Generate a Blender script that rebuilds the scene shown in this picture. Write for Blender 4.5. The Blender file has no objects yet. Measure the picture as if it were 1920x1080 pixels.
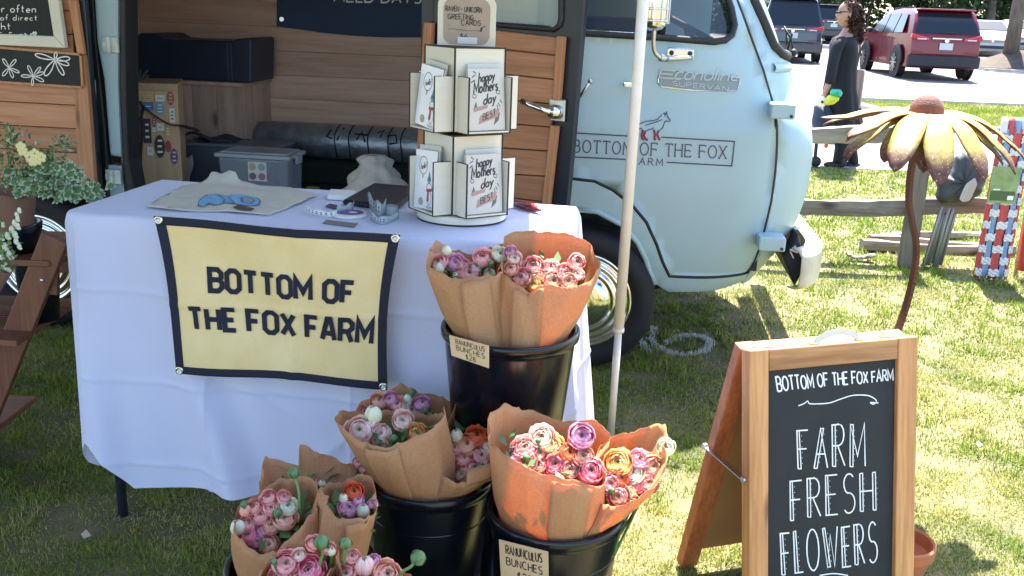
import bpy, math, random
import numpy as np
from mathutils import Vector, Matrix
from mathutils.geometry import delaunay_2d_cdt
random.seed(7); rng = np.random.default_rng(7)
scene = bpy.context.scene
R = math.radians

# ------------------------------------------------------------------ camera
FPX, PITCH, ROLL, CAMH = 1800.0, R(16.1), R(2.2), 1.42
r0 = Vector((1, 0, 0)); f0 = Vector((0, math.cos(PITCH), -math.sin(PITCH))); u0 = Vector((0, math.sin(PITCH), math.cos(PITCH)))
cr = math.cos(ROLL) * r0 + math.sin(ROLL) * u0
cu = -math.sin(ROLL) * r0 + math.cos(ROLL) * u0
CAM = Vector((0, 0, CAMH))
cam_d = bpy.data.cameras.new('camera'); cam = bpy.data.objects.new('camera', cam_d)
scene.collection.objects.link(cam); scene.camera = cam
m3 = Matrix((cr, cu, -f0)).transposed(); cam.matrix_world = Matrix.Translation(CAM) @ m3.to_4x4()
cam_d.sensor_width = 36.0; cam_d.lens = FPX / 1920 * 36; cam_d.clip_start = 0.05; cam_d.clip_end = 2000

# ------------------------------------------------------------------ sky, sun, exposure
SUN_EL, SUN_AZ = R(62), R(13)          # azimuth measured from +Y towards +X
world = bpy.data.worlds.new('World'); scene.world = world; world.use_nodes = True
wn = world.node_tree; bg = wn.nodes['Background']
sky = wn.nodes.new('ShaderNodeTexSky'); sky.sky_type = 'NISHITA'; sky.sun_disc = False
sky.sun_elevation = SUN_EL; sky.sun_rotation = SUN_AZ; sky.dust_density = 1.5; sky.air_density = 1.0
wn.links.new(sky.outputs[0], bg.inputs[0]); bg.inputs[1].default_value = 0.12
sun_d = bpy.data.lights.new('sun', 'SUN'); sun = bpy.data.objects.new('sun', sun_d); scene.collection.objects.link(sun)
sun_d.energy = 5.0; sun_d.angle = R(0.55); sun_d.color = (1.0, 0.93, 0.82)
sdir = Vector((math.sin(SUN_AZ) * math.cos(SUN_EL), math.cos(SUN_AZ) * math.cos(SUN_EL), math.sin(SUN_EL)))
sun.rotation_euler = sdir.to_track_quat('Z', 'Y').to_euler(); sun.location = (3, 8, 12)
vs = scene.view_settings; vs.view_transform = 'Standard'; vs.look = 'None'; vs.exposure = 2.35; vs.gamma = 1.0; vs.use_curve_mapping = False
scene.cycles.max_bounces = 8; scene.cycles.transparent_max_bounces = 16
scene.cycles.use_denoising = True
scene.cycles.sample_clamp_indirect = 6

# ------------------------------------------------------------------ pixel rays (measured in the 1920 x 1080 photograph)
def ray(x, y): return f0 + cr * ((x - 960) / FPX) - cu * ((y - 540) / FPX)
def gz(x, y, z=0.0):
    d = ray(x, y); return CAM + d * ((z - CAMH) / d.z)
def gy(x, y, Y):
    d = ray(x, y); return CAM + d * (Y / d.y)
def gplane(x, y, p, n):
    d = ray(x, y); return CAM + d * ((Vector(p) - CAM).dot(Vector(n)) / d.dot(Vector(n)))
class Frame:
    def __init__(s, origin, yaw, tilt=0.0):
        s.o = Vector(origin); s.yaw = yaw; s.tilt = tilt
        s.m = Matrix.Translation(s.o) @ Matrix.Rotation(yaw, 4, 'Z') @ Matrix.Rotation(tilt, 4, 'X'); s.i = s.m.inverted()
    def hit(s, x, y, ly=0.0):
        d = s.i.to_3x3() @ ray(x, y); c = s.i @ CAM
        return c + d * ((ly - c.y) / d.y)
    def hitz(s, x, y, lz=0.0):
        d = s.i.to_3x3() @ ray(x, y); c = s.i @ CAM
        return c + d * ((lz - c.z) / d.z)
    def loc(s, p): return s.i @ Vector(p)

# ------------------------------------------------------------------ objects
def link(name, me, mat=None, parent=None, label=None, smooth=False):
    o = bpy.data.objects.new(name, me); scene.collection.objects.link(o)
    if mat is not None:
        me.materials.clear()
        for m in (mat if isinstance(mat, (list, tuple)) else [mat]): me.materials.append(m)
    if parent is not None: o.parent = parent
    if label: o['label'] = label
    if smooth: me.polygons.foreach_set('use_smooth', np.ones(len(me.polygons), bool))
    return o
def thing(name, label, cat, frame=None, loc=(0, 0, 0), rotz=0.0, group=None):
    o = bpy.data.objects.new(name, None); scene.collection.objects.link(o); o.empty_display_size = 0.1
    if frame is not None: o.matrix_world = frame.m
    else: o.matrix_world = Matrix.Translation(Vector(loc)) @ Matrix.Rotation(rotz, 4, 'Z')
    o['label'] = label; o['category'] = cat
    if group: o['group'] = group
    return o
def tag(o, label, cat, group=None):
    o['label'] = label; o['category'] = cat
    if group: o['group'] = group
    return o
def struct(name, me, mat):
    o = link(name, me, mat); o['kind'] = 'structure'; return o
def mods(o, bevel=0.0, seg=2, solid=0.0, sub=0, off=0.0):
    if solid: m = o.modifiers.new('Solidify', 'SOLIDIFY'); m.thickness = solid; m.offset = off
    if bevel: m = o.modifiers.new('Bevel', 'BEVEL'); m.width = bevel; m.segments = seg; m.limit_method = 'ANGLE'; m.angle_limit = R(40)
    if sub: m = o.modifiers.new('Subsurf', 'SUBSURF'); m.levels = sub; m.render_levels = sub
    return o

class MB:
    """collects shapes for one mesh"""
    def __init__(s): s.v = []; s.f = []; s.mi = []; s.cur = 0
    def add(s, vs_, fs_):
        n = len(s.v); s.v.extend([tuple(p) for p in vs_]); s.f.extend([tuple(i + n for i in f) for f in fs_]); s.mi.extend([s.cur] * len(fs_)); return s
    def box(s, c, d, rz=0.0, m=None):
        c = Vector(c); M_ = Matrix.Rotation(rz, 3, 'Z') if m is None else m
        vs_ = [c + M_ @ Vector((x * d[0] / 2, y * d[1] / 2, z * d[2] / 2)) for x in (-1, 1) for y in (-1, 1) for z in (-1, 1)]
        return s.add(vs_, [(0, 1, 3, 2), (4, 6, 7, 5), (0, 4, 5, 1), (2, 3, 7, 6), (0, 2, 6, 4), (1, 5, 7, 3)])
    def bx(s, x0, x1, y0, y1, z0, z1): return s.box(((x0 + x1) / 2, (y0 + y1) / 2, (z0 + z1) / 2), (abs(x1 - x0), abs(y1 - y0), abs(z1 - z0)))
    def bar(s, a, b, w, h, up=(0, 0, 1)):
        a = Vector(a); b = Vector(b); d = (b - a); L = d.length; z = d.normalized(); u = Vector(up)
        if abs(z.dot(u)) > .98: u = Vector((0, 1, 0))
        x = z.cross(u).normalized(); y = x.cross(z)
        return s.box((a + b) / 2, (w, h, L), m=Matrix((x, y, z)).transposed())
    def tube(s, pts, r, n=10, cap=True, closed=False):
        pts = [Vector(p) for p in pts]; rs = r if isinstance(r, (list, tuple)) else [r] * len(pts)
        N = len(pts); prev = None; vs_ = []
        for i, p in enumerate(pts):
            if closed: t = (pts[(i + 1) % N] - pts[i - 1]).normalized()
            else: t = (pts[min(i + 1, N - 1)] - pts[max(i - 1, 0)]).normalized()
            if prev is None:
                a = Vector((0, 0, 1)) if abs(t.z) < .9 else Vector((1, 0, 0)); x = t.cross(a).normalized()
            else: x = (prev - t * prev.dot(t)).normalized()
            prev = x; y = t.cross(x)
            for k in range(n):
                a = 2 * math.pi * k / n; vs_.append(p + (x * math.cos(a) + y * math.sin(a)) * rs[i])
        fs_ = []
        for i in range(N if closed else N - 1):
            j = (i + 1) % N
            for k in range(n): fs_.append((i * n + k, i * n + (k + 1) % n, j * n + (k + 1) % n, j * n + k))
        if cap and not closed: fs_.append(tuple(range(n))[::-1]); fs_.append(tuple((N - 1) * n + k for k in range(n)))
        return s.add(vs_, fs_)
    def lathe(s, prof, c=(0, 0, 0), n=32, axis='z', m=None):
        """prof = [(r, h)...]"""
        c = Vector(c); vs_ = []
        for (r, h) in prof:
            for k in range(n):
                a = 2 * math.pi * k / n; q = (r * math.cos(a), r * math.sin(a), h)
                if axis == 'y': q = (q[0], q[2], q[1])
                if axis == 'x': q = (q[2], q[0], q[1])
                q = Vector(q)
                if m is not None: q = m @ q
                vs_.append(c + q)
        fs_ = []
        for i in range(len(prof) - 1):
            for k in range(n): fs_.append((i * n + k, i * n + (k + 1) % n, (i + 1) * n + (k + 1) % n, (i + 1) * n + k))
        return s.add(vs_, fs_)
    def grid(s, fn, nu, nv, wrap=False):
        vs_ = [fn(i / nu, j / nv) for j in range(nv + 1) for i in range(nu + (0 if wrap else 1))]
        w = nu if wrap else nu + 1; fs_ = []
        for j in range(nv):
            for i in range(nu):
                i2 = (i + 1) % w if wrap else i + 1
                fs_.append((j * w + i, j * w + i2, (j + 1) * w + i2, (j + 1) * w + i))
        return s.add(vs_, fs_)
    def poly(s, pts): return s.add(pts, [tuple(range(len(pts)))])
    def prism(s, pts, d):
        """polygon extruded by vector d"""
        d = Vector(d); n = len(pts); pts = [Vector(p) for p in pts]
        return s.add(pts + [p + d for p in pts], [tuple(range(n))[::-1], tuple(range(n, 2 * n))] + [(i, (i + 1) % n, n + (i + 1) % n, n + i) for i in range(n)])
    def ball(s, c, r, n=12, m=8):
        c = Vector(c); r = Vector(r) if isinstance(r, (tuple, list, Vector)) else Vector((r, r, r))
        return s.grid(lambda u, v: c + Vector((r.x * math.sin(math.pi * v) * math.cos(2 * math.pi * u), r.y * math.sin(math.pi * v) * math.sin(2 * math.pi * u), -r.z * math.cos(math.pi * v))), n, m, wrap=True)
    def mesh(s, name='mesh'):
        me = bpy.data.meshes.new(name); me.from_pydata(s.v, [], s.f)
        if any(s.mi): me.polygons.foreach_set('material_index', s.mi)
        me.update(); return me
    def build(s, name, mat, parent=None, label=None, smooth=False, bevel=0.0, solid=0.0, seg=2, sub=0, off=0.0, auto=None):
        o = link(name, s.mesh(name), mat, parent, label, smooth)
        mods(o, bevel, seg, solid, sub, off)
        if auto is not None: shade_auto(o.data, auto)
        return o
def shade_auto(me, ang=35):
    me.polygons.foreach_set('use_smooth', np.ones(len(me.polygons), bool))
    me.set_sharp_from_angle(angle=R(ang))

def sample_path(pts, step):
    out = []
    for a, b in zip(pts[:-1], pts[1:]):
        n = max(1, int(math.dist(a, b) / step))
        for i in range(n): out.append(tuple(a[k] + (b[k] - a[k]) * i / n for k in range(len(a))))
    out.append(tuple(pts[-1])); return out
def catmull(pts, n=6, closed=False):
    P_ = [Vector(p) for p in pts]; N = len(P_); out = []
    rngi = range(N) if closed else range(N - 1)
    for i in rngi:
        if closed: a, b, c, d = P_[i - 1], P_[i], P_[(i + 1) % N], P_[(i + 2) % N]
        else: a, b, c, d = P_[max(i - 1, 0)], P_[i], P_[i + 1], P_[min(i + 2, N - 1)]
        for k in range(n):
            t = k / n
            out.append(0.5 * ((2 * b) + (c - a) * t + (2 * a - 5 * b + 4 * c - d) * t * t + (3 * b - 3 * c + d - a) * t ** 3))
    if not closed: out.append(P_[-1])
    return out
def inside(poly, x, y):
    c = False; n = len(poly); j = n - 1
    for i in range(n):
        xi, yi = poly[i]; xj, yj = poly[j]
        if (yi > y) != (yj > y) and x < (xj - xi) * (y - yi) / (yj - yi) + xi: c = not c
        j = i
    return c
def patch(outline, holes, fn, step=0.05, name='panel'):
    """triangulates a 2D outline with holes and maps it by fn(a,b)->3D"""
    loops = [outline] + list(holes); V = []; E_ = []; dens = []
    for lp in loops:
        lp = sample_path(list(lp) + [lp[0]], step)[:-1]; n0 = len(V); dens.append(lp)
        V += [Vector(p[:2]) for p in lp]; E_ += [(n0 + i, n0 + (i + 1) % len(lp)) for i in range(len(lp))]
    xs = [p[0] for p in outline]; ys = [p[1] for p in outline]
    X = np.arange(min(xs) + step / 2, max(xs), step); Y = np.arange(min(ys) + step / 2, max(ys), step)
    bd = np.array([(p.x, p.y) for p in V])
    def ok(x, y): return inside(dens[0], x, y) and not any(inside(h, x, y) for h in dens[1:])
    for x in X:
        for y in Y:
            if ok(x, y) and ((bd[:, 0] - x) ** 2 + (bd[:, 1] - y) ** 2).min() > (step * .35) ** 2: V.append(Vector((x, y)))
    vo, eo, fo, *_ = delaunay_2d_cdt(V, E_, [], 0, 1e-6)
    fs_ = []
    for f in fo:
        c = sum((vo[i] for i in f), Vector((0, 0))) / len(f)
        if ok(c.x, c.y): fs_.append(tuple(f))
    me = bpy.data.meshes.new(name); me.from_pydata([tuple(fn(v.x, v.y)) for v in vo], [], fs_); me.update()
    return me

# ------------------------------------------------------------------ materials
_mc = {}
def M(name, col, rough=0.5, metal=0.0, var=0.0, vs_=8.0, bump=0.0, bs=60.0, coat=0.0, trans=0.0, sheen=0.0, spec=0.5, alpha=1.0, stretch=None, col2=None, detail=5.0, sss=0.0):
    if name in _mc: return _mc[name]
    m = bpy.data.materials.new(name); m.use_nodes = True; nt = m.node_tree; b = nt.nodes['Principled BSDF']
    b.inputs['Base Color'].default_value = (*col, 1); b.inputs['Roughness'].default_value = rough; b.inputs['Metallic'].default_value = metal
    b.inputs['Coat Weight'].default_value = coat; b.inputs['Transmission Weight'].default_value = trans; b.inputs['Sheen Weight'].default_value = sheen
    b.inputs['Specular IOR Level'].default_value = spec; b.inputs['Alpha'].default_value = alpha
    tc = nt.nodes.new('ShaderNodeTexCoord'); mp = nt.nodes.new('ShaderNodeMapping'); nt.links.new(tc.outputs['Object'], mp.inputs[0])
    if stretch: mp.inputs['Scale'].default_value = stretch
    if var or col2:
        n = nt.nodes.new('ShaderNodeTexNoise'); n.inputs['Scale'].default_value = vs_; n.inputs['Detail'].default_value = detail; nt.links.new(mp.outputs[0], n.inputs[0])
        mx = nt.nodes.new('ShaderNodeMix'); mx.data_type = 'RGBA'
        rp = nt.nodes.new('ShaderNodeMapRange'); rp.inputs[1].default_value = .3; rp.inputs[2].default_value = .7; nt.links.new(n.outputs[0], rp.inputs[0]); nt.links.new(rp.outputs[0], mx.inputs[0])
        c2 = col2 if col2 else tuple(min(1, c * (1 + var)) for c in col); c1 = col if col2 else tuple(c * (1 - var) for c in col)
        mx.inputs[6].default_value = (*c1, 1); mx.inputs[7].default_value = (*c2, 1); nt.links.new(mx.outputs[2], b.inputs['Base Color'])
        rr = nt.nodes.new('ShaderNodeMapRange'); rr.inputs[3].default_value = rough * .85; rr.inputs[4].default_value = min(1, rough * 1.15)
        nt.links.new(n.outputs[0], rr.inputs[0]); nt.links.new(rr.outputs[0], b.inputs['Roughness'])
    if bump:
        n2 = nt.nodes.new('ShaderNodeTexNoise'); n2.inputs['Scale'].default_value = bs; n2.inputs['Detail'].default_value = 4; nt.links.new(mp.outputs[0], n2.inputs[0])
        bp = nt.nodes.new('ShaderNodeBump'); bp.inputs['Strength'].default_value = min(1, bump); bp.inputs['Distance'].default_value = .004 * max(1, bump); nt.links.new(n2.outputs[0], bp.inputs['Height']); nt.links.new(bp.outputs[0], b.inputs['Normal'])
    if sss: b.inputs['Subsurface Weight'].default_value = sss; b.inputs['Subsurface Radius'].default_value = (.01, .006, .004); b.inputs['Subsurface Scale'].default_value = 1
    _mc[name] = m; return m
def add_translucent(m, amt, col=None):
    nt = m.node_tree; b = nt.nodes['Principled BSDF']; out = nt.nodes['Material Output']
    t = nt.nodes.new('ShaderNodeBsdfTranslucent'); mx = nt.nodes.new('ShaderNodeMixShader'); mx.inputs[0].default_value = amt
    if col: t.inputs[0].default_value = (*col, 1)
    elif b.inputs['Base Color'].is_linked: nt.links.new(b.inputs['Base Color'].links[0].from_socket, t.inputs[0])
    else: t.inputs[0].default_value = b.inputs['Base Color'].default_value
    nt.links.new(b.outputs[0], mx.inputs[1]); nt.links.new(t.outputs[0], mx.inputs[2]); nt.links.new(mx.outputs[0], out.inputs[0]); return m
def wood(name, c1, c2, axis='x', rough=.55, scale=1.0, knots=True, coat=0.0, cell=True):
    """long grain along axis, with knots; each piece shifts its own grain"""
    if name in _mc: return _mc[name]
    m = bpy.data.materials.new(name); m.use_nodes = True; nt = m.node_tree; N = nt.nodes.new; L = nt.links.new; b = nt.nodes['Principled BSDF']
    tc = N('ShaderNodeTexCoord'); oi = N('ShaderNodeObjectInfo'); ad = N('ShaderNodeVectorMath'); ad.operation = 'MULTIPLY_ADD'
    cmb = N('ShaderNodeCombineXYZ')
    for i in range(3): L(oi.outputs['Random'], cmb.inputs[i])
    ad.inputs[1].default_value = (13, 7, 9)
    L(cmb.outputs[0], ad.inputs[0]); L(tc.outputs['Object'], ad.inputs[2])
    mp = N('ShaderNodeMapping'); s = [26 * scale] * 3; s['xyz'.index(axis)] = 1.6 * scale; mp.inputs['Scale'].default_value = s; L(ad.outputs[0], mp.inputs[0])
    n = N('ShaderNodeTexNoise'); n.inputs['Scale'].default_value = 1.0; n.inputs['Detail'].default_value = 6; n.inputs['Distortion'].default_value = .8; L(mp.outputs[0], n.inputs[0])
    n2 = N('ShaderNodeTexNoise'); n2.inputs['Scale'].default_value = 5; n2.inputs['Detail'].default_value = 5; L(mp.outputs[0], n2.inputs[0])
    mixv = N('ShaderNodeMath'); mixv.operation = 'MULTIPLY_ADD'; mixv.inputs[1].default_value = .55; L(n.outputs[0], mixv.inputs[0])
    m2 = N('ShaderNodeMath'); m2.operation = 'MULTIPLY'; m2.inputs[1].default_value = .45; L(n2.outputs[0], m2.inputs[0]); L(m2.outputs[0], mixv.inputs[2])
    rp = N('ShaderNodeValToRGB'); rp.color_ramp.elements[0].position = .36; rp.color_ramp.elements[0].color = (*c2, 1); rp.color_ramp.elements[1].position = .62; rp.color_ramp.elements[1].color = (*c1, 1); L(mixv.outputs[0], rp.inputs[0])
    hs = N('ShaderNodeHueSaturation'); mr = N('ShaderNodeMapRange'); mr.inputs[3].default_value = .82; mr.inputs[4].default_value = 1.15; L(oi.outputs['Random'], mr.inputs[0]); L(mr.outputs[0], hs.inputs['Value']); L(rp.outputs[0], hs.inputs['Color'])
    last = hs.outputs[0]
    if knots:
        mk = N('ShaderNodeMapping'); sk = [9.0 * scale] * 3; sk['xyz'.index(axis)] = 3.4 * scale; mk.inputs['Scale'].default_value = sk; L(ad.outputs[0], mk.inputs[0])
        v = N('ShaderNodeTexVoronoi'); v.inputs['Scale'].default_value = 1.0; v.inputs['Randomness'].default_value = 1.0; L(mk.outputs[0], v.inputs[0])
        kr = N('ShaderNodeMapRange'); kr.inputs[1].default_value = .06; kr.inputs[2].default_value = .17; kr.inputs[3].default_value = .85; kr.inputs[4].default_value = 0; L(v.outputs['Distance'], kr.inputs[0])
        mx = N('ShaderNodeMix'); mx.data_type = 'RGBA'; L(kr.outputs[0], mx.inputs[0]); L(last, mx.inputs[6]); mx.inputs[7].default_value = (c2[0] * .3, c2[1] * .25, c2[2] * .22, 1); last = mx.outputs[2]
    L(last, b.inputs['Base Color']); b.inputs['Roughness'].default_value = rough; b.inputs['Coat Weight'].default_value = coat
    bp = N('ShaderNodeBump'); bp.inputs['Strength'].default_value = .35; bp.inputs['Distance'].default_value = .001; L(n2.outputs[0], bp.inputs['Height']); L(bp.outputs[0], b.inputs['Normal'])
    _mc[name] = m; return m
def glass(name, col, rough=.03, alpha=.25, spec=.8):
    m = M(name, col, rough=rough, spec=spec, alpha=alpha); return m

van_paint = M('pale_blue_paint', (.345, .48, .53), rough=.42, coat=.12, spec=.35, var=.05, vs_=3, bump=.03, bs=5)
rubber = M('black_rubber', (.012, .013, .016), rough=.55, var=.3, vs_=20)
tyre_m = M('tyre_rubber', (.007, .008, .012), rough=.75, var=.3, vs_=12, bump=.15, bs=40)
chrome = M('chrome', (.75, .77, .80), rough=.10, metal=1.0, var=.08, vs_=6)
brushed = M('brushed_steel', (.55, .56, .58), rough=.32, metal=1.0, var=.12, vs_=20)
black_pl = M('black_plastic', (.004, .006, .012), rough=.22, var=.4, vs_=5, bump=.05, bs=9)
black_matte = M('dull_black', (.010, .013, .02), rough=.6, var=.3, vs_=6)
navy_frame = M('dark_navy_enamel', (.008, .012, .024), rough=.35, var=.25, vs_=4)
chalk = M('white_chalk_paint', (.82, .82, .80), rough=.9, var=.12, vs_=50)
slate = M('chalkboard', (.011, .014, .016), rough=.8, col2=(.026, .030, .033), vs_=5, detail=9, bump=.04, bs=50)
cedar = wood('cedar_plank', (.47, .225, .115), (.33, .135, .062), 'x', scale=.8)
cedar_v = wood('cedar_trim', (.56, .27, .13), (.40, .165, .07), 'z', scale=.8)
pine_in = wood('pine_wall_plank', (.64, .42, .32), (.47, .29, .21), 'x', scale=.55)
pine_v = wood('pine_cabinet', (.52, .38, .31), (.38, .26, .20), 'z', scale=.8)
kraft = M('kraft_paper', (.50, .285, .135), rough=.75, var=.05, vs_=5)
ktag = M('kraft_card', (.62, .44, .25), rough=.85, var=.06, vs_=30)
ink = M('black_marker_ink', (.012, .011, .014), rough=.6)
white_cloth = M('white_polyester', (.66, .69, .90), rough=.75, sheen=.2, bump=.25, bs=260)  # blue cast of the shade is put into the white base colour
# ------------------------------------------------------------------ stroke lettering
def arc(cx, cy, rx, ry, a0, a1, n=10): return [(cx + rx * math.cos(R(a0 + (a1 - a0) * i / n)), cy + ry * math.sin(R(a0 + (a1 - a0) * i / n))) for i in range(n + 1)]
G = {
 'A': (.7, [[(0, 0), (.35, 1), (.7, 0)], [(.13, .36), (.57, .36)]]),
 'B': (.62, [[(0, 0), (0, 1), (.36, 1)] + arc(.36, .76, .2, .24, 90, -90, 6) + [(0, .52)], [(.36, .52)] + arc(.38, .26, .24, .26, 90, -90, 6) + [(0, 0)]]),
 'C': (.66, [arc(.36, .5, .36, .5, 50, 310, 14)]),
 'D': (.66, [[(0, 0), (0, 1), (.3, 1)] + arc(.3, .5, .36, .5, 90, -90, 10) + [(0, 0)]]),
 'E': (.55, [[(.55, 1), (0, 1), (0, 0), (.55, 0)], [(0, .52), (.46, .52)]]),
 'F': (.55, [[(.55, 1), (0, 1), (0, 0)], [(0, .52), (.46, .52)]]),
 'G': (.7, [arc(.36, .5, .36, .5, 50, 350, 14) + [(.40, .42)]]),
 'H': (.64, [[(0, 0), (0, 1)], [(.64, 0), (.64, 1)], [(0, .52), (.64, .52)]]),
 'I': (.06, [[(.03, 0), (.03, 1)]]),
 'K': (.6, [[(0, 0), (0, 1)], [(.58, 1), (0, .42)], [(.16, .56), (.6, 0)]]),
 'L': (.5, [[(0, 1), (0, 0), (.5, 0)]]),
 'M': (.8, [[(0, 0), (.04, 1), (.4, .25), (.76, 1), (.8, 0)]]),
 'N': (.66, [[(0, 0), (0, 1), (.66, 0), (.66, 1)]]),
 'O': (.74, [arc(.37, .5, .37, .5, 90, 450, 18)]),
 'P': (.58, [[(0, 0), (0, 1), (.32, 1)] + arc(.32, .74, .24, .26, 90, -90, 6) + [(0, .48)]]),
 'R': (.62, [[(0, 0), (0, 1), (.34, 1)] + arc(.34, .75, .24, .25, 90, -90, 6) + [(0, .5)], [(.26, .5), (.62, 0)]]),
 'S': (.56, [arc(.29, .75, .25, .25, 40, 250, 8) + arc(.28, .26, .28, .26, 80, -140, 9)]),
 'T': (.62, [[(0, 1), (.62, 1)], [(.31, 1), (.31, 0)]]),
 'U': (.64, [[(0, 1), (0, .32)] + arc(.32, .32, .32, .32, 180, 360, 8) + [(.64, 1)]]),
 'V': (.66, [[(0, 1), (.33, 0), (.66, 1)]]),
 'W': (.95, [[(0, 1), (.24, 0), (.475, .8), (.71, 0), (.95, 1)]]),
 'X': (.62, [[(0, 0), (.62, 1)], [(0, 1), (.62, 0)]]),
 'Y': (.62, [[(0, 1), (.31, .48), (.62, 1)], [(.31, .48), (.31, 0)]]),
 '2': (.5, [arc(.25, .75, .25, .25, 170, -20, 8) + [(0, 0), (.52, 0)]]),
 '6': (.5, [[(.42, 1), (.1, .55)] + arc(.26, .27, .26, .27, 150, -210, 12)]),
 '8': (.5, [arc(.25, .75, .2, .25, 90, 450, 10), arc(.25, .26, .26, .26, 90, 450, 10)]),
 '$': (.5, [arc(.25, .70, .21, .2, 40, 260, 8) + arc(.24, .3, .24, .2, 80, -140, 8), [(.25, 1.1), (.25, -.1)]]),
 '+': (.4, [[(.0, .5), (.3, .5)], [(.15, .35), (.15, .65)]]),
 '!': (.1, [[(.05, 1), (.05, .3)], [(.05, .08), (.05, .0)]]),
 '.': (.1, [[(.05, .0), (.05, .07)]]),
 'a': (.48, [arc(.22, .25, .22, .25, 60, 400, 10), [(.44, .5), (.44, .05), (.5, 0)]]),
 'c': (.42, [arc(.22, .25, .22, .25, 50, 310, 8)]),
 'd': (.48, [arc(.22, .25, .22, .25, 60, 400, 10), [(.44, 1), (.44, 0)]]),
 'e': (.44, [[(.02, .26), (.42, .28)] + arc(.22, .25, .21, .25, 10, 310, 9)]),
 'f': (.32, [arc(.25, .8, .13, .2, 50, 180, 5) + [(.12, 0)], [(0, .5), (.28, .5)]]),
 'g': (.48, [arc(.22, .25, .22, .25, 60, 400, 10), [(.44, .5), (.44, -.2)] + arc(.24, -.2, .2, .2, 0, -150, 6)]),
 'h': (.44, [[(0, 1), (0, 0)], [(0, .3)] + arc(.2, .3, .2, .2, 180, 0, 6) + [(.4, 0)]]),
 'i': (.08, [[(.04, .5), (.04, 0)], [(.04, .72), (.04, .66)]]),
 'l': (.08, [[(.04, 1), (.04, 0)]]),
 'm': (.7, [[(0, .5), (0, 0)], [(0, .3)] + arc(.16, .34, .16, .16, 180, 0, 5) + [(.32, 0)], [(.32, .3)] + arc(.48, .34, .16, .16, 180, 0, 5) + [(.64, 0)]]),
 'n': (.44, [[(0, .5), (0, 0)], [(0, .3)] + arc(.2, .3, .2, .2, 180, 0, 6) + [(.4, 0)]]),
 'o': (.46, [arc(.23, .25, .23, .25, 90, 450, 12)]),
 'p': (.46, [[(0, .5), (0, -.42)], arc(.23, .25, .22, .25, 180, -180, 10)]),
 'r': (.3, [[(0, .5), (0, 0)], [(0, .3)] + arc(.17, .3, .17, .2, 180, 50, 5)]),
 's': (.36, [arc(.19, .38, .15, .12, 40, 250, 6) + arc(.18, .13, .17, .13, 80, -140, 6)]),
 't': (.32, [[(.12, .85), (.12, .1), (.24, 0)], [(0, .55), (.3, .55)]]),
 'u': (.44, [[(0, .5), (0, .2)] + arc(.2, .2, .2, .2, 180, 360, 5) + [(.4, .5), (.42, 0)]]),
 'v': (.4, [[(0, .5), (.2, 0), (.4, .5)]]),
 'w': (.6, [[(0, .5), (.15, 0), (.3, .4), (.45, 0), (.6, .5)]]),
 'x': (.4, [[(0, 0), (.4, .5)], [(0, .5), (.4, 0)]]),
 'y': (.44, [[(0, .5), (.22, .05)], [(.42, .5), (.1, -.4)]]),
 "'": (.08, [[(.05, 1), (.02, .8)]]), '-': (.3, [[(0, .45), (.3, .45)]]),
}
# athletic block forms for the banner
GB = dict(G)
ch = .17
GB['O'] = (.56, [[(ch, 0), (.56 - ch, 0), (.56, ch), (.56, 1 - ch), (.56 - ch, 1), (ch, 1), (0, 1 - ch), (0, ch), (ch, 0)]])
GB['B'] = (.54, [[(0, 0), (0, 1), (.54 - ch, 1), (.52, 1 - ch), (.52, .52 + ch * .7), (.42, .52), (.54, .52 - ch * .8), (.54, ch), (.54 - ch, 0), (0, 0)], [(0, .52), (.42, .52)]])
GB['R'] = (.54, [[(0, 0), (0, 1), (.54 - ch, 1), (.54, 1 - ch), (.54, .46 + ch), (.54 - ch, .46), (0, .46)], [(.34, .46), (.54, 0)]])
GB['M'] = (.66, [[(0, 0), (0, 1), (.33, .35), (.66, 1), (.66, 0)]])
GB['A'] = (.58, [[(0, 0), (.22, 1), (.36, 1), (.58, 0)], [(.1, .3), (.48, .3)]])
GB['X'] = (.56, [[(0, 0), (.56, 1)], [(0, 1), (.56, 0)]])
GB['T'] = (.56, [[(0, 1), (.56, 1)], [(.28, 1), (.28, 0)]])
GB['H'] = (.54, [[(0, 0), (0, 1)], [(.54, 0), (.54, 1)], [(0, .5), (.54, .5)]])
GB['E'] = (.48, [[(.48, 1), (0, 1), (0, 0), (.48, 0)], [(0, .5), (.4, .5)]])
GB['F'] = (.48, [[(.48, 1), (0, 1), (0, 0)], [(0, .5), (.4, .5)]])

def text_lines(txt, font=G, gap=.2, space=.45, jit=0.0, serif=0.0, slant=0.0, seed=1, tall=None):
    """-> polylines in units of cap height, and total width"""
    rr = random.Random(seed); x = 0; out = []
    for c in txt:
        if c == ' ': x += space; continue
        w, pls = font[c]; dy = rr.uniform(-jit, jit); sc = 1 + rr.uniform(-jit, jit); rot = rr.uniform(-jit, jit)
        for pl in pls:
            q = [(x + px * sc + (py + 0) * (slant + rot * .5), py * sc + dy) for px, py in pl]
            if jit: q = [(a + rr.uniform(-jit, jit) * .15, b + rr.uniform(-jit, jit) * .15) for a, b in q]
            out.append(q)
        if serif:
            s_ = serif
            for pl in pls:
                for e, e2 in ((pl[0], pl[1]), (pl[-1], pl[-2])):
                    if (abs(e[1]) < .01 or abs(e[1] - 1) < .01) and abs(e2[1] - e[1]) > .3: out.append([(x + e[0] - s_, e[1]), (x + e[0] + s_, e[1])])
                    if c in 'TFE' and abs(e2[1] - e[1]) < .01: out.append([(x + e[0], e[1]), (x + e[0], e[1] + (-s_ * 1.4 if e[1] > .5 else s_ * 1.4))])
        x += w * sc + gap
    return out, x - gap
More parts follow.
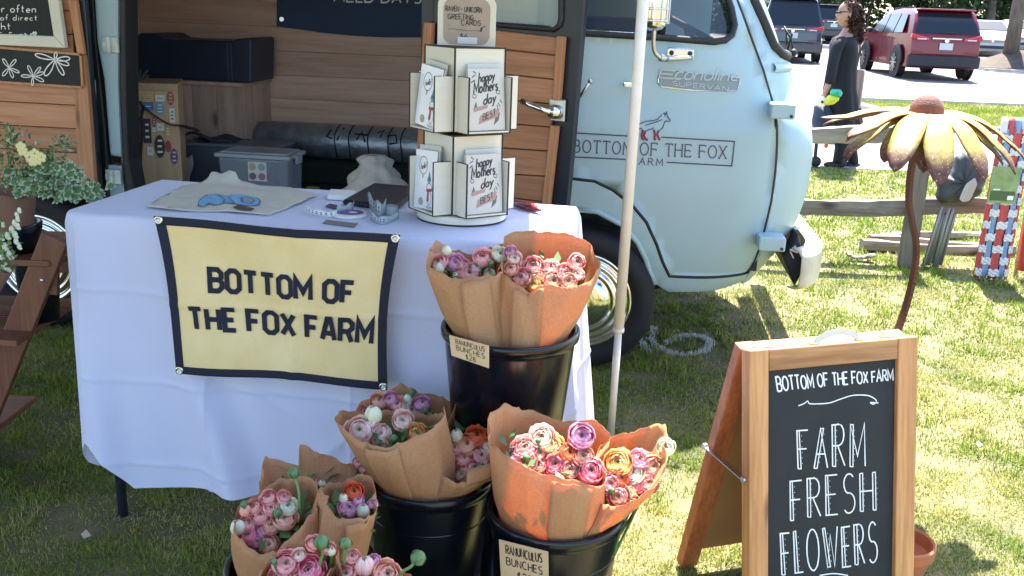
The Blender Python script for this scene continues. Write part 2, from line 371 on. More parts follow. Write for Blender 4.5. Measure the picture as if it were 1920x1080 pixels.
def ribbon(mb, pl, w, fn, lift=0.0, taper=False):
    """2D polyline -> flat mitred stroke of width w (same units), mapped by fn(a,b,lift)"""
    q = [Vector(p) for p in pl]; q = [p for i, p in enumerate(q) if i == 0 or (p - q[i - 1]).length > 1e-6]
    if len(q) < 2: return
    closed = (q[0] - q[-1]).length < 1e-5
    if closed: q = q[:-1]
    n = len(q); L_, R_ = [], []
    for i in range(n):
        a = q[i - 1] if (i > 0 or closed) else None; b = q[(i + 1) % n] if (i < n - 1 or closed) else None
        d1 = (q[i] - a).normalized() if a is not None else None; d2 = (b - q[i]).normalized() if b is not None else None
        if d1 is None: d1 = d2
        if d2 is None: d2 = d1
        t = d1 + d2
        if t.length < .2: t = d1.copy()
        t.normalize(); nr = Vector((-t.y, t.x)); k = 1 / max(.35, nr.dot(Vector((-d1.y, d1.x))))
        h = w / 2 * k
        if taper and n > 2: h *= .45 + .55 * math.sin(math.pi * (i + .6) / (n + .2))
        L_.append(q[i] + nr * h); R_.append(q[i] - nr * h)
    P_ = [fn(p.x, p.y, lift) for p in L_] + [fn(p.x, p.y, lift) for p in R_]
    m = n if closed else n - 1
    mb.add(P_, [(i, (i + 1) % n, n + (i + 1) % n, n + i) for i in range(m)])
def quad_fn(frame, quad, ly, off=None):
    """unit square -> local plane y=ly of frame, by the pixel corners TL,TR,BR,BL; v up. lift goes towards -y"""
    c = [frame.hit(x, y, ly) for x, y in quad]
    def fn(u, v, lift=0.0):
        t = c[0].lerp(c[1], u); b = c[3].lerp(c[2], u); p = b.lerp(t, v)
        return Vector((p.x, p.y - lift - (off(p) if off else 0), p.z))
    return fn
def write(mb, txt, fn, aspect=None, font=G, w=.1, lift=.0015, fit=True, **kw):
    """fills the unit square of fn with txt. w = stroke width in cap heights. aspect = width/height of box in world"""
    pls, W = text_lines(txt, font=font, **kw)
    if aspect is None:
        a = (fn(1, .5) - fn(0, .5)).length / max(1e-6, (fn(.5, 1) - fn(.5, 0)).length)
    else: a = aspect
    sx = a / W            # stretch needed in x
    for i, pl in enumerate(pls):
        pl = [(p[0] * sx, p[1]) for p in pl]
        if len(pl) == 2 and fit: pl = sample_path(pl, .5)
        ribbon(mb, pl, w, lambda x, y, l: fn(x / a, y, l), lift + i * .00003)
def lettering(name, items, mat, parent, label=None, smooth=False):
    mb = MB()
    for it in items: it(mb)
    return mb.build(name, mat, parent, label)
# ------------------------------------------------------------------ the ground
def gh(x, y): return float(np.interp(y, [18.6, 25.3, 33, 44, 50, 62], [0, .14, .2, .35, .5, .6]))
def sheet(name, x0, x1, ys, mat, lift, nx=2):
    xs = [x0 + (x1 - x0) * i / nx for i in range(nx + 1)]
    v = [(x, y, gh(x, y) + lift) for y in ys for x in xs]; f = []
    for j in range(len(ys) - 1):
        for i in range(nx): a = j * (nx + 1) + i; f.append((a, a + 1, a + nx + 2, a + nx + 1))
    me = bpy.data.meshes.new(name); me.from_pydata(v, [], f); me.update(); return struct(name, me, mat)
def vnoise(x, y, s, seed):
    g = np.random.default_rng(seed).random((64, 64)); x = np.asarray(x) / s; y = np.asarray(y) / s
    xi = np.floor(x).astype(int); yi = np.floor(y).astype(int); fx = x - xi; fy = y - yi; fx = fx * fx * (3 - 2 * fx); fy = fy * fy * (3 - 2 * fy)
    a = g[xi % 64, yi % 64]; b = g[(xi + 1) % 64, yi % 64]; c = g[xi % 64, (yi + 1) % 64]; d = g[(xi + 1) % 64, (yi + 1) % 64]
    return (a * (1 - fx) + b * fx) * (1 - fy) + (c * (1 - fx) + d * fx) * fy
soil = M('thatch_and_soil', (.055, .060, .025), rough=.95, col2=(.22, .18, .09), vs_=2.2, bump=1.0, bs=90, detail=9)
concrete = M('pale_asphalt', (.165, .150, .140), rough=.92, var=.10, vs_=1.2, bump=.4, bs=90, detail=8)
kerb_m = M('kerb_concrete', (.42, .40, .37), rough=.9, var=.12, vs_=4, bump=.3)
lawn = sheet('lawn', -60, 80, [-40, -5, 0, 2, 4, 6, 8, 12, 18.6, 25.3, 33, 44, 50, 62, 300], soil, 0.0)
path = sheet('path', -60, 80, [9.75, 13.6], concrete, .006)
lot = sheet('parking_lot', -60, 80, [18.6, 25.3, 33, 44, 50, 62], concrete, .006)
lot2 = sheet('driveway', -60, 5.9, [13.606, 18.594], concrete, .006)
mb = MB(); mb.bx(6.05, 80, 13.62, 13.77, 0, .10); mb.bx(6.05, 80, 18.43, 18.58, 0, .10); mb.bx(5.91, 6.04, 13.62, 18.58, 0, .10)
o = struct('kerb', mb.mesh(), kerb_m); mods(o, .02)
mb = MB()
for x0, x1, y in ((-10, 22, 43.0), (26.5, 60, 36.6)): mb.bx(x0, x1, y, y + .25, gh(0, y) - .02, gh(0, y) + .16)
o = struct('far_kerb', mb.mesh(), kerb_m)
white_line = M('road_paint', (.7, .7, .68), rough=.8, var=.15, vs_=9)
mb = MB()
for k in range(9):
    x = 8 + 2.9 * k
    mb.add([(x, 44, gh(0, 44) + .012), (x + .12, 44, gh(0, 44) + .012), (x + .12, 49, gh(0, 49) + .012), (x, 49, gh(0, 49) + .012)], [(0, 1, 2, 3)])
struct('parking_lines', mb.mesh(), white_line)
mulch = M('mulch', (.06, .045, .035), rough=1, var=.4, vs_=4, bump=1, bs=60)
def mound(u, v):
    x = 15.0 + 10 * u; y = 32.2 + 2.6 * v; return (x, y, gh(x, y) + .02 + .42 * math.sin(math.pi * v) * min(1, u * 6) * (1 + .3 * math.sin(9 * u)))
struct('mulch_island', MB().grid(mound, 30, 10).mesh(), mulch)

# ------------------------------------------------------------------ grass blades
def attr_mat(name, rough=.6, trans=.35, attr='col'):
    m = bpy.data.materials.new(name); m.use_nodes = True; nt = m.node_tree; b = nt.nodes['Principled BSDF']
    a = nt.nodes.new('ShaderNodeAttribute'); a.attribute_name = attr; nt.links.new(a.outputs['Color'], b.inputs['Base Color']); b.inputs['Roughness'].default_value = rough
    b.inputs['Specular IOR Level'].default_value = .3
    if trans:
        t = nt.nodes.new('ShaderNodeBsdfTranslucent'); mx = nt.nodes.new('ShaderNodeMixShader'); mx.inputs[0].default_value = trans
        nt.links.new(a.outputs['Color'], t.inputs[0]); nt.links.new(b.outputs[0], mx.inputs[1]); nt.links.new(t.outputs[0], mx.inputs[2]); nt.links.new(mx.outputs[0], nt.nodes['Material Output'].inputs[0])
    return m
grass_m = attr_mat('grass_blade', .65, .35)
def quads_mesh(name, V, col=None):
    """V: (n,4,3)"""
    n = len(V); me = bpy.data.meshes.new(name); me.vertices.add(4 * n); me.vertices.foreach_set('co', V.reshape(-1).astype(np.float32))
    me.loops.add(4 * n); me.loops.foreach_set('vertex_index', np.arange(4 * n, dtype=np.int32)); me.polygons.add(n)
    me.polygons.foreach_set('loop_start', np.arange(0, 4 * n, 4, dtype=np.int32)); me.polygons.foreach_set('loop_total', np.full(n, 4, np.int32))
    me.update(calc_edges=True)
    if col is not None:
        a = me.color_attributes.new('col', 'FLOAT_COLOR', 'POINT'); c = np.repeat(np.concatenate([col, np.ones((n, 1))], 1), 4, axis=0); a.data.foreach_set('color', c.reshape(-1).astype(np.float32))
    return me
def blades(x, y, hgt, wid, col, z=0.0, lean=.6):
    n = len(x); th = rng.random(n) * 2 * np.pi; ln = rng.normal(0, lean, n) * hgt; la = rng.random(n) * 2 * np.pi
    wx = np.cos(th) * wid / 2; wy = np.sin(th) * wid / 2; zz = np.zeros(n) + z
    b0 = np.stack([x - wx, y - wy, zz], 1); b1 = np.stack([x + wx, y + wy, zz], 1)
    tx = x + np.cos(la) * ln; ty = y + np.sin(la) * ln; tz = zz + hgt * np.sqrt(np.clip(1 - (ln / hgt) ** 2 * .5, .15, 1))
    t0 = np.stack([tx + wx * .25, ty + wy * .25, tz], 1); t1 = np.stack([tx - wx * .25, ty - wy * .25, tz], 1)
    return np.stack([b0, b1, t0, t1], 1)
def grass_col(x, y, n):
    dry = vnoise(x, y, .30, 3) * .62 + vnoise(x, y, .11, 4) * .35 + vnoise(x, y, 1.3, 5) * .35 - .10
    nearfront = np.clip((x - .4) / 1.5, 0, 1) * .16
    dry = np.clip(dry + rng.normal(0, .16, n) - .46 + nearfront - np.clip((y - 3.5) / 4, 0, 1) * .16, 0, 1) * 1.9; dry = np.clip(dry, 0, 1)[:, None]
    g = np.array([.085, .17, .022]) * (1 + rng.normal(0, .25, n))[:, None]; g2 = np.array([.30, .36, .035]); mixg = rng.random(n)[:, None] * .75; g = g * (1 - mixg) + g2 * mixg
    s = np.array([.46, .42, .17]) * (1 + rng.normal(0, .22, n))[:, None]
    return np.clip(g * (1 - dry) + s * dry, .01, .8)
n = 420000
u = rng.random(n); ymin, ymax = 1.65, 9.72
y = ymin * (ymax / ymin) ** (u ** 1.05)
half = .60 * y + .35; x = (rng.random(n) * 2 - 1) * half * np.where(rng.random(n) < .5, 1, 1) + .02 * y
s = np.clip(y / 3.0, .75, 3.2)
clump = vnoise(x, y, .09, 8); keep = clump * 1.3 + rng.random(n) * .6 > .62; x, y, s = x[keep], y[keep], s[keep]; n = len(x)
col = grass_col(x, y, n); h = rng.uniform(.006, .017, n) * (1 + .8 * (clump[keep] > .62)) * s ** .5
me = quads_mesh('grass', blades(x, y, h, .0042 * s, col, lean=.9), col); o = link('grass', me, grass_m); o['kind'] = 'stuff'; o['label'] = 'patchy spring grass with straw coloured dry patches'; o['category'] = 'grass'
n = 26000; x = rng.uniform(6.1, 13, n); y = rng.uniform(13.8, 18.4, n); col = grass_col(x, y, n)
me = quads_mesh('grass', blades(x, y, rng.uniform(.05, .09, n), .02 + 0 * x, col), col); o = link('grass', me, grass_m); o['kind'] = 'stuff'; o['label'] = 'strip of green grass beside the parking lot'; o['category'] = 'grass'
# clover-like darker tufts, dry leaves on the lawn
leaf_m = attr_mat('fallen_leaf', .8, .2)
pts = [gz(px, py, .03) for px, py in ((1835, 835), (1612, 488), (1150, 905), (1880, 700), (160, 1005), (1790, 560))]
V = np.array([[[p.x - .012, p.y, .035], [p.x, p.y - .010, .028], [p.x + .016, p.y, .032], [p.x, p.y + .009, .045]] for p in pts])
me = quads_mesh('fallen_leaves', V, np.tile([.45, .38, .27], (len(V), 1))); o = link('fallen_leaves', me, leaf_m); o['kind'] = 'stuff'; o['label'] = 'pale dry leaves scattered on the grass'; o['category'] = 'leaves'
# the sprayed number 6
def paint(pts2, wd, n):
    P_ = [gz(px, py, .0) for px, py in pts2]; P_ = catmull(P_, 12); a = np.array([tuple(p) for p in P_]); i = rng.integers(0, len(a), n)
    q = a[i] + rng.normal(0, wd, (n, 3)) * [1, 1, 0]; return q[:, 0], q[:, 1]
x1, y1 = paint([(1228, 616), (1221, 638), (1240, 657), (1282, 667), (1320, 660), (1331, 644), (1312, 634), (1280, 632), (1250, 645)], .009, 900)
x2, y2 = paint([(1190, 626), (1202, 643), (1216, 660)], .009, 200)
x = np.concatenate([x1, x2]); y = np.concatenate([y1, y2]); n = len(x); c = np.tile([.70, .71, .70], (n, 1)) * rng.uniform(.7, 1.1, (n, 1))
me = quads_mesh('painted_number', blades(x, y, rng.uniform(.012, .022, n), .006 + 0 * x, c), c); tag(link('painted_number', me, grass_m), 'white spray painted number 6 on the shaded grass beside the van wheel', 'painted marking')

# ------------------------------------------------------------------ fence
grey_wood = wood('weathered_rail', (.30, .265, .215), (.15, .125, .095), 'x', rough=.9, scale=.6)
grey_wood_v = wood('weathered_post', (.21, .185, .15), (.10, .085, .065), 'z', rough=.9, scale=.6)
def rough_log(a, b, w, h, seed, n=14):
    a = Vector(a); b = Vector(b); rr = random.Random(seed); d = (b - a).normalized(); sd = d.cross(Vector((0, 0, 1))) if abs(d.z) < .9 else Vector((1, 0, 0)); sd.normalize(); up = sd.cross(d)
    prof = [(-1, -.8), (-.2, -1), (.9, -.85), (1, .1), (.75, .9), (-.1, 1), (-.9, .7), (-1.05, 0)]; wob = [[rr.uniform(-.12, .12) for _ in prof] for _ in range(n + 1)]
    def fn(u, v):
        k = int(round(u * 8)) % 8; j = int(round(v * n)); s_ = 1 + wob[j][k] + .08 * math.sin(v * 7 + seed)
        return a.lerp(b, v) + sd * (prof[k][0] * w / 2 * s_) + up * (prof[k][1] * h / 2 * s_ + .012 * math.sin(v * 5 + seed))
    mb = MB(); mb.grid(fn, 8, n, wrap=True); mb.add([fn(k / 8, 0) for k in range(8)], [tuple(range(8))]); mb.add([fn(k / 8, 1) for k in range(8)], [tuple(range(8))[::-1]]); return mb
FY = 5.75
t = thing('rail_fence', 'weathered grey split rail fence behind the metal flower', 'fence', loc=(gy(1700, 495, FY).x, FY, 0))
def rel(p, t): return Vector(p) - t.location
a = gy(1699, 495, FY); b = gy(1744, 215, FY); rough_log((a.x - t.location.x, 0, -.1), (b.x - t.location.x, 0, b.z), .10, .10, 1, 8).build('post', grey_wood_v, t)
for i, (p, q, hh) in enumerate((((1440, 385), (1850, 388), .105), ((1440, 248), (1738, 260), .10))):
    A = gy(*p, FY + .09); B_ = gy(*q, FY + .09); rough_log(rel(A, t), rel(B_, t), .09, hh, 3 + i, 18).build('rail', grey_wood, t)
for i, (p, q, l, w) in enumerate((((1630, 452), (1870, 463), 'weathered split rail lying on the grass behind the post, the farther one', .09), ((1615, 461), (1900, 470), 'pale split rail lying on the grass behind the post, the nearer one', .075), ((1588, 478), (1640, 482), 'short broken piece of wood lying on grass left of the fence post', .05))):
    A = gz(*p, .035); B_ = gz(*q, .035); c = (A + B_) / 2
    o = rough_log(A - c, B_ - c, w, .07 if i < 2 else .02, 7 + i, 10).build('fallen_rail', grey_wood, None); o.location = c; tag(o, l, 'fence rail')
tag(rough_log((0, 0, 0), (.9, .3, 0), .07, .05, 12, 8).build('fallen_rail', grey_wood, None), 'dark broken rail on the lawn at the left end of the fallen rails', 'fence rail').location = gz(1632, 447, .03)

# ------------------------------------------------------------------ trees beyond the lot
bark = M('tree_bark', (.12, .10, .08), rough=.95, var=.3, vs_=3, bump=1, bs=20, stretch=(4, 4, 1)); leafm = attr_mat('leaf_clumps', .55, .25)
def leaf_cloud(blobs, n, size, base, seed):
    r_ = np.random.default_rng(seed); w = np.array([b[3] ** 2 for b in blobs]); w /= w.sum(); k = r_.choice(len(blobs), n, p=w); B = np.array(blobs)[k]
    d = r_.normal(size=(n, 3)); d /= np.linalg.norm(d, axis=1)[:, None]; rad = B[:, 3] * (r_.random(n) ** .35)
    c = B[:, :3] + d * rad[:, None] * [1, 1, .8]
    a = r_.normal(size=(n, 3)); a /= np.linalg.norm(a, axis=1)[:, None]; b = np.cross(a, r_.normal(size=(n, 3))); b /= np.linalg.norm(b, axis=1)[:, None]
    s = size * r_.uniform(.5, 1.3, n)[:, None]; V = np.stack([c - a * s, c - b * s * .5, c + a * s, c + b * s * .5], 1)
    tone = r_.uniform(.55, 1.35, (n, 1)) * (.8 + .4 * vnoise(c[:, 0], c[:, 2], .8, seed + 1))[:, None]
    return V, np.clip(np.array(base) * tone, 0, 1)
def tree(x, y, h, cw, base, label, seed, low=.4, n=5200, tr=.18):
    z0 = gh(x, y); t = thing('tree', label, 'tree', loc=(x, y, z0), group='trees beyond the parking lot'); rr = random.Random(seed)
    pts = [(0, 0, -.2), (rr.uniform(-.1, .1), 0, 1.2), (rr.uniform(-.25, .25), rr.uniform(-.2, .2), h * .45), (rr.uniform(-.5, .5), 0, h * .8)]
    mb = MB(); mb.tube(catmull(pts, 5), [tr * (1 - .75 * i / 15) for i in range(16)], 9)
    for k in range(6):
        z = h * rr.uniform(.25, .7); a = rr.uniform(0, 6.28); L_ = cw * rr.uniform(.5, .8)
        mb.tube([(0, 0, z), (math.cos(a) * L_ * .5, math.sin(a) * L_ * .5, z + .5), (math.cos(a) * L_, math.sin(a) * L_, z + 1.0)], [tr * .45, tr * .3, tr * .1], 6)
    mb.build('trunk', bark, t, smooth=True)
    blobs = [(rr.uniform(-cw, cw), rr.uniform(-cw, cw), rr.uniform(low, 1) * h, rr.uniform(.6, 1.3) * cw * .45) for _ in range(22)]
    V, c = leaf_cloud(blobs, n, .17, base, seed); link('crown', quads_mesh('crown', V, c), leafm, t)
dk, md, lt = (.035, .065, .025), (.06, .10, .03), (.16, .21, .05)
for a in ((17.5, 58, 6.5, 2.6, dk, 'dark leafy tree behind the cars at the left of the row', 1, .2), (20.6, 60, 7, 2.4, md, 'mid green tree behind the woman and dark car', 2, .25), (23.5, 57, 6.5, 2.6, dk, 'dark tree with low branches left of the pale trunk', 3, .3),
          (26.2, 56, 8, 2.2, md, 'tree with thick pale trunk standing behind the red car', 4, .45), (29.2, 59, 7, 2.6, dk, 'dark shaded tree right behind the red car roof', 5, .25), (32.4, 57, 5.6, 2.2, lt, 'bright yellow green tree behind the white sedan', 6, .18),
          (35.6, 60, 7, 2.8, dk, 'dark tree to the right of the yellow green tree', 7, .25), (14.2, 60, 7, 2.6, dk, 'dark tree seen past the windshield of the van', 8, .2), (38.6, 58, 6, 2.5, md, 'last green tree at the right edge of the row', 9, .2)):
    tree(*a, tr=.34 if a[6] == 4 else .16)
V, c = leaf_cloud([(x, 64 + 3 * math.sin(x), gh(0, 62) + z, 2.2) for x in np.arange(6, 48, 1.7) for z in (.9, 3.4)], 26000, .24, (.03, .055, .02), 33)
V2, c2 = leaf_cloud([(x, 61.5, gh(0, 62) + .35, .75) for x in np.arange(8, 44, 1.0)], 12000, .12, (.07, .11, .03), 34)
o = link('woods', quads_mesh('woods', np.concatenate([V, V2]), np.concatenate([c, c2])), leafm); o['kind'] = 'stuff'; o['label'] = 'dark woods closing the view behind the parking lot'; o['category'] = 'woods'
mb = MB(); a = gy(1893, 112, 33.5); b = gy(1912, 0, 33.5); c = a.copy(); mb.tube([(0, 0, 0), (b.x - a.x + .0, 0, b.z - a.z), ((b.x - a.x) * 2.2, 0, (b.z - a.z) * 2.3)], [.26, .21, .16], 10)
t = thing('tree', 'slim dark trunk rising from the mulch island at the right edge', 'tree', loc=tuple(a)); mb.build('trunk', bark, t, smooth=True)
V, c = leaf_cloud([(random.uniform(-1, 1.5), random.uniform(-1, 1), 5.6 + random.uniform(-.6, 1.5), .9) for _ in range(10)], 1500, .15, md, 50); link('crown', quads_mesh('crown', V, c), leafm, t)
# ------------------------------------------------------------------ the van
VAN = Frame((.315, 3.775, 0), R(-6.5))
van = thing('van', 'vintage pale blue cargo van with side cargo doors open and farm lettering on its door', 'van', VAN)
def vp(px, py, ly=-.05): p = VAN.hit(px, py, ly); return (p.x, p.z)
XN = vp(1541, 260, .12)[0]                                  # foremost nose x
NOSE = [(.20, XN - .30), (.33, XN - .20), (.45, XN - .12), (.58, XN - .04), (.75, XN - .002), (.92, XN), (1.04, XN - .025), (1.13, XN - .085), (1.22, XN - .12), (1.30, XN - .15), (1.42, XN - .20), (1.60, XN - .29), (1.80, XN - .42), (1.95, XN - .60)]
def nose_x(z): return float(np.interp(z, [a for a, _ in NOSE], [b for _, b in NOSE]))
def side_y(z):
    return float(np.interp(z, [.2, .36, .5, .75, 1.0, 1.045, 1.06, 1.30, 1.34, 1.6, 1.8, 1.92, 1.97], [.06, .015, -.02, -.045, -.05, -.048, -.035, -.02, -.012, .03, .08, .15, .30]))
RC = .34
def S(x, z, out=0.0):
    """surface of the near side, wrapping round the nose"""
    xf = nose_x(z); y0 = side_y(z); xs = xf - RC
    if x <= xs: return Vector((x, y0 - out, z))
    a = (x - xs) / RC
    if a < math.pi / 2:
        return Vector((xs + (RC + out) * math.sin(a), y0 + RC - (RC + out) * math.cos(a), z))
    return Vector((xf + out, y0 + RC + (a - math.pi / 2) * RC, z))
def vpoly(pts, ly=-.05): return [vp(x, y, ly) for x, y in pts]
ROOF = 1.90
# measured outlines
seam_arch = [(1000, 352), (1035, 338), (1072, 335), (1115, 340), (1150, 357), (1185, 385), (1212, 418), (1232, 462), (1243, 495), (1256, 524)]
seam_fwd = [(1426, 531), (1431, 500), (1436, 466), (1444, 425), (1452, 380), (1459, 330), (1463, 270), (1464, 223), (1460, 188), (1445, 136), (1425, 85), (1402, 19), (1394, -4), (1365, -75), (1345, -140)]
door_out = vpoly([(985, 338)]) + vpoly(seam_arch) + vpoly(seam_fwd)
xr = door_out[0][0]; xt = door_out[-1][0]; door_out = door_out[1:] + [(xt - .06, 1.78), (xr + .02, 1.78), (xr, 1.0)]
win = vpoly([(1010, 60), (1086, 62), (1240, 71), (1340, 79), (1362, 76), (1376, 66), (1383, 48), (1378, 15), (1366, -20), (1335, -90), (1310, -130)]); win += [(win[-1][0] - .03, 1.68), (win[0][0], 1.68)]
gap = .006
def shrink(poly, d):
    c = [Vector(p) for p in poly]; n = len(c); out = []
    area = sum(c[i].x * c[(i + 1) % n].y - c[(i + 1) % n].x * c[i].y for i in range(n)); sg = 1 if area > 0 else -1
    for i in range(n):
        d1 = (c[i] - c[i - 1]); d2 = (c[(i + 1) % n] - c[i]); d1.normalize(); d2.normalize(); n1 = Vector((-d1.y, d1.x)) * sg; n2 = Vector((-d2.y, d2.x)) * sg; m_ = (n1 + n2)
        m_ = m_.normalized() if m_.length > .1 else n1; out.append(tuple(c[i] + m_ * d / max(.5, m_.dot(n1))))
    return out
def sheet_part(name, outline, holes, mat, parent, out=0.0, th=.018, step=.045, label=None, bevel=.004):
    me = patch(outline, holes, lambda x, z: S(x, z, out), step, name); o = link(name, me, mat, parent, label, True)
    bm_fix(me, (0, -1, 0)); mods(o, bevel, 2, th, 0, -1); return o
def bm_fix(me, toward):
    # make all faces look the same way (outwards, -y or +x)
    t_ = Vector(toward); flip = sum((Vector(p.normal).dot(t_)) * p.area for p in me.polygons)
    if flip < 0: me.flip_normals()
door = sheet_part('front_door', shrink(door_out, gap), [shrink(win, .0)], van_paint, van, .002)
# fender and sill panel
wx, wz = vp(1092, 566); wheelr = .305
arch_r = abs(vp(1212, 505)[0] - wx)
arch = [(wx + arch_r * 1.0 * math.cos(R(a)), wz + .02 + arch_r * math.sin(R(a)) * 1.08) for a in range(-38, 219, 9)]
arch = vpoly([(1229, 540), (1219, 518), (1211, 490), (1196, 458), (1168, 424), (1120, 398), (1064, 391)]); xm = arch[-1][0] - .02
arch = arch + [(2 * wx - a + (.0), b) for a, b in arch[::-1][1:]]
sill = vpoly([(1426, 531), (1426, 551), (1355, 559), (1254, 556)])
zs = sill[-1][1]
fender_out = vpoly(seam_arch[::-1][:-3])[::1]
fl = [sill[0]] + sill[1:] + arch + [(arch[-1][0] - .05, zs - .0), (vp(800, 500)[0], zs), (vp(800, 500)[0], zs + .16), (vp(900, 400)[0], zs + .17), (vp(985, 370)[0], .86)] + vpoly(seam_arch[1:])
fender = sheet_part('front_fender', shrink(fl, .0), [], van_paint, van, 0)
for dp in ((arch, .012),):
    mb = MB(); mb.tube([S(a, b, .0) for a, b in arch], .011, 8); mb.build('wheel_arch_lip', van_paint, fender, smooth=True)
mb = MB(); sp0 = sample_path(vpoly(seam_arch[2:] + seam_fwd), .03); mb.tube([S(a, b, -.0035) for a, b in sp0], .0075, 6); mb.build('door_gap', rubber, van)  # dark tube laid in the seam in place of the gap's shade
# nose: forward of the door seam, round to the far side
seam3 = vpoly(seam_fwd)
def nose_fn(u, v):
    z = .33 + v * (ROOF - .33)
    xs = float(np.interp(z, [p[1] for p in seam3], [p[0] for p in seam3])) if z > seam3[0][1] else seam3[0][0] + .002
    L_ = (nose_x(z) - RC) + math.pi / 2 * RC + .62 - xs
    return S(xs + gap + u * L_, z)
# outline in (s, z): s = distance forward from the seam; windshield opening measured in the photograph
def corner_s(px, py):
    # find x parameter on the wrapped surface whose picture position matches
    best = None
    for z in np.arange(.3, 1.9, .01):
        for s_ in np.arange(nose_x(z) - RC - .15, nose_x(z) + .25, .012):
            w = VAN.m @ S(s_, z); v = w - CAM; zz = v.dot(f0); X = 960 + FPX * v.dot(cr) / zz; Y = 540 - FPX * v.dot(cu) / zz
            e = (X - px) ** 2 + (Y - py) ** 2
            if best is None or e < best[0]: best = (e, s_, z)
    return best[1], best[2]
nose_out = [(a + gap, b) for a, b in vpoly(seam_fwd)][:13]
sE = XN + 1.05
nose_poly = [(nose_out[0][0] - .0, .36)] + nose_out + [(nose_out[-1][0] - .10, 1.72), (nose_out[-1][0] - .12, ROOF - .02), (sE, ROOF - .02), (sE, .34)]
ws = [(nose_out[-1][0] + .02, 1.76), corner_s(1412, 2), corner_s(1432, 48), corner_s(1448, 86)]
c1 = corner_s(1462, 102); ws += [c1, (c1[0] + .07, c1[1] - .012), (sE - .0001, c1[1] - .0)]
ws_hole = ws[:-1] + [(sE - .02, c1[1] - .01), (sE - .02, 1.76)]
nose = sheet_part('nose_panel', nose_poly, [ws_hole], van_paint, van, 0, step=.05)
tint = M('green_tinted_glass', (.42, .66, .62), rough=.08, alpha=.72, spec=.8)
ws_me = patch(shrink(ws_hole, -.01), [], lambda x, z: S(x, z, -.012), .08, 'windshield'); link('windshield', ws_me, tint, van, None, True)
mb = MB(); mb.tube([S(a, b, .004) for a, b in sample_path(ws_hole[:-1], .04)], .02, 8); mb.build('windshield_seal', rubber, van, smooth=True)
# cowl ledge below the windshield and brow over the nose bulge
a0 = corner_s(1448, 118); a1 = corner_s(1492, 122)
mb = MB()
mb.grid(lambda u, v: S(a0[0] + u * .75, a0[1] + .005 - .035 * v + (.0), .012 * math.sin(math.pi * v) + .004), 20, 6); mb.build('cowl_ledge', van_paint, nose, smooth=True)
# roof and far side
mb = MB()
def roof_fn(u, v):
    z_, y_ = [(side_y(1.80), 1.80), (side_y(1.86), 1.87), (.22, 1.93), (.45, 1.965), (.90, 1.98), (1.35, 1.965), (1.55, 1.93), (1.66, 1.87), (1.72, 1.80)][int(round(v * 8))]
    x_end = -3.1 + u * (nose_x(y_) + .02 + 3.1); return Vector((x_end, z_, y_))
mb.grid(roof_fn, 14, 8); roof = mb.build('roof', van_paint, van, smooth=True, solid=.02)
mb = MB(); mb.bx(-3.1, XN - .35, 1.74, 1.78, .33, 1.82); mb.bx(-3.12, -3.08, 0.02, 1.76, .33, 1.82); mb.build('far_side', van_paint, van)
# vertical posts of the cargo opening: pale blue jamb, dark seals and hinges
XL, XRo = vp(243, 150)[0], vp(795, 200)[0]
rear_w = vp(66, 488); rarch = [(rear_w[0] + .37 * math.cos(R(a)), rear_w[1] + .37 * math.sin(R(a))) for a in range(-30, 211, 12)]
rp = [(-3.1, .33), (rarch[-1][0], .33)] + rarch[::-1] + [(rarch[0][0], .33), (vp(180, 560)[0], .33), (vp(186, 300)[0], 1.0), (vp(184, 0)[0], 1.80), (-3.1, 1.80)]
sheet_part('rear_side_panel', rp, [], van_paint, van, 0)
def vstrip(name, pts_l, pts_r, mat, y0, y1, z_ext=1.80, bevel=.004, label=None, parent=None, zlow=None):
    """upright strip between two measured picture edges (top->bottom), extended up to z_ext"""
    l = [vp(*p, y0) for p in pts_l]; r_ = [vp(*p, y0) for p in pts_r]
    l = [(l[0][0] + (l[0][0] - l[-1][0]) * .35, z_ext)] + l; r_ = [(r_[0][0] + (r_[0][0] - r_[-1][0]) * .35, z_ext)] + r_
    if zlow is not None: l.append((l[-1][0], zlow)); r_.append((r_[-1][0], zlow))
    pl = l + r_[::-1]; mb = MB(); mb.prism([(a, y0, b) for a, b in pl], (0, y1 - y0, 0)); return mb.build(name, mat, parent or van, bevel=bevel, label=label)
jamb = vstrip('door_jamb', [(176, 0), (181, 80), (194, 150), (205, 292)], [(222, 0), (222, 90), (222, 160), (228, 296)], van_paint, -.045, .03, 1.8, .012)
vstrip('door_jamb', [(203, 312), (206, 372)], [(228, 310), (234, 365)], van_paint, -.03, .03, vp(203, 311)[1], .008, zlow=.40)
vstrip('jamb_seal', [(223, 0), (223, 160), (229, 300), (236, 360)], [(234, 0), (236, 160), (240, 300), (252, 358)], rubber, -.05, .06, 1.8, .008, zlow=.40)
vstrip('door_seal', [(150, 0), (160, 90), (180, 250), (186, 345)], [(176, 0), (182, 90), (198, 240), (206, 362)], rubber, -.035, .0, 1.8, .008, zlow=.40)
for px, py in ((207, 84), (212, 332)):
    c = VAN.hit(px, py, -.06); mb = MB()
    mb.bx(c.x - .032, c.x + .032, -.062, -.048, c.z - .03, c.z + .03); mb.tube([(c.x - .004, -.068, c.z - .032), (c.x - .004, -.068, c.z + .032)], .009, 10)
    mb.bx(c.x - .03, c.x - .008, -.07, -.05, c.z - .012, c.z + .012); mb.build('hinge', M('painted_hinge', (.50, .56, .52), rough=.5, var=.2, vs_=40), van, bevel=.003)
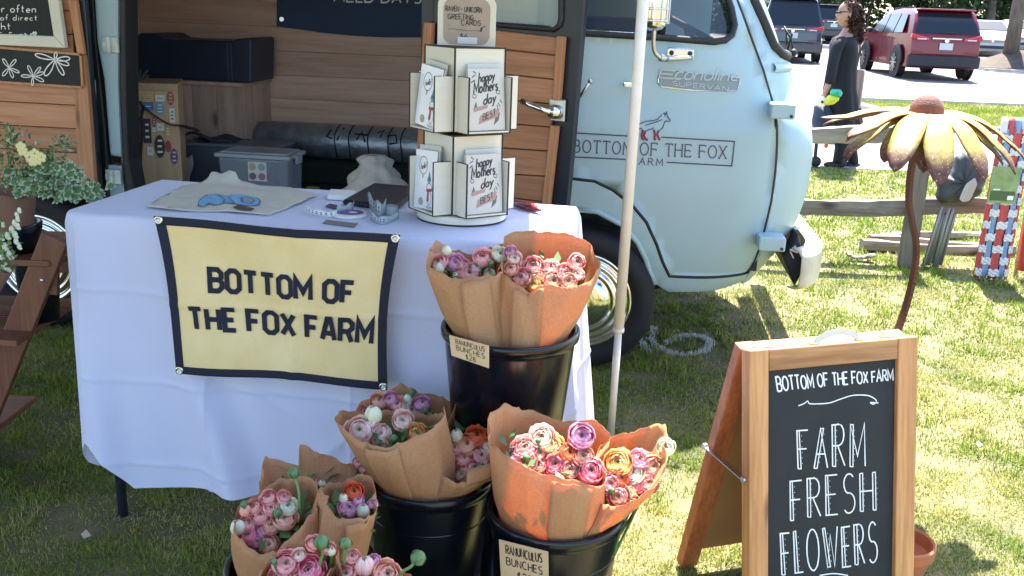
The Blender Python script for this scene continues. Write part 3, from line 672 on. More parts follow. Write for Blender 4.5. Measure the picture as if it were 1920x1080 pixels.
# front frame of the opening, upper rail, dark sill
mb = MB(); mb.bx(XRo - .02, XRo + .06, -.03, .03, .42, 1.80); mb.bx(XL - .05, XRo + .08, -.0, .05, 1.72, 1.82); mb.build('opening_frame', navy_frame, van, bevel=.008)
mb = MB(); mb.bx(vp(190, 300)[0], XRo + .30, -.035, .05, .36, .50); mb.build('door_sill', navy_frame, van, bevel=.01)
# interior --------------------------------------------------------
FZ = .52; WY = 1.42
carpet = M('dark_green_carpet', (.012, .022, .02), rough=1, var=.4, vs_=60, bump=.8, bs=300)
mb = MB(); mb.bx(-3.05, XRo + .7, .04, 1.74, FZ - .05, FZ); mb.build('floor_mat', carpet, van)
ipl = [(VAN.hit(500, y_, WY).z) for y_ in (345, 300, 262, 223, 183, 148, 112, 75, 38, 2, -35, -72, -110)]
k = 0
zb = FZ + .003
while zb < 1.84:
    hh = .128; mb = MB(); mb.bx(-2.6, XRo + .5, WY, WY + .02, zb, zb + hh - .0015); mb.build('wall_plank', pine_in, van, bevel=.002, seg=1); zb += hh
mb = MB()
for i in range(11): mb.bx(-2.62, -2.60, .06 + i * .125, .06 + i * .125 + .122, FZ, 1.84)
mb.build('rear_lining', pine_in, van)
mb = MB(); mb.bx(-2.6, XRo + .5, .05, WY, 1.85, 1.865); mb.build('ceiling_lining', pine_in, van)
# cabinet along the far wall
cb_tl = VAN.hit(340, 168, 1.0); cb_tr = VAN.hit(490, 157, 1.0)
zt = VAN.hitz(480, 160, 0).z
cx1 = VAN.hit(455, 200, 1.02).x; ctop = VAN.hit(455, 163, 1.02).z
cabt = [VAN.hit(455, 167, 1.02).z]
n_b = 6; x0 = VAN.hit(250, 200, 1.02).x - .5
mb = MB(); mb.bx(x0, cx1 + .01, 1.0, WY - .002, ctop, ctop + .02); cab = mb.build('wheel_box', pine_v, van, bevel=.003)
bw = (cx1 - x0) / 8
for i in range(8): MB().bx(x0 + i * bw + .001, x0 + (i + 1) * bw - .001, 1.02, 1.04, FZ + .002, ctop - .001).build('panel_board', pine_v, cab, bevel=.002, seg=1)
for i in range(3): MB().bx(cx1 - .02, cx1, 1.042 + i * .125, 1.042 + i * .125 + .122, FZ + .002, ctop - .001).build('panel_board', pine_v, cab, bevel=.002, seg=1)
# seat behind the front window, wheel
seat_m = M('blue_vinyl', (.03, .08, .22), rough=.4, var=.2, vs_=3)
c = VAN.hit(1150, 45, .5)
mb = MB(); mb.bx(c.x - .20, c.x + .22, .38, .85, c.z - .55, c.z + .03); mb.bx(c.x - .22, c.x + .45, .36, .86, c.z - .75, c.z - .5); mb.build('front_seat', seat_m, van, bevel=.04, seg=3)
c = VAN.hit(1290, 52, .45); m_ = Matrix.Rotation(R(25), 3, 'Y')
mb = MB(); mb.tube([c + m_ @ Vector((.19 * math.cos(a / 24 * 6.283), .19 * math.sin(a / 24 * 6.283), 0)) for a in range(24)], .011, 8, closed=True); mb.tube([c, c + Vector((.15, 0, -.5))], .02, 8); mb.build('steering_wheel', black_matte, van, smooth=True)
mb = MB(); mb.bx(XN - .75, XN - .30, .2, 1.55, 1.0, 1.2); mb.build('dashboard', black_matte, van, bevel=.03)
mb = MB(); mb.bx(xr - .35, XN - .2, .08, 1.7, .44, .5); mb.build('cab_floor', black_matte, van)
# door glass, vent bar
gl = M('dark_window_glass', (.03, .045, .06), rough=.04, alpha=.62, spec=1.0)
link('side_window', patch(shrink(win, -.01), [], lambda x, z: S(x, z, -.02), .1, 'side_window'), gl, door, None, True)
wseal = [S(a, b, .004) for a, b in sample_path(win, .03)]
mb = MB(); mb.tube(wseal + [wseal[0]], .013, 8); mb.build('window_seal', rubber, door, smooth=True)
q0 = vp(1240, 68); q1 = vp(1262, -90)
mb = MB(); mb.tube([S(*q0, -.004), S(*q1, -.004)], .014, 8); mb.build('vent_frame', black_matte, door, smooth=True)
q0 = vp(1228, 66); q1 = vp(1248, -90)
mb = MB(); mb.tube([S(*q0, .004), S(*q1, .004)], .005, 8); mb.tube([S(*vp(1088, 56), .006), S(*vp(1228, 66), .006)], .004, 8); mb.build('window_trim', chrome, door, smooth=True)
# crease mouldings are in the panel profile; door handle, mirror arm, mirror, badge
hp = VAN.hit(1276, 101, -.05); mb = MB(); mb.bx(hp.x - .05, hp.x + .05, -.062, -.052, hp.z - .021, hp.z + .021); mp_ = mb.build('mirror_base', chrome, van, bevel=.008)
mb = MB()
for dx in (-.034, .034): mb.tube([(hp.x + dx, -.064, hp.z + .003), (hp.x + dx, -.069, hp.z + .003)], .009, 12)
mb.build('screw', black_matte, mp_)
a = [VAN.hit(1296, 108, -.08), VAN.hit(1250, 110, -.12), VAN.hit(1238, 108, -.15), VAN.hit(1226, 92, -.17), VAN.hit(1227, 50, -.19)]
mb = MB(); mb.tube([(hp.x + .03, -.062, hp.z - .012)] + catmull(a, 5), .008, 10); mb.tube([a[1], a[2]], .013, 10); mb.build('mirror_arm', brushed, van, smooth=True)
mc = VAN.hit(1229, 0, -.19); w_ = .052
mb = MB(); mb.lathe([(.014, -.105), (.030, -.10), (.046, -.085), (.050, -.06), (.050, .0), (.050, .15)], mc, 20); mb.build('mirror', chrome, van, smooth=True)
mb = MB()
for zz in (-.07, -.03, .01, .05): mb.lathe([(.0505, zz - .004), (.057, zz - .002), (.057, zz + .002), (.0505, zz + .004)], mc, 24)
for k in range(7):
    a_ = R(180 + k * 30); mb.bar(mc + Vector((.053 * math.cos(a_), .053 * math.sin(a_), -.08)), mc + Vector((.053 * math.cos(a_), .053 * math.sin(a_), .12)), .004, .004)
mb.build('mirror_cage', brushed, van)
# handle of the front door, glimpsed beside the open door
c = VAN.hit(1175, 158, -.07); mb = MB(); mb.tube([c + Vector((0, .03, 0)), c + Vector((0, -.01, 0))], .009, 10); mb.bar(c + Vector((-.012, -.01, .0)), c + Vector((.045, -.012, -.002)), .012, .01); mb.build('door_lock', chrome, door, smooth=True)
# badge
bd = [(1234, 146), (1241, 131), (1254, 133), (1389, 147), (1388, 156), (1382, 172), (1300, 170), (1240, 163), (1234, 156)]
badge_m = M('badge_grey', (.20, .24, .26), rough=.4, metal=.3)
me = patch(vpoly(bd), [], lambda x, z: S(x, z, .005), .05, 'badge'); o = link('badge', me, badge_m, van, 'grey script badge of the van model on the front door'); bm_fix(me, (0, -1, 0)); mods(o, 0, 1, .006, 0, -1)
mb = MB(); P_ = [S(*vp(x, y), .006) for x, y in bd]; mb.tube(P_ + [P_[0]], .0022, 6); mb.build('badge_rim', chrome, o)
def on_door(quad, out=.004):
    c = [vp(*p) for p in quad]; c = [Vector(p) for p in c]
    def fn(u, v, lift=0.0):
        p = c[3].lerp(c[2], u).lerp(c[0].lerp(c[1], u), v); return S(p.x, p.y, out + lift)
    return fn
mb = MB(); write(mb, 'SUPERVAN', on_door([(1262, 152), (1366, 163), (1365, 171), (1262, 161)], .009), w=.16, gap=.22); mb.build('badge_lettering', M('badge_silver', (.42, .46, .48), rough=.5, metal=.3), o)
fn = on_door([(1240, 131), (1386, 140), (1386, 153), (1240, 146)], .010)
mb = MB(); write(mb, 'Econoline' if False else 'E', on_door([(1240, 131), (1268, 133), (1264, 148), (1236, 146)], .010), w=.17)
write(mb, 'conoline', on_door([(1268, 120), (1384, 128), (1384, 152), (1264, 149)], .010), w=.10, gap=.10, slant=.25, seed=2)
ribbon(mb, [(.0, .02), (1.0, .02)], .09, lambda a_, b_, l: fn(a_, b_, l), .0)
mb.build('badge_script', M('badge_silver', (.4, .4, .4)), o)
# logo
logo = M('logo_vinyl', (.055, .035, .085), rough=.5); maroon = M('logo_maroon', (.20, .01, .06), rough=.5)
mb = MB()
write(mb, 'BOTTOM OF THE FOX', on_door([(1076, 262), (1362, 274), (1361, 297), (1075, 285)], .005), w=.085, serif=.085, gap=.26, space=.5, lift=0)
write(mb, 'FARM', on_door([(1186, 295), (1243, 298), (1242, 310), (1184, 307)], .005), w=.11, serif=.09, gap=.45, lift=0)
f1 = lambda a_, b_, l: S(a_, b_, .005)
for pl in ([(1078, 249), (1197, 256)], [(1240, 257), (1377, 265), (1372, 311), (1250, 304)], [(1074, 294), (1180, 299)]): ribbon(mb, vpoly(pl), .0045, f1)
for pl in ([(1180, 260), (1178, 248), (1190, 240), (1200, 232), (1212, 227), (1224, 226), (1232, 224), (1242, 215), (1246, 212), (1247, 217), (1250, 211), (1252, 219), (1257, 225), (1256, 227), (1247, 227), (1242, 240), (1237, 244)], [(1210, 235), (1222, 231), (1232, 228), (1241, 224)], [(1196, 242), (1202, 240), (1206, 247)], [(1208, 247), (1216, 243), (1224, 241), (1226, 239)]): ribbon(mb, vpoly(pl), .0035, f1)
mb.build('logo_print', logo, van, 'dark thin farm logo with fox outline printed on the front door')
mb = MB()
for pl in ([(1206, 243), (1203, 252), (1204, 260), (1208, 262)], [(1210, 246), (1207, 254), (1212, 262), (1215, 262)], [(1226, 243), (1228, 252), (1227, 260), (1230, 262)], [(1235, 244), (1232, 252), (1236, 261), (1238, 262)]): ribbon(mb, vpoly(pl), .008, f1)
mb.build('logo_legs', maroon, van)
# hinges on the seam
for (x0_, y0_, x1_, y1_) in ((1446, 193, 1486, 222), (1423, 442, 1468, 467)):
    a = VAN.hit(x0_, y0_, -.06); b = VAN.hit(x1_, y1_, -.03); mb = MB(); mb.bx(a.x, b.x, -.085, .03, b.z, a.z); hh_ = mb.build('hinge_cover', van_paint, van, bevel=.006)
    mb = MB(); mb.tube([(b.x - .014, -.086, b.z + .012), (b.x - .014, -.090, b.z + .012)], .006, 10); mb.build('bolt', black_matte, hh_)
# side light, bumper, wiper
amber = M('amber_lens', (.55, .16, .04), rough=.25, coat=.5)
c = corner_s(1479, 447); P_ = S(*c, .01); mb = MB(); mb.lathe([(.0, .028), (.03, .022), (.034, .0), (.034, -.01)], (0, 0, 0), 20, 'x'); o = mb.build('side_light', amber, van, smooth=True); o.location = P_; o.rotation_euler = (0, 0, R(-35)); o.scale = (1, 1, .9)
mb = MB(); mb.tube([P_ + Vector((-.02, -.02, .045)), P_ + Vector((.015, -.01, .043)), P_ + Vector((.035, .02, .040))], .006, 8); mb.tube([P_ + Vector((-.02, -.02, -.042)), P_ + Vector((.015, -.01, -.043)), P_ + Vector((.035, .02, -.040))], .006, 8); mb.build('light_surround', van_paint, van, smooth=True)
cream = M('cream_bumper_paint', (.62, .58, .46), rough=.35, var=.18, vs_=9, coat=.3)
bc = VAN.hit(1508, 470, .1); z1b, z0b = VAN.hit(1500, 458, .1).z, VAN.hit(1505, 540, .02).z
prof = [(-.03, 0), (.02, .004), (.048, .02), (.052, .08), (.048, .138), (.02, .156), (-.03, .16)]
def bump_fn(u, v):
    a, h_ = prof[int(round(v * 6))]; s_ = u * 2.3
    bx0 = VAN.hit(1534, 490, .05).x; z_ = z0b + h_ * (z1b - z0b) / .16
    if s_ < .32:
        q = s_ / .32; return Vector((bx0 - .10 * (1 - math.sin(q * math.pi / 2)) + a * (.4 + .6 * q), -.01 + .30 * (1 - math.cos(q * math.pi / 2)) + (1 - q) * a * -.8 + .01, z_))
    return Vector((bx0 + a, .29 + (s_ - .32) * .72, z_))
mb = MB(); mb.grid(bump_fn, 40, 6); mb.build('bumper', cream, van, smooth=False, auto=32, solid=.006)
mb = MB(); p0 = VAN.hit(1478, 450, .10); mb.prism([tuple(VAN.hit(x, y, .07)) for x, y in ((1470, 486), (1490, 538), (1512, 498), (1497, 436))], (0, 1.4, 0)); mb.build('bumper_apron', black_matte, van, bevel=.01)
mb = MB()
for a_, b_ in (((1481, 468), (1496, 474)), ((1483, 470), (1492, 461)), ((1482, 472), (1488, 484))): mb.tube([VAN.hit(*a_, .05), VAN.hit(*b_, .05)], .003, 6)
mb.build('apron_mark', chalk, van)
mb = MB(); w0 = S(*corner_s(1484, 96), .03); mb.tube([w0, w0 + Vector((-.012, .01, .05)), w0 + Vector((-.045, .02, .10))], .004, 8); mb.ball(w0, .016); mb.tube([w0 + Vector((-.02, .03, .01)), w0 + Vector((-.01, .02, .07)), w0 + Vector((-.035, .02, .085)), w0 + Vector((-.03, .0, .03))], .005, 8); mb.build('wiper', black_matte, van, smooth=True)
# wheels
def wheel(x, z, y, name='wheel', rs=1.0):
    c = Vector((x, y, z)); r = z - .004
    mb = MB(); mb.lathe([(r * .66, -.02), (r * .70, -.045), (r * .80, -.062), (r * .92, -.05), (r * .985, -.025), (r, .0), (r, .13), (r * .96, .155), (r * .7, .16)], c, 48, 'y'); w = mb.build(name, tyre_m, van, smooth=True)
    mb = MB(); mb.lathe([(.0, -.055), (.04, -.056), (.085, -.050), (.105, -.035), (.112, -.028), (.118, -.036), (.128, -.040), (.137, -.030), (.143, -.022), (.150, -.030), (.158, -.034), (.166, -.024), (.172, -.014), (.178, -.026), (.187, -.034), (.196, -.036), (.204, -.028), (.209, -.012), (.209, .02)], c, 48, 'y')
    mb.build('hubcap', chrome, w, smooth=True); return w
wheel(wx, wz, -.0); wheel(rear_w[0], rear_w[1] - .0, .0)
mb = MB(); mb.bx(wx - .45, wx + .45, .24, .30, .30, .50); mb.bx(-2.75, -1.75, .24, .3, .3, .50); mb.bx(-3.0, XN - .5, .3, 1.5, .30, .36); mb.tube([(wx, .2, wz), (wx, 1.5, wz)], .03, 8); mb.tube([(wx + .28, .25, .30), (wx + .45, .25, .37)], .02, 8); mb.build('underbody', black_matte, van)
wheel(wx, wz, 1.45); 
# ------------------------------------------------------------------ open front cargo door (hinged at the front post)
hx = XRo + .03
DA = R(-6.5 - 24); hw = VAN.m @ Vector((hx, -.055, 0)); DF = Frame((hw.x, hw.y, 0), DA)
def dpl(pts, ly=0.0): return [DF.hit(x, y, ly) for x, y in pts]
def rel_part(name, mb, mat, parent, fr, **kw):
    """part built in frame fr's local space, parented to the van"""
    o = mb.build(name, mat, parent, **kw); o.matrix_local = van.matrix_world.inverted() @ fr.m if parent is van else Matrix(); return o
ex = DF.hit(1088, 200, 0).x; zb_ = DF.hit(1040, 400, 0).z
wq = dpl([(930, -90), (930, 45), (1045, 58), (1052, 40), (1056, -90)])
fr_out = [(.0, 1.76), (DF.hit(1098, 0).x, 1.76), (DF.hit(1096, 0).x, DF.hit(1096, 0).z), (DF.hit(1075, 250).x, DF.hit(1075, 250).z), (DF.hit(1060, 412).x, DF.hit(1060, 412).z), (.0, DF.hit(1060, 412).z - .01)]
wh = [(.06, 1.66), (.06, DF.hit(815, 38).z)] + [(p.x, p.z) for p in (DF.hit(1040, 55), DF.hit(1050, 47), DF.hit(1053, 35), DF.hit(1053, 0))] + [(DF.hit(1053, 0).x, 1.66)]
me = patch(fr_out, [wh], lambda x, z: (x, 0, z), .2, 'cargo_door'); cd = link('cargo_door', me, navy_frame, van, 'open front cargo door with cedar lining and frosted window'); cd.matrix_local = van.matrix_world.inverted() @ DF.m; mods(cd, .006, 2, .035, 0, -1)
bm_fix(me, (0, -1, 0))
link('door_window', patch(shrink(wh, -.008), [], lambda x, z: (x, .02, z), .2, 'door_window'), M('pale_reflecting_glass', (.50, .68, .68), rough=.08, alpha=.45, spec=.8), cd)
mb = MB(); P_ = [Vector((a, -.003, b)) for a, b in wh]; mb.tube(P_ + [P_[0]], .011, 8); mb.build('window_seal', rubber, cd, smooth=True)
# boards on the inside of the door
ys = [(57, 70), (92, 104), (138, 149), (186, 195), (230, 238), (277, 283), (325, 330), (368, 378), (388, 398)]
for i in range(len(ys) - 1):
    (a0_, a1_), (b0_, b1_) = ys[i], ys[i + 1]
    xr_t = 1050 - (a1_ - 70) * .095; xr_b = 1050 - (b1_ - 70) * .095
    if 3 > i > 1: pass
    lx = .045
    tl = DF.hit(940, a0_ + 1, -.01); tr = DF.hit(xr_t, a1_ + 1, -.01); br = DF.hit(xr_b, b1_ - 1.0, -.01); bl = DF.hit(940, b0_ - 1.0, -.01)
    sl = (tr.z - tl.z) / (tr.x - tl.x); sb = (br.z - bl.z) / (br.x - bl.x)
    T0 = tl.z + sl * (lx - tl.x); B0 = bl.z + sb * (lx - bl.x)
    mb = MB(); mb.prism([(lx, -.003, T0), (tr.x, -.003, tr.z), (br.x, -.003, br.z), (lx, -.003, B0)], (0, -.016 - .002 * (i % 2), 0)); mb.build('door_plank', cedar, cd, bevel=.002, seg=1)
for a_, b_ in (((1050, 69), (1062, 70)), ((1046, 237), (1052, 237))):
    pass
def trim(q, name='trim_board', ly=-.003, th=-.028, mat=None, par=None, fr=None):
    P_ = [(fr or DF).hit(x, y, ly) for x, y in q]; mb = MB(); mb.prism([(p.x, ly, p.z) for p in P_], (0, th, 0)); return mb.build(name, mat or cedar_v, par or cd, bevel=.002, seg=1)
trim([(1050, 68), (1063, 69), (1054, 188), (1042, 187)]); trim([(1038, 234), (1051, 236), (1034, 386), (1022, 386)])
trim([(802, 42), (817, 43), (800, 340), (786, 338)])
# latch lever
hc = DF.hit(1037, 210, -.04)
mb = MB(); mb.lathe([(.0, -.022), (.016, -.02), (.022, -.01), (.026, .0), (.026, .022)], hc, 20, 'y'); hd = mb.build('latch', chrome, cd, smooth=True)
mb = MB(); a = hc + Vector((.0, -.02, 0)); b = DF.hit(978, 189, -.075); mb.tube([a, a.lerp(b, .35) + Vector((0, -.008, 0)), b], [.010, .010, .012], 10); mb.build('lever', chrome, hd, smooth=True)
mb = MB(); mb.bx(hc.x - .03, hc.x + .035, -.02, -.004, hc.z - .035, hc.z + .045); mb.build('latch_plate', brushed, cd, bevel=.004)
# dark check strap visible beside the door against the front door
a = VAN.hit(1083, 188, -.09); b = VAN.hit(1107, 152, -.11); mb = MB(); mb.tube([a, b], .006, 8); mb.ball(b, .010); mb.build('front_door_handle', brushed, van, smooth=True)
# ------------------------------------------------------------------ rear cargo door folded back flat, inside facing out
RF = Frame(tuple(VAN.m @ Vector((0, -.115, 0))), R(-6.5))
def rl(pts, ly=0.0): return [RF.hit(x, y, ly) for x, y in pts]
hxr = RF.hit(176, 150).x; zb2 = RF.hit(100, 376).z
fo = [(hxr - .72, 1.76)] + [(p.x, p.z) for p in rl([(156, 0)])] + [(p.x, p.z) for p in rl([(186, 374)])] + [(hxr - .72, zb2)]
fo[1] = (fo[1][0], fo[1][1]); fo.insert(1, (fo[1][0] - .05, 1.76))
mb = MB(); mb.prism([(a, .012, b) for a, b in fo], (0, .03, 0)); rd = mb.build('rear_cargo_door', navy_frame, van, bevel=.006, label='rear cargo door folded back with cedar boards facing out'); rd.matrix_local = van.matrix_world.inverted() @ RF.m
yl = [372, 328, 285, 239, 196, 152, 105, 64, 48, 15, -30, -75, -120]
yl = [372, 329, 285, 240, 196, 152, 108, 64, 20, -24, -68, -112]
for i in range(len(yl) - 1):
    b_ = RF.hit(120, yl[i]); t_ = RF.hit(120, yl[i + 1]); xa = RF.hit(152 - (372 - yl[i]) * .048, yl[i]).x; xb = RF.hit(152 - (372 - yl[i + 1]) * .048, yl[i + 1]).x
    mb = MB(); mb.prism([(hxr - .70, .008, b_.z + .0015), (xa, .008, b_.z + .0015), (xb, .008, t_.z - .0015), (hxr - .70, .008, t_.z - .0015)], (0, -.014, 0)); mb.build('door_plank', cedar, rd, bevel=.002, seg=1)
trim([(133, 0), (148, 0), (163, 102), (150, 102)], par=rd, fr=RF, ly=.008, th=-.022); trim([(146, -90), (140, -90), (133, -2), (148, -2)][::-1] if False else [(122, -90), (138, -90), (148, -2), (133, -2)], par=rd, fr=RF, ly=.008, th=-.022)
trim([(143, 165), (153, 166), (163, 372), (150, 372)], par=rd, fr=RF, ly=.006, th=-.014)
trim([(148, 103), (164, 103), (171, 166), (184, 345), (182, 373), (163, 372), (153, 165)], par=rd, fr=RF, ly=.008, th=-.026)
# ------------------------------------------------------------------ things lying in the van
def vthing(name, label, cat, loc=None, group=None):
    t = thing(name, label, cat, VAN, group=group); return t
# dark tote on the wheel box
dark_blue = M('navy_plastic_box', (.012, .022, .05), rough=.45, var=.25, vs_=3)
t = vthing('storage_tote', 'long black plastic tote lying on the wooden box inside the van', 'storage box')
pts = [(232, 158), (470, 156), (471, 74), (466, 71), (444, 73), (438, 77), (330, 74), (306, 72), (290, 63), (262, 62), (256, 68), (232, 66)]
P_ = [VAN.hit(x, y, 1.03) for x, y in pts]
mb = MB(); mb.prism([(p.x, 1.03, max(p.z, ctop + .021)) for p in P_], (0, .33, 0)); mb.build('body', dark_blue, t, bevel=.008)
for px in (425, 432): 
    mb = MB(); a = VAN.hit(px, 80, 1.03); b = VAN.hit(px + 1, 152, 1.03); mb.bx(a.x, a.x + .005, 1.024, 1.03, b.z, a.z); mb.build('rib', M('grey_rib', (.05, .07, .12), rough=.4), t)
# sticker box
BXF = Frame(tuple(VAN.m @ Vector((VAN.hit(243, 250, .30).x - .0, .36, FZ))), R(-6.5 + 21))
box_w = wood('beige_plywood', (.50, .35, .21), (.40, .27, .15), 'z', scale=.5, knots=False)
c0 = BXF.hit(243, 172, 0); c1 = BXF.hit(332, 154, 0); c2 = BXF.hit(345, 332, 0)
x0b, x1b, zt_ = min(c0.x, 0) - .06, BXF.hit(337, 250, 0).x, BXF.hit(320, 158, 0).z
t = thing('sticker_box', 'wooden box covered in stickers standing in the left end of the van doorway', 'wooden box', BXF)
mb = MB(); mb.bx(x0b, x1b, 0, .30, .002, zt_); mb.build('case', box_w, t, bevel=.004)
mb = MB(); mb.bx(x0b, x1b + .003, -.004, .304, zt_ - .03, zt_ + .003); mb.build('lid', box_w, t, bevel=.003)
def disc(mb, c, rx, rz, n=24, th=-.0015): mb.prism([(c.x + rx * math.cos(2 * math.pi * k / n), c.y - .0045, c.z + rz * math.sin(2 * math.pi * k / n)) for k in range(n)], (0, th, 0))
stick = {'w': (.62, .62, .58), 'k': (.02, .02, .025), 'b': (.10, .30, .42), 'r': (.30, .06, .05), 'p': (.14, .06, .22), 'y': (.5, .36, .15), 'g': (.05, .12, .07), 'bl': (.05, .12, .35)}
for i, (x, y, w, h, shp, c_, c2_) in enumerate(((278, 184, 20, 14, 'r', 'y', 'bl'), (278, 199, 20, 16, 'r', 'bl', 'w'), (300, 184, 18, 12, 'r', 'w', 'g'), (300, 203, 16, 24, 'o', 'b', 'w'), (320, 184, 13, 26, 'o', 'r', 'y'), (323, 216, 10, 26, 'r', 'w', 'k'),
        (276, 245, 15, 46, 'r', 'k', 'w'), (289, 228, 8, 18, 'o', 'r', 'w'), (289, 243, 8, 8, 'r', 'w', 'k'), (301, 238, 14, 14, 'r', 'w', 'g'), (300, 274, 19, 42, 'o', 'k', 'w'), (282, 283, 12, 16, 'r', 'w', 'b'), (316, 274, 11, 22, 'o', 'r', 'r'), (327, 293, 13, 30, 'o', 'p', 'w'), (315, 246, 10, 22, 'o', 'y', 'w'), (259, 270, 9, 22, 'o', 'r', 'w'), (253, 322, 10, 30, 'o', 'g', 'k'), (246, 255, 8, 30, 'o', 'k', 'w'))):
    c = BXF.hit(x, y, 0); ax = BXF.hit(x + w / 2, y, 0).x - c.x; az = c.z - BXF.hit(x, y + h / 2, 0).z; mb = MB()
    if shp == 'o': disc(mb, c, ax, az)
    else: mb.prism([(c.x - ax, -.0045, c.z - az), (c.x + ax, -.0045, c.z - az), (c.x + ax, -.0045, c.z + az), (c.x - ax, -.0045, c.z + az)], (0, -.0015, 0))
    s_ = mb.build('sticker', M('sticker_' + c_, stick[c_], rough=.4), t)
    for k in range(3 if h > 16 else 1):
        mb = MB(); dz = (k - (1 if h > 16 else 0)) * az * .5; mb.bx(c.x - ax * (.55 - .1 * k), c.x + ax * (.5 - .1 * (k % 2)), -.0068, -.0062, c.z + dz - az * .09, c.z + dz + az * .09)
        mb.build('print', M('sticker_' + c2_, stick[c2_], rough=.4), s_)
strap_m = M('dark_webbing', (.03, .022, .03), rough=.8, var=.3, vs_=40)
mb = MB(); pp = catmull([BXF.hit(248, 180, -.02), BXF.hit(262, 192, -.03), BXF.hit(285, 213, -.02), BXF.hit(318, 233, -.012), BXF.hit(340, 236, .0), BXF.hit(372, 244, .25)], 6)
for a, b in zip(pp[:-1], pp[1:]): mb.bar(a, b + (b - a) * .1, .004, .022, up=(0, 1, 0))
for pl in ([(250, 182), (247, 210), (252, 236), (262, 226), (268, 205), (262, 190)], [(266, 205), (266, 260), (264, 300), (268, 335)]):
    q = catmull([BXF.hit(x, y, -.012) for x, y in pl], 5); mb.tube(q, .006, 6)
o = mb.build('carry_strap', strap_m, None, smooth=False); o.matrix_world = BXF.m; tag(o, 'dark webbing strap hanging across the sticker covered box', 'strap')
# twigs on the box top
mb = MB(); c = BXF.hit(262, 152, .1)
for k in range(14): a = random.uniform(0, 6.28); mb.tube([(c.x, .1, zt_), (c.x + .04 * math.cos(a), .1 + .04 * math.sin(a), zt_ + random.uniform(.02, .075))], .004, 5)
o = mb.build('fabric_scrap', M('olive_cloth', (.07, .09, .07), rough=.9), None); o.matrix_world = BXF.m; tag(o, 'crumpled grey green scrap on top of the sticker box', 'cloth')
# grey bin with folded papers
t = vthing('grey_bin', 'low grey storage bin behind the clear bin inside the van', 'storage box')
a = VAN.hit(345, 268, .78); b = VAN.hit(520, 268, .78)
mb = MB(); mb.bx(a.x, b.x, .78, 1.0, FZ + .002, a.z); mb.build('body', M('smoke_plastic', (.07, .09, .12), rough=.3), t, bevel=.012)
mb = MB(); mb.bx(a.x - .01, b.x + .01, .77, 1.01, a.z - .01, a.z + .006); mb.build('lid', M('smoke_plastic_lid', (.12, .15, .19), rough=.35), t, bevel=.004)
o = MB().grid(lambda u, v: (a.x + .0 + .26 * u, .80 + .18 * v, a.z + .012 + .03 * math.sin(3 * u + 1) * (1 - v) + .012 * math.sin(9 * u + 3 * v)), 14, 8).build('folded_jacket', M('dark_fabric', (.03, .035, .05), rough=.9), None, smooth=True, solid=.012); o.matrix_world = VAN.m; tag(o, 'dark folded fabric lying on the grey bin in the van', 'fabric')
o = MB().grid(lambda u, v: (a.x - .015 + .07 * u + .01 * math.sin(5 * v), .74 - .02 * v, FZ + .02 + .13 * (1 - v) + .012 * math.sin(7 * u)), 8, 8).build('paper_bag_handle', M('cream_fabric', (.42, .40, .34), rough=.9), None, smooth=True, solid=.006); o.matrix_world = VAN.m; tag(o, 'cream fabric strip hanging beside the sticker box', 'fabric')
# clear bin
t = vthing('clear_bin', 'clear plastic bin with lid holding small items and stickers, just behind the table', 'storage box')
yb = .42; a = VAN.hit(408, 300, yb); b = VAN.hit(540, 300, yb); zt2 = VAN.hit(470, 297, yb).z; cl = M('clear_plastic', (.42, .48, .56), rough=.2, alpha=.38, spec=.7)
mb = MB(); mb.prism([(a.x + .015, yb + .012, FZ + .003), (b.x - .012, yb + .012, FZ + .003), (b.x, yb, zt2), (a.x, yb, zt2)], (0, .20, 0)); mb.build('body', cl, t, bevel=.012, seg=3)
mb = MB(); mb.bx(a.x - .012, b.x + .012, yb - .012, yb + .215, zt2, zt2 + .018); mb.bx(a.x + .01, b.x - .01, yb + .008, yb + .195, zt2 + .018, zt2 + .026); mb.build('lid', M('cloudy_lid', (.45, .50, .56), rough=.3, alpha=.7), t, bevel=.005)
for xx in (a.x - .016, b.x + .016): mb = MB(); mb.box((xx, yb + .1, zt2 - .006), (.012, .07, .04)); mb.build('latch', M('cloudy_lid', (0, 0, 0)), t, bevel=.003)
c = VAN.hit(482, 322, yb - .004); w_ = (b.x - a.x) * .13
mb = MB(); mb.bx(c.x - w_, c.x + w_, yb - .002, yb + .002, c.z - w_, c.z + w_); st = mb.build('label_card', M('pale_card', (.60, .60, .57), rough=.6), t)
for dx, dz, cc in ((-.5, .5, 'y'), (.5, .5, 'b'), (-.5, -.5, 'p'), (.5, -.5, 'r')):
    mb = MB(); disc(mb, Vector((c.x + dx * w_, yb + .0015, c.z + dz * w_)), w_ * .38, w_ * .38); mb.build('round_print', M('muted_' + cc, {'y': (.42, .33, .22), 'b': (.25, .32, .42), 'p': (.14, .10, .16), 'r': (.25, .17, .20)}[cc], rough=.6), st)
mb = MB(); mb.bx(c.x + w_ * 1.15, c.x + w_ * 2.0, yb + .02, yb + .03, c.z - w_ * .8, c.z + w_ * .8); mb.build('photo_card', M('dark_print', (.05, .05, .07), rough=.4), t)
mb = MB(); mb.bx(a.x + .04, a.x + .16, yb + .05, yb + .12, FZ + .006, FZ + .035); mb.build('orange_pouch', M('orange_red', (.55, .10, .05), rough=.6), t, bevel=.01)
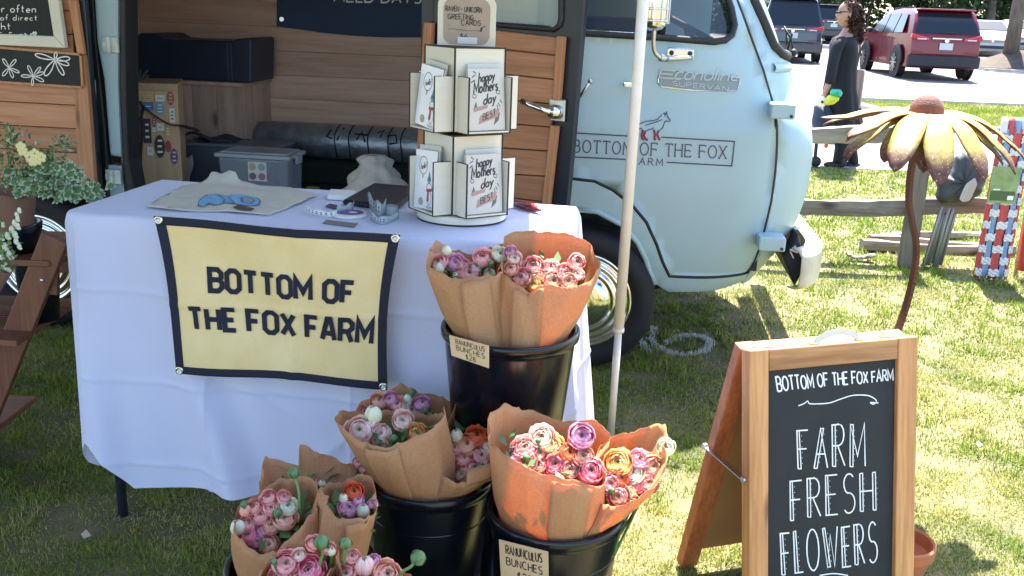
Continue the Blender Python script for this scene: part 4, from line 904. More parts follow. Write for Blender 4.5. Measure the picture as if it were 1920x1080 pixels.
# foil roll
foil = M('grey_foil', (.30, .34, .38), rough=.4, metal=.6, var=.3, vs_=14, bump=1.2, bs=26)
yr = 1.22; a = VAN.hit(490, 262, yr); rr_ = abs(VAN.hit(600, 234, yr - .05).z - VAN.hit(600, 298, yr - .05).z) / 2
zc = VAN.hit(620, 266, yr).z; mb = MB(); mb.bx(a.x - .03, XRo + .5, .98, WY - .005, FZ + .002, zc - rr_ - .002); mb.build('floor_platform', carpet, van, bevel=.01)
mb = MB(); mb.tube([(a.x + .45 * i, yr, zc) for i in range(5)], rr_, 28); fr_ = mb.build('roll', foil, None, smooth=True); fr_.name = 'insulation_roll'; fr_.matrix_world = VAN.m; tag(fr_, 'long silver foil insulation roll lying along the far wall of the van', 'foil roll'); mods(fr_)
mb = MB()
for px in (628, 654, 690, 728, 752):
    x_ = VAN.hit(px, 262, yr - rr_).x; mb.tube([(x_ + .004 * math.sin(k), yr - (rr_ + .003) * math.cos(R(-50 + k * 16)), zc + (rr_ + .003) * math.sin(R(-50 + k * 16))) for k in range(10)], .0035, 5)
o = mb.build('twine', black_matte, fr_, smooth=True)
mb = MB()
def on_roll(px, py):
    p = VAN.hit(px, py, yr - rr_); s_ = max(-.95, min(.95, (p.z - zc) / rr_)); return Vector((p.x, yr - (rr_ + .004) * math.sqrt(1 - s_ * s_), p.z))
for pl in ([(618, 245), (612, 256), (622, 260)], [(640, 242), (632, 262)], [(668, 262), (676, 248), (684, 266)], [(664, 252), (688, 254)], [(706, 250), (716, 246), (712, 258)], [(724, 256), (740, 254), (744, 268), (730, 270)]):
    mb = MB(); mb.tube([on_roll(*p) for p in pl], .005, 6); mb.build('black_writing', ink, fr_, smooth=True)
# beige cloth bag
linen = M('beige_linen', (.55, .52, .46), rough=.95, var=.08, vs_=30, bump=.3, bs=80)
t0_ = VAN.hit(700, 300, .30); 
def bag_fn(u, v):
    a_ = 2 * math.pi * u; prof_ = [(.02, .0), (.16, .0), (.17, .04), (.14, .11), (.10, .17), (.065, .215), (.07, .245), (.045, .262), (.0, .258)]
    k = v * 8; i = min(7, int(k)); f = k - i; r_ = prof_[i][0] * (1 - f) + prof_[i + 1][0] * f; h_ = prof_[i][1] * (1 - f) + prof_[i + 1][1] * f
    r_ *= 1 + .12 * math.sin(5 * a_ + 3 * h_ * 20) + .08 * math.sin(9 * a_ - 20 * h_)
    return Vector((t0_.x + .02 - h_ * .1 + r_ * 1.05 * math.cos(a_), .34 + r_ * .8 * math.sin(a_), FZ + .004 + h_ * 1.0))
o = MB().grid(bag_fn, 40, 32, wrap=True).build('cloth_bag', linen, None, smooth=True); o.matrix_world = VAN.m; tag(o, 'slouched beige cloth bag on the van floor behind the black tablet', 'bag')
o = MB().grid(lambda u, v: (t0_.x - .15 + .14 * u, .20 + .1 * v, FZ + .006 + .02 * math.sin(5 * u + 2 * v) + .02 * v), 12, 6).build('cloth_strap', linen, o, smooth=True, solid=.006)
# navy banner on the far wall
t = vthing('wall_banner', 'navy felt banner hanging on the far wall inside the van', 'banner')
nb = [(519, -90), (519, 50), (560, 55), (610, 62), (660, 67), (720, 70), (812, 70), (830, -90)]
P_ = [VAN.hit(x, y, WY - .012) for x, y in nb]; mb = MB(); mb.prism([(p.x, WY - .004, p.z) for p in P_], (0, -.008, 0)); mb.build('felt', M('navy_felt', (.03, .055, .11), rough=.85, var=.12, vs_=5), t)
mb = MB(); write(mb, 'FIELD DAYS', quad_fn(VAN, [(628, -15), (790, -11), (789, 6), (627, 3)], WY - .0125), w=.16, lift=.001); mb.build('lettering', chalk, t)
mb = MB(); mb.tube([VAN.hit(528, 36, WY - .014), VAN.hit(528, 36, WY - .016)], .012, 12); mb.build('grommet', brushed, t)
o = MB(); c = VAN.hitz(585, 351, FZ + .03); o.bx(c.x - .03, c.x + .03, c.y, c.y + .03, FZ + .002, FZ + .03); o = o.build('green_tag', M('lime', (.20, .30, .08), rough=.6), None, bevel=.004); o.matrix_world = VAN.m; tag(o, 'small lime green tag lying at the door sill behind the tote', 'tag')

# ------------------------------------------------------------------ table with cloth
TH = .885
tp = gz(120, 399, TH); TF = Frame((tp.x, tp.y, 0), R(-8))
TL_ = TF.hitz(1052, 452, TH).x; TD = TF.hitz(325, 340, TH).y
grey_leg = M('grey_steel_leg', (.035, .045, .06), rough=.4, metal=.3)
t = thing('folding_table', 'folding table with dark steel legs under a white cloth', 'table', TF)
mb = MB(); mb.bx(.01, TL_ - .01, .01, TD - .01, TH - .05, TH - .006); mb.build('tabletop', M('table_plastic', (.5, .5, .5), rough=.6), t, bevel=.01)
for x in (.055, TL_ - .10):
    for y in (.06, TD - .08):
        mb = MB(); mb.tube([(x, y, 0), (x, y, TH - .05)], .014, 12); mb.build('leg', grey_leg, t, smooth=True)
    mb = MB(); mb.tube([(x, .08, .16), (x, TD - .08, .16)], .010, 10); mb.tube([(x, .08, .16), (x + (.25 if x < .5 else -.25), TD / 2, TH - .06)], .008, 8); mb.build('brace', grey_leg, t, smooth=True)
# cloth
def edge(s):
    """perimeter of the top: back left -> front left -> front right -> back right; returns (point, outward)"""
    r_ = .03; seg = [TD - r_, math.pi / 2 * r_, TL_ - 2 * r_, math.pi / 2 * r_, TD - r_]
    tot = sum(seg); d = s * tot
    if d < seg[0]: return Vector((0, TD - d, 0)), Vector((-1, 0, 0)), 0, d
    d -= seg[0]
    if d < seg[1]: a = d / r_; n_ = Vector((-math.cos(a), -math.sin(a), 0)); return Vector((r_, r_, 0)) + n_ * r_, n_, 1, d / seg[1]
    d -= seg[1]
    if d < seg[2]: return Vector((r_ + d, 0, 0)), Vector((0, -1, 0)), 2, d + r_
    d -= seg[2]
    if d < seg[3]: a = d / r_; n_ = Vector((math.sin(a), -math.cos(a), 0)); return Vector((TL_ - r_, r_, 0)) + n_ * r_, n_, 3, d / seg[3]
    d -= seg[3]; return Vector((TL_, r_ + d, 0)), Vector((1, 0, 0)), 4, d
def gauss(x, w): return math.exp(-(x / w) ** 2)
hx1 = TF.hit(325, 921, -.03); hxz = hx1.z + .004
dropF = TH - hxz
x325 = hx1.x - .10
def skirt(s, t_):
    p, n_, k, q = edge(s); T = t_ * .8; off = .012 + .03 * t_; dx = 0
    if k == 0: drop = .73 + .03 * math.sin(q * 5) - .03 * (q / TD) ** 2; off += .008 * math.sin(q * 17 + 2) * t_ - .05 * t_; crn = gauss(q - TD, .15)
    elif k == 1: drop = .72 - .12 * q; off += -.03 * t_ + .01 * math.sin(q * math.pi) * t_ ** 1.5
    elif k == 2:
        u = min(1, q / x325); drop = .60 + (dropF - .60) * (u ** 1.4) if q < x325 else dropF - .010 * math.sin((q - x325) * 5) - .045 * (q - x325)
        off += .060 * gauss(q - (.22 + .24 * t_), .02 + .045 * t_) * t_ ** 1.2 + .03 * gauss(q - (.06 + .03 * t_), .05) * t_ - .012 * gauss(q - (.32 + .2 * t_), .05) * t_
        off += .018 * gauss(q - (.95 + .05 * t_), .12) * t_ + .03 * gauss(q - (TL_ - .10), .08) * t_ + .006 * math.sin(q * 7 + 1.5 * t_) * t_ + .0025 * math.sin(q * 23 + 4 * t_) + .005 * gauss((q - .75) * .8 + (t_ - .75) * .6, .02) * gauss(q - .7, .2) + .004 * gauss((q - .5) * .5 - (t_ - .6) * .6, .015) * gauss(q - .5, .15) + .003 * math.sin(q * 41 - 9 * t_) * gauss(t_ - .5, .3)
    elif k == 3: drop = dropF - .04; off += .03 * math.sin(q * math.pi) * t_ ** 1.3
    else: drop = dropF - .06 - .05 * q; off += .03 * t_ + .02 * math.sin(q * 14 + 1) * t_
    # ironed creases
    if k in (0, 2, 4):
        for c_ in (.19, .43, .66): off += .0042 * gauss(t_ * drop - c_, .006)
        for c_ in (.38, .76, 1.14): off += .004 * gauss(q - c_, .006)
    rd_ = min(1, t_ * drop / .03)      # rounding over the edge
    z = TH + .003 - t_ * drop + (0 if rd_ >= 1 else .0)
    return Vector((p.x, p.y, 0)) + n_ * off * (rd_ ** .5) + Vector((0, 0, z))
mb = MB(); NU = 420; NV = 110
mb.grid(lambda u, v: skirt(u, v), NU, NV)
def topz(x, y): return TH + .003 + .0015 * gauss(x - .38, .005) + .0015 * gauss(x - .76, .005) + .0015 * gauss(y - .3, .005) + .001 * math.sin(x * 9) * math.sin(y * 8)
ring = [edge(i / NU)[0] for i in range(NU + 1)]; base = len(mb.v)
loop2d = [(p.x, p.y) for p in ring]
me2 = patch(loop2d, [], lambda x, y: (x, y, topz(x, y)), .03, 'cloth_top')
mb.add([tuple(v.co) for v in me2.vertices], [tuple(p.vertices) for p in me2.polygons])
me = mb.mesh('tablecloth')
import bmesh
bm = bmesh.new(); bm.from_mesh(me); bmesh.ops.remove_doubles(bm, verts=bm.verts, dist=.004); bmesh.ops.recalc_face_normals(bm, faces=bm.faces); bm.to_mesh(me); bm.free()
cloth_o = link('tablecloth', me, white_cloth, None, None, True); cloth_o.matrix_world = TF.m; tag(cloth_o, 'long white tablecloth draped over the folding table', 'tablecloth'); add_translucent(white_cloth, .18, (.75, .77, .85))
# banner pinned to the front
felt = M('mustard_felt', (.74, .56, .25), rough=.9, col2=(.82, .65, .34), vs_=9, bump=.3, bs=160); navy = M('navy_felt_edge', (.010, .013, .03), rough=.85)
t = thing('farm_banner', 'cream yellow felt banner with navy border pinned to the front of the tablecloth', 'banner', TF)
Q = [(288, 405), (751, 440), (727, 731), (332, 699)]
qf0 = quad_fn(TF, Q, -.090)
def bf(u, v, l=0.0):
    # sides bow inward, soft folds
    uu = u + (1 - 2 * u) * .028 * math.sin(math.pi * v) * abs(1 - 2 * u); vv = v + .018 * math.sin(math.pi * u * 1.0) * (1 - 2 * v) * (.4 if v > .5 else 1.0) * (1 if v < .5 else 1)
    w_ = .007 * math.sin(9 * u + 3 * v) + .005 * math.sin(5 * v + 4 * u) + .004 * gauss(u - .55 - .05 * v, .02) + .003 * gauss(v - .46, .018)
    return qf0(uu, vv, l + w_)
def bf_quad(q4):
    """unit square placed by four banner pixels"""
    W0 = [TF.hit(x, y, -.090) for x, y in Q]
    def inv(p):
        u, v = .5, .5
        for _ in range(12):
            c = bf(u, v); e1 = (bf(u + .001, v) - c) / .001; e2 = (bf(u, v + .001) - c) / .001; dx, dz = p.x - c.x, p.z - c.z
            det = e1.x * e2.z - e1.z * e2.x; u += (dx * e2.z - dz * e2.x) / det; v += (e1.x * dz - e1.z * dx) / det
        return Vector((u, v))
    c = [inv(TF.hit(x, y, -.090)) for x, y in q4]
    def fn(u, v, l=0.0):
        p = c[3].lerp(c[2], u).lerp(c[0].lerp(c[1], u), v); return bf(p.x, p.y, l)
    return fn
bo = MB().grid(lambda u, v: bf(u, v, 0), 90, 60).build('felt', felt, t, smooth=True, solid=.0025, off=1)
bw_u, bw_v = .042, .052
for nm, (u0_, u1_, v0_, v1_) in {'a': (0, 1, 1 - bw_v, 1), 'b': (0, 1, 0, bw_v), 'c': (0, bw_u, bw_v, 1 - bw_v), 'd': (1 - bw_u, 1, bw_v, 1 - bw_v)}.items():
    MB().grid(lambda u, v: bf(u0_ + (u1_ - u0_) * u, v0_ + (v1_ - v0_) * v, .0032), 50, 40 if nm in 'cd' else 4).build('border', navy, t, smooth=True, solid=.002, off=0)
s_ = 2.634
def bz(x, y): return (270 + x / s_, 330 + y / s_)
mb = MB()
write(mb, 'BOTTOM OF', bf_quad([bz(318, 462), bz(1040, 524), bz(1032, 624), bz(328, 566)]), font=GB, w=.24, gap=.24, space=.40, lift=.005)
write(mb, 'THE FOX FARM', bf_quad([bz(232, 646), bz(1130, 718), bz(1122, 826), bz(248, 744)]), font=GB, w=.235, gap=.25, space=.34, lift=.005)
mb.build('lettering', navy, t)
for u_, v_ in ((.017, .977), (.984, .975), (.982, .022), (.02, .024)):
    c = bf(u_, v_, .0056); mb = MB(); mb.lathe([(.0048, 0), (.0052, -.002), (.0085, -.0028), (.0105, -.001), (.011, .001)], c, 20, 'y'); g_ = mb.build('grommet', M('brass_grommet', (.75, .70, .60), rough=.25, metal=1), t, smooth=True)
    mb = MB(); mb.tube([c + Vector((0, .001, 0)), c + Vector((0, -.0012, 0))], .0047, 14); mb.build('pin_head', M('white_pin', (.7, .7, .7), rough=.3), g_)

# ------------------------------------------------------------------ things lying on the table
TZ = TH + .0045
def th_(px, py, z=TZ): return TF.hitz(px, py, z)
def flat(name, px_pts, mat, label, cat, h=.004, z=TZ, bevel=.001):
    P_ = [th_(x, y, z) for x, y in px_pts]; mb = MB(); mb.prism([(p.x, p.y, z) for p in P_], (0, 0, h)); o = mb.build(name, mat, None, bevel=bevel, seg=1); o.matrix_world = TF.m; return tag(o, label, cat)
canvas = M('natural_canvas', (.52, .50, .43), rough=.95, var=.05, vs_=40, bump=.2, bs=300)
tote_px = [(277, 391), (342, 351), (392, 345), (408, 338), (428, 337), (447, 347), (545, 357), (596, 367), (560, 384), (505, 404), (420, 398), (340, 397)]
P_ = [th_(x, y) for x, y in tote_px]; pc = th_(425, 343)
def tote_fn(x, y):
    d = math.hypot((x - pc.x) / .07, (y - pc.y + .01) / .035)
    return (x, y, TZ + .004 + .028 * math.exp(-d * d) * (1 + .3 * math.sin(x * 90)) + .002 * math.sin(x * 30 + y * 17) + .0015 * math.sin(y * 60 + x * 11))
me = patch([(p.x, p.y) for p in P_], [], tote_fn, .012, 'tote'); t = link('tote_bag', me, canvas, None, None, True); t.matrix_world = TF.m; mods(t, 0, 1, .004, 0, 0); tag(t, 'folded natural canvas tote with blue print lying at the left of the table', 'tote bag')
def print_on(name, px, mat, l=.004, step=.02):
    P_ = [th_(x, y, TZ + .006) for x, y in px]; me = patch([(p.x, p.y) for p in P_], [], lambda x, y: (x, y, tote_fn(x, y)[2] + l), step, name); o = link(name, me, mat, t, None, True); return o
print_on('blue_print', [(371, 385), (376, 374), (388, 367), (404, 367), (428, 372), (436, 369), (455, 367), (480, 372), (488, 377), (486, 383), (474, 388), (455, 388), (437, 385), (424, 383), (405, 387), (392, 383), (382, 387)], M('pale_blue_ink', (.17, .38, .62), rough=.9, var=.15, vs_=60))
print_on('lamp_print', [(452, 374), (466, 372), (478, 377), (470, 382), (456, 381)], M('blue_grey_ink', (.22, .30, .38), rough=.9), .0047)
print_on('brown_print', [(436, 391), (447, 388), (460, 390), (478, 393), (470, 397), (450, 396)], M('brown_ink', (.10, .045, .03), rough=.9), .0045)
mb = MB()
for pl in ([(371, 385), (376, 374), (388, 367), (404, 367), (428, 372), (436, 369), (455, 367), (480, 372), (488, 377), (486, 383), (474, 388), (455, 388), (437, 385), (424, 383), (405, 387), (392, 383), (382, 387), (371, 385)], [(408, 368), (422, 377), (418, 384)], [(428, 372), (436, 380), (440, 385)], [(452, 374), (466, 372), (478, 377), (470, 382), (456, 381), (452, 374)]):
    q = [th_(x, y, TZ + .006) for x, y in pl]; ribbon(mb, [(p.x, p.y) for p in q], .0022, lambda a_, b_, l: (a_, b_, tote_fn(a_, b_)[2] + .0054))
mb.build('print_outline', ink, t)
# label strips and small things
paperw = M('label_paper', (.70, .71, .70), rough=.5); clearp = M('clear_label_roll', (.45, .52, .55), rough=.2, alpha=.75)
def curl(name, base_px, h, mat, label, cat, marks=True, amp=0):
    q = catmull([th_(x, y) for x, y in base_px], 5); mb = MB(); mb.add([(p.x, p.y, TZ) for p in q] + [(p.x, p.y + amp, TZ + h * (1 + .15 * math.sin(i * .9))) for i, p in enumerate(q)], [(i, i + 1, len(q) + i + 1, len(q) + i) for i in range(len(q) - 1)])
    o = mb.build(name, mat, None, smooth=True, solid=.001); o.matrix_world = TF.m; tag(o, label, cat)
    if marks:
        mb = MB()
        for i in range(1, len(q) - 2, 2):
            a, b = q[i], q[i].lerp(q[i + 1], .8)
            for hh in (.35, .62): mb.add([(a.x, a.y - .0012, TZ + h * hh), (b.x, b.y - .0012, TZ + h * hh), (b.x, b.y - .0012, TZ + h * (hh + .14)), (a.x, a.y - .0012, TZ + h * (hh + .14))], [(0, 1, 2, 3)])
        q_ = mb.build('print', ink, o); q_['kind'] = 'stuff'
    return o
curl('label_strip', [(573, 396), (585, 402), (605, 407), (628, 407), (632, 402)], .016, paperw, 'curled strip of white printed labels at the left of the small things', 'label strip')
curl('label_strip', [(632, 403), (645, 400), (660, 396), (664, 390)], .022, clearp, 'curled clear label strip behind the purple sticker', 'label strip')
curl('label_strip', [(690, 388), (700, 400), (712, 409), (724, 402)], .040, clearp, 'tall curled clear label strip right of the purple sticker', 'label strip')
curl('label_strip', [(695, 412), (708, 420), (722, 421), (748, 411)], .020, clearp, 'low curled clear label strip in front of the taller one', 'label strip')
c = th_(733, 402); mb = MB(); mb.lathe([(.014, 0), (.018, 0), (.018, .024), (.014, .024), (.014, 0)], (0, 0, 0), 24); o = mb.build('tape_roll', clearp, None, smooth=False, auto=30); o.matrix_world = TF.m @ Matrix.Translation((c.x, c.y, TZ)); tag(o, 'small clear tape roll standing beside the curled label strips', 'tape roll')
flat('dark_label', [(610, 388), (618, 383), (640, 388), (634, 394)], M('dark_print', (.05, .05, .07)), 'small dark label behind the white label strip', 'label', .003)
c = th_(655, 404); mb = MB(); mb.lathe([(0, .003), (.040, .003), (.045, .0), (.045, .006), (.040, .007), (.0, .006)], (0, 0, 0), 30); o = mb.build('oval_sticker', paperw, None); o.matrix_world = TF.m @ Matrix.Translation((c.x, c.y, TZ)); tag(o, 'white oval sticker pack with purple print between the label strips', 'sticker')
mb = MB(); mb.prism([(.036 * math.cos(a / 20 * 6.283), .030 * math.sin(a / 20 * 6.283) + .006, .0075) for a in range(20)], (0, 0, .001)); pr = mb.build('purple_print', M('purple_ink', (.09, .03, .25), rough=.35), o)
mb = MB(); mb.prism([(.012 * math.cos(a / 12 * 6.283) + .01, .007 * math.sin(a / 12 * 6.283) + .002, .0088) for a in range(12)], (0, 0, .0006)); mb.build('white_spot', paperw, o)
flat('brown_tag', [(604, 419), (612, 413), (672, 420), (664, 427)], M('grey_brown_card', (.20, .17, .15), rough=.7), 'small grey brown card lying near the front edge of the table', 'card', .002)
flat('card_stack', [(614, 374), (620, 363), (668, 366), (665, 378)], paperw, 'small stack of white cards behind the black tablet', 'cards', .014)
P_ = [(641, 385), (700, 352), (769, 358), (768, 378), (745, 397)]
flat('tablet_case', P_, M('black_case', (.012, .014, .02), rough=.4, bump=.1, bs=200), 'black tablet in a case lying left of the card rack', 'tablet', .016, bevel=.006)
# red pocket knife
t = thing('pocket_knife', 'dark red pocket tool lying right of the card rack', 'pocket knife', TF); a = th_(958, 378, TZ + .01); b = th_(1012, 394, TZ + .01); red_m = M('dark_red_plastic', (.16, .008, .02), rough=.25, coat=.5)
d = (b - a); ang = math.atan2(d.y, d.x); c = (a + b) / 2
mb = MB(); mb.ball((0, 0, 0), (d.length / 2 + .008, .016, .011), 20, 10); o = mb.build('handle', red_m, t, smooth=True); o.location = c; o.rotation_euler = (0, 0, ang)
mb = MB(); mb.box((.022, -.0, .009), (.03, .012, .006)); mb.build('slider', M('bright_red', (.45, .02, .04), rough=.3), o, bevel=.002)
mb = MB(); mb.tube([(-.02, -.016, 0), (.02, -.0165, 0)], .002, 6); mb.build('trim', black_matte, o)

# ------------------------------------------------------------------ card rack
cream_w = M('birch_ply', (.66, .62, .50), rough=.6, col2=(.71, .67, .56), vs_=6, stretch=(1, 1, 12)); burnt = M('burnt_edge', (.03, .018, .012), rough=.8)
ac = th_(862, 410); w_ = (th_(948, 412).x - th_(776, 408).x)
CRX = TF.m @ Vector((ac.x, ac.y + .02, TZ)); RK = Frame(tuple(CRX), R(35))
rk = thing('card_rack', 'rotating cream wooden card rack with greeting cards and kraft price sign', 'card rack', RK)
mb = MB(); mb.lathe([(0, .0), (w_ / 2, .0), (w_ / 2, .004)], (0, 0, 0), 48); mb.build('turntable_edge', burnt, rk)
mb = MB(); mb.lathe([(0, .022), (w_ / 2 * .98, .022), (w_ / 2, .019), (w_ / 2, .0042), (0, .0042)], (0, 0, 0), 64); base_ = mb.build('turntable', cream_w, rk, auto=40)
CS = .146; hc_ = CS / 2        # column side
# heights from the photograph: top of column, tier floors
def rz(px, py, depth=0.0): return gy(px, py, CRX.y + depth).z - CRX.z
Ztop = rz(858, 90, -.08); Zt1 = rz(870, 252, -.14); Zt2 = rz(860, 412, -.14)
Zt2 = max(Zt2, .026); tier = [(Zt1, .135, Ztop), (Zt2, .135, Zt1 - .012)]
def rkq(px, py): return RK.hit(px, py, -hc_)
for (zf, hwall, ztop_) in tier:
    mb = MB(); mb.box((0, 0, (zf + ztop_) / 2), (CS, CS, ztop_ - zf)); mb.build('column', cream_w, rk, bevel=.001, seg=1)
    mb = MB(); mb.box((0, 0, ztop_ + .0015), (CS + .004, CS + .004, .003))
    for sx in (-1, 1):
        for sy in (-1, 1): mb.box((sx * (hc_ + .0005), sy * (hc_ + .0005), (zf + ztop_) / 2), (.0035, .0035, ztop_ - zf))
    mb.build('column_edge', burnt, rk)
cards = []
pd = .050; pwid = .118
for ti, (zf, hwall, ztop_) in enumerate(tier):
    for k in range(4):
        m_ = Matrix.Rotation(R(90 * k), 3, 'Z')
        def T_(p): return m_ @ Vector(p)
        ang = R(90 * k); x0_ = -hc_ + .012; x1_ = x0_ + pwid + .008
        x0_, x1_ = -.062, .062
        mb = MB()
        mb.box(T_((x0_, -hc_ - pd / 2, zf + hwall / 2)), (.004, pd, hwall), ang); mb.box(T_((x1_, -hc_ - pd / 2, zf + hwall / 2)), (.004, pd, hwall), ang); mb.box(T_((0, -hc_ - pd / 2, zf + .002)), (x1_ - x0_, pd, .004), ang)
        fl_ = .030
        mb.box(T_((x0_ - fl_ / 2, -hc_ - pd + .002, zf + hwall / 2)), (fl_, .004, hwall), ang) if False else None
        pk = mb.build('pocket', cream_w, rk, bevel=.0008, seg=1)
        mb = MB()
        for xx in (x0_, x1_): mb.box(T_((xx, -hc_ - pd - .0005, zf + hwall / 2)), (.0045, .0012, hwall), ang); mb.box(T_((xx, -hc_ - pd / 2, zf + hwall + .0005)), (.0045, pd, .0012), ang)
        mb.box(T_((0, -hc_ - pd / 2, zf - .001)), (x1_ - x0_ + .004, pd + .002, .002), ang); mb.build('pocket_edge', burnt, pk)
        if k in (0, 3): cards.append((ti, k, zf))
# corner bevel panels joining neighbouring pockets (cream boards seen between the cards)
card_w = M('glossy_card_white', (.70, .73, .80), rough=.25, coat=.4); card_g = M('kraft_grey_card', (.52, .49, .44), rough=.3, coat=.4); back_c = M('card_back', (.60, .58, .52), rough=.5)
inkg = M('black_card_ink', (.02, .018, .02), rough=.5)
def ell(cx, cy, rx, ry, n=18, a0=0, a1=360): return arc(cx, cy, rx, ry, a0, a1, n)
for ti, k, zf in cards:
    ang = R(90 * k); cw, chh = .106, .150
    lean = R(9 if k == 0 else 8); tw = R(0 if k == 0 else (5 if ti == 0 else -4))
    side = 'happy mothers day card' if k == 0 else 'greeting card'
    lab = {(0, 0): 'grey happy mothers day card in the upper right pocket of the rack', (1, 0): 'grey happy mothers day card in the lower right pocket of the rack', (0, 3): 'white greeting card with a speech bubble in the upper left pocket', (1, 3): 'white greeting card with a speech bubble in the lower left pocket'}[(ti, k)]
    M4 = RK.m @ Matrix.Rotation(ang, 4, 'Z') @ Matrix.Translation((0 if k == 0 else .0, -hc_ - .040, zf + .006)) @ Matrix.Rotation(-lean * .6, 4, 'X') @ Matrix.Rotation(tw, 4, 'Y')
    t = bpy.data.objects.new('greeting_card', None); scene.collection.objects.link(t); t.matrix_world = M4; tag(t, lab, 'greeting card', 'cards in the rotating rack')
    for j in range(2):
        mb = MB(); dx = .010 * j * (1 if k == 0 else -1); mb.box((dx, .006 + .010 * j, chh / 2 + .012 * j), (cw, .002, chh)); mb.build('card_behind' if j else 'envelope', back_c, t)
    mb = MB(); mb.box((0, 0, chh / 2), (cw, .003, chh)); fc = mb.build('card_face', card_g if k == 0 else card_w, t, bevel=.0005, seg=1)
    fn = lambda u, v, l=0.0: Vector(((u - .5) * cw, -.0016 - l, v * chh))
    def sub(x0, x1, y0, y1, sk=0.0): return lambda u, v, l=0.0: fn(x0 + (x1 - x0) * u, y0 + (y1 - y0) * v + sk * u, l)
    mb = MB()
    if k == 0:
        write(mb, 'happy', sub(.28, .72, .78, .93, .05), w=.16, gap=.14, slant=.2, lift=.0003)
        write(mb, 'Mothers', sub(.14, .80, .60, .78, .06), w=.15, gap=.14, slant=.15, lift=.0003)
        write(mb, 'day', sub(.40, .74, .42, .58, .05), w=.16, gap=.14, slant=.2, lift=.0003)
        for a_, b_ in (((.10, .86), (.20, .90)), ((.14, .96), (.22, .92)), ((.08, .78), (.18, .82)), ((.82, .45), (.86, .38)), ((.86, .50), (.92, .44)), ((.78, .42), (.80, .34))): ribbon(mb, [a_, b_], .016, lambda x, y, l: fn(x, y, l), .0003)
        ribbon(mb, ell(.16, .56, .05, .03), .012, lambda x, y, l: fn(x, y, l), .0003); ribbon(mb, ell(.82, .62, .05, .03), .012, lambda x, y, l: fn(x, y, l), .0003)
        mb.build('script_print', inkg, t)
        mb = MB(); mb.add([fn(.25, .10, .0003), fn(.80, .22, .0003), fn(.86, .36, .0003), fn(.30, .24, .0003)], [(0, 1, 2, 3)]); mb.add([fn(.12, .30, .0003), fn(.50, .36, .0003), fn(.54, .42, .0003), fn(.16, .38, .0003)], [(0, 1, 2, 3)]); mb.build('ribbon_print', M('dusty_pink_ink', (.38, .24, .20), rough=.5), t)
        mb = MB(); mb.add([fn(.68, .08, .0002), fn(.82, .16, .0002), fn(.86, .30, .0002), fn(.72, .20, .0002)], [(0, 1, 2, 3)]); mb.add([fn(.12, .34, .0002), fn(.24, .34, .0002), fn(.20, .48, .0002)], [(0, 1, 2)]); mb.build('ribbon_shadow_print', M('grey_ink', (.12, .11, .11), rough=.5), t)
        mb = MB(); write(mb, 'BEST', sub(.38, .74, .165, .27, .08), w=.13, lift=.0005); mb.build('best_print', inkg, t)
    else:
        g = lambda x, y, l: fn(x, y, l)
        ribbon(mb, ell(.40, .74, .20, .15), .012, g, .0003); ribbon(mb, [(.36, .60), (.38, .52), (.46, .60)], .012, g, .0003); write(mb, 'hello!', sub(.28, .54, .66, .76, .05), w=.12, gap=.1, slant=.2, lift=.0003)
        ribbon(mb, ell(.72, .38, .12, .07), .010, g, .0005); ribbon(mb, ell(.74, .20, .10, .12), .010, g, .0005); ribbon(mb, ell(.34, .12, .10, .06), .010, g, .0005)
        for q in range(6): ribbon(mb, [(.62 + .045 * q, .06), (.64 + .045 * q, .02)], .012, g, .0004)
        mb.build('line_print', inkg, t)
        mb = MB(); mb.add([fn(x, y, .0003) for x, y in ell(.70, .50, .09, .05, 12)[:-1]], [tuple(range(12))]); mb.add([fn(.62, .50, .0003), fn(.70, .66, .0003), fn(.80, .50, .0003)], [(0, 1, 2)]); mb.build('blue_hat_print', M('teal_ink', (.08, .30, .42), rough=.5), t)
        mb = MB(); mb.add([fn(.58, .30, .0004), fn(.86, .32, .0004), fn(.86, .37, .0004), fn(.60, .35, .0004)], [(0, 1, 2, 3)]); mb.add([fn(.62, .14, .0004), fn(.72, .14, .0004), fn(.72, .31, .0004), fn(.64, .31, .0004)], [(0, 1, 2, 3)]); mb.build('red_scarf_print', M('scarf_ink', (.45, .04, .05), rough=.5), t)
        mb = MB(); mb.add([fn(x, y, .0003) for x, y in ell(.34, .12, .09, .05, 12)[:-1]], [tuple(range(12))]); mb.build('ochre_print', M('ochre_ink', (.42, .34, .14), rough=.5), t)
# sign board on top
SG = Frame((CRX.x, CRX.y + .01, CRX.z + Ztop), R(-4)); z0s = .003
a = SG.hit(820, 88, 0); b = SG.hit(928, 88, 0); ztp = SG.hit(875, -6, 0).z
t = thing('card_sign', 'cream board with kraft panel handwritten with greeting cards price on top of rack', 'sign', SG)
def rrect(x0, x1, z0, z1, r_, n=6, low=True):
    out = []
    for cx, cz, a0 in ((x1 - r_, z1 - r_, 0), (x0 + r_, z1 - r_, 90), (x0 + r_, z0 + r_, 180), (x1 - r_, z0 + r_, 270)):
        if not low and a0 >= 180: out.append((x0 if a0 == 180 else x1, z0)); continue
        out += [(cx + r_ * math.cos(R(a0 + 90 * k / n)), cz + r_ * math.sin(R(a0 + 90 * k / n))) for k in range(n + 1)]
    return out
mb = MB(); mb.prism([(x, 0, z) for x, z in rrect(a.x, b.x, z0s, ztp, .02, low=False)], (0, .005, 0)); mb.build('board', cream_w, t)
p0 = SG.hit(831, 82, 0); p1 = SG.hit(920, -1, 0)
mb = MB(); mb.prism([(x, -.0006, z) for x, z in rrect(p0.x, p1.x, p0.z, p1.z, .024)], (0, -.001, 0)); mb.build('kraft_panel', M('grey_kraft', (.40, .31, .25), rough=.8, var=.05, vs_=60), t)
mb = MB()
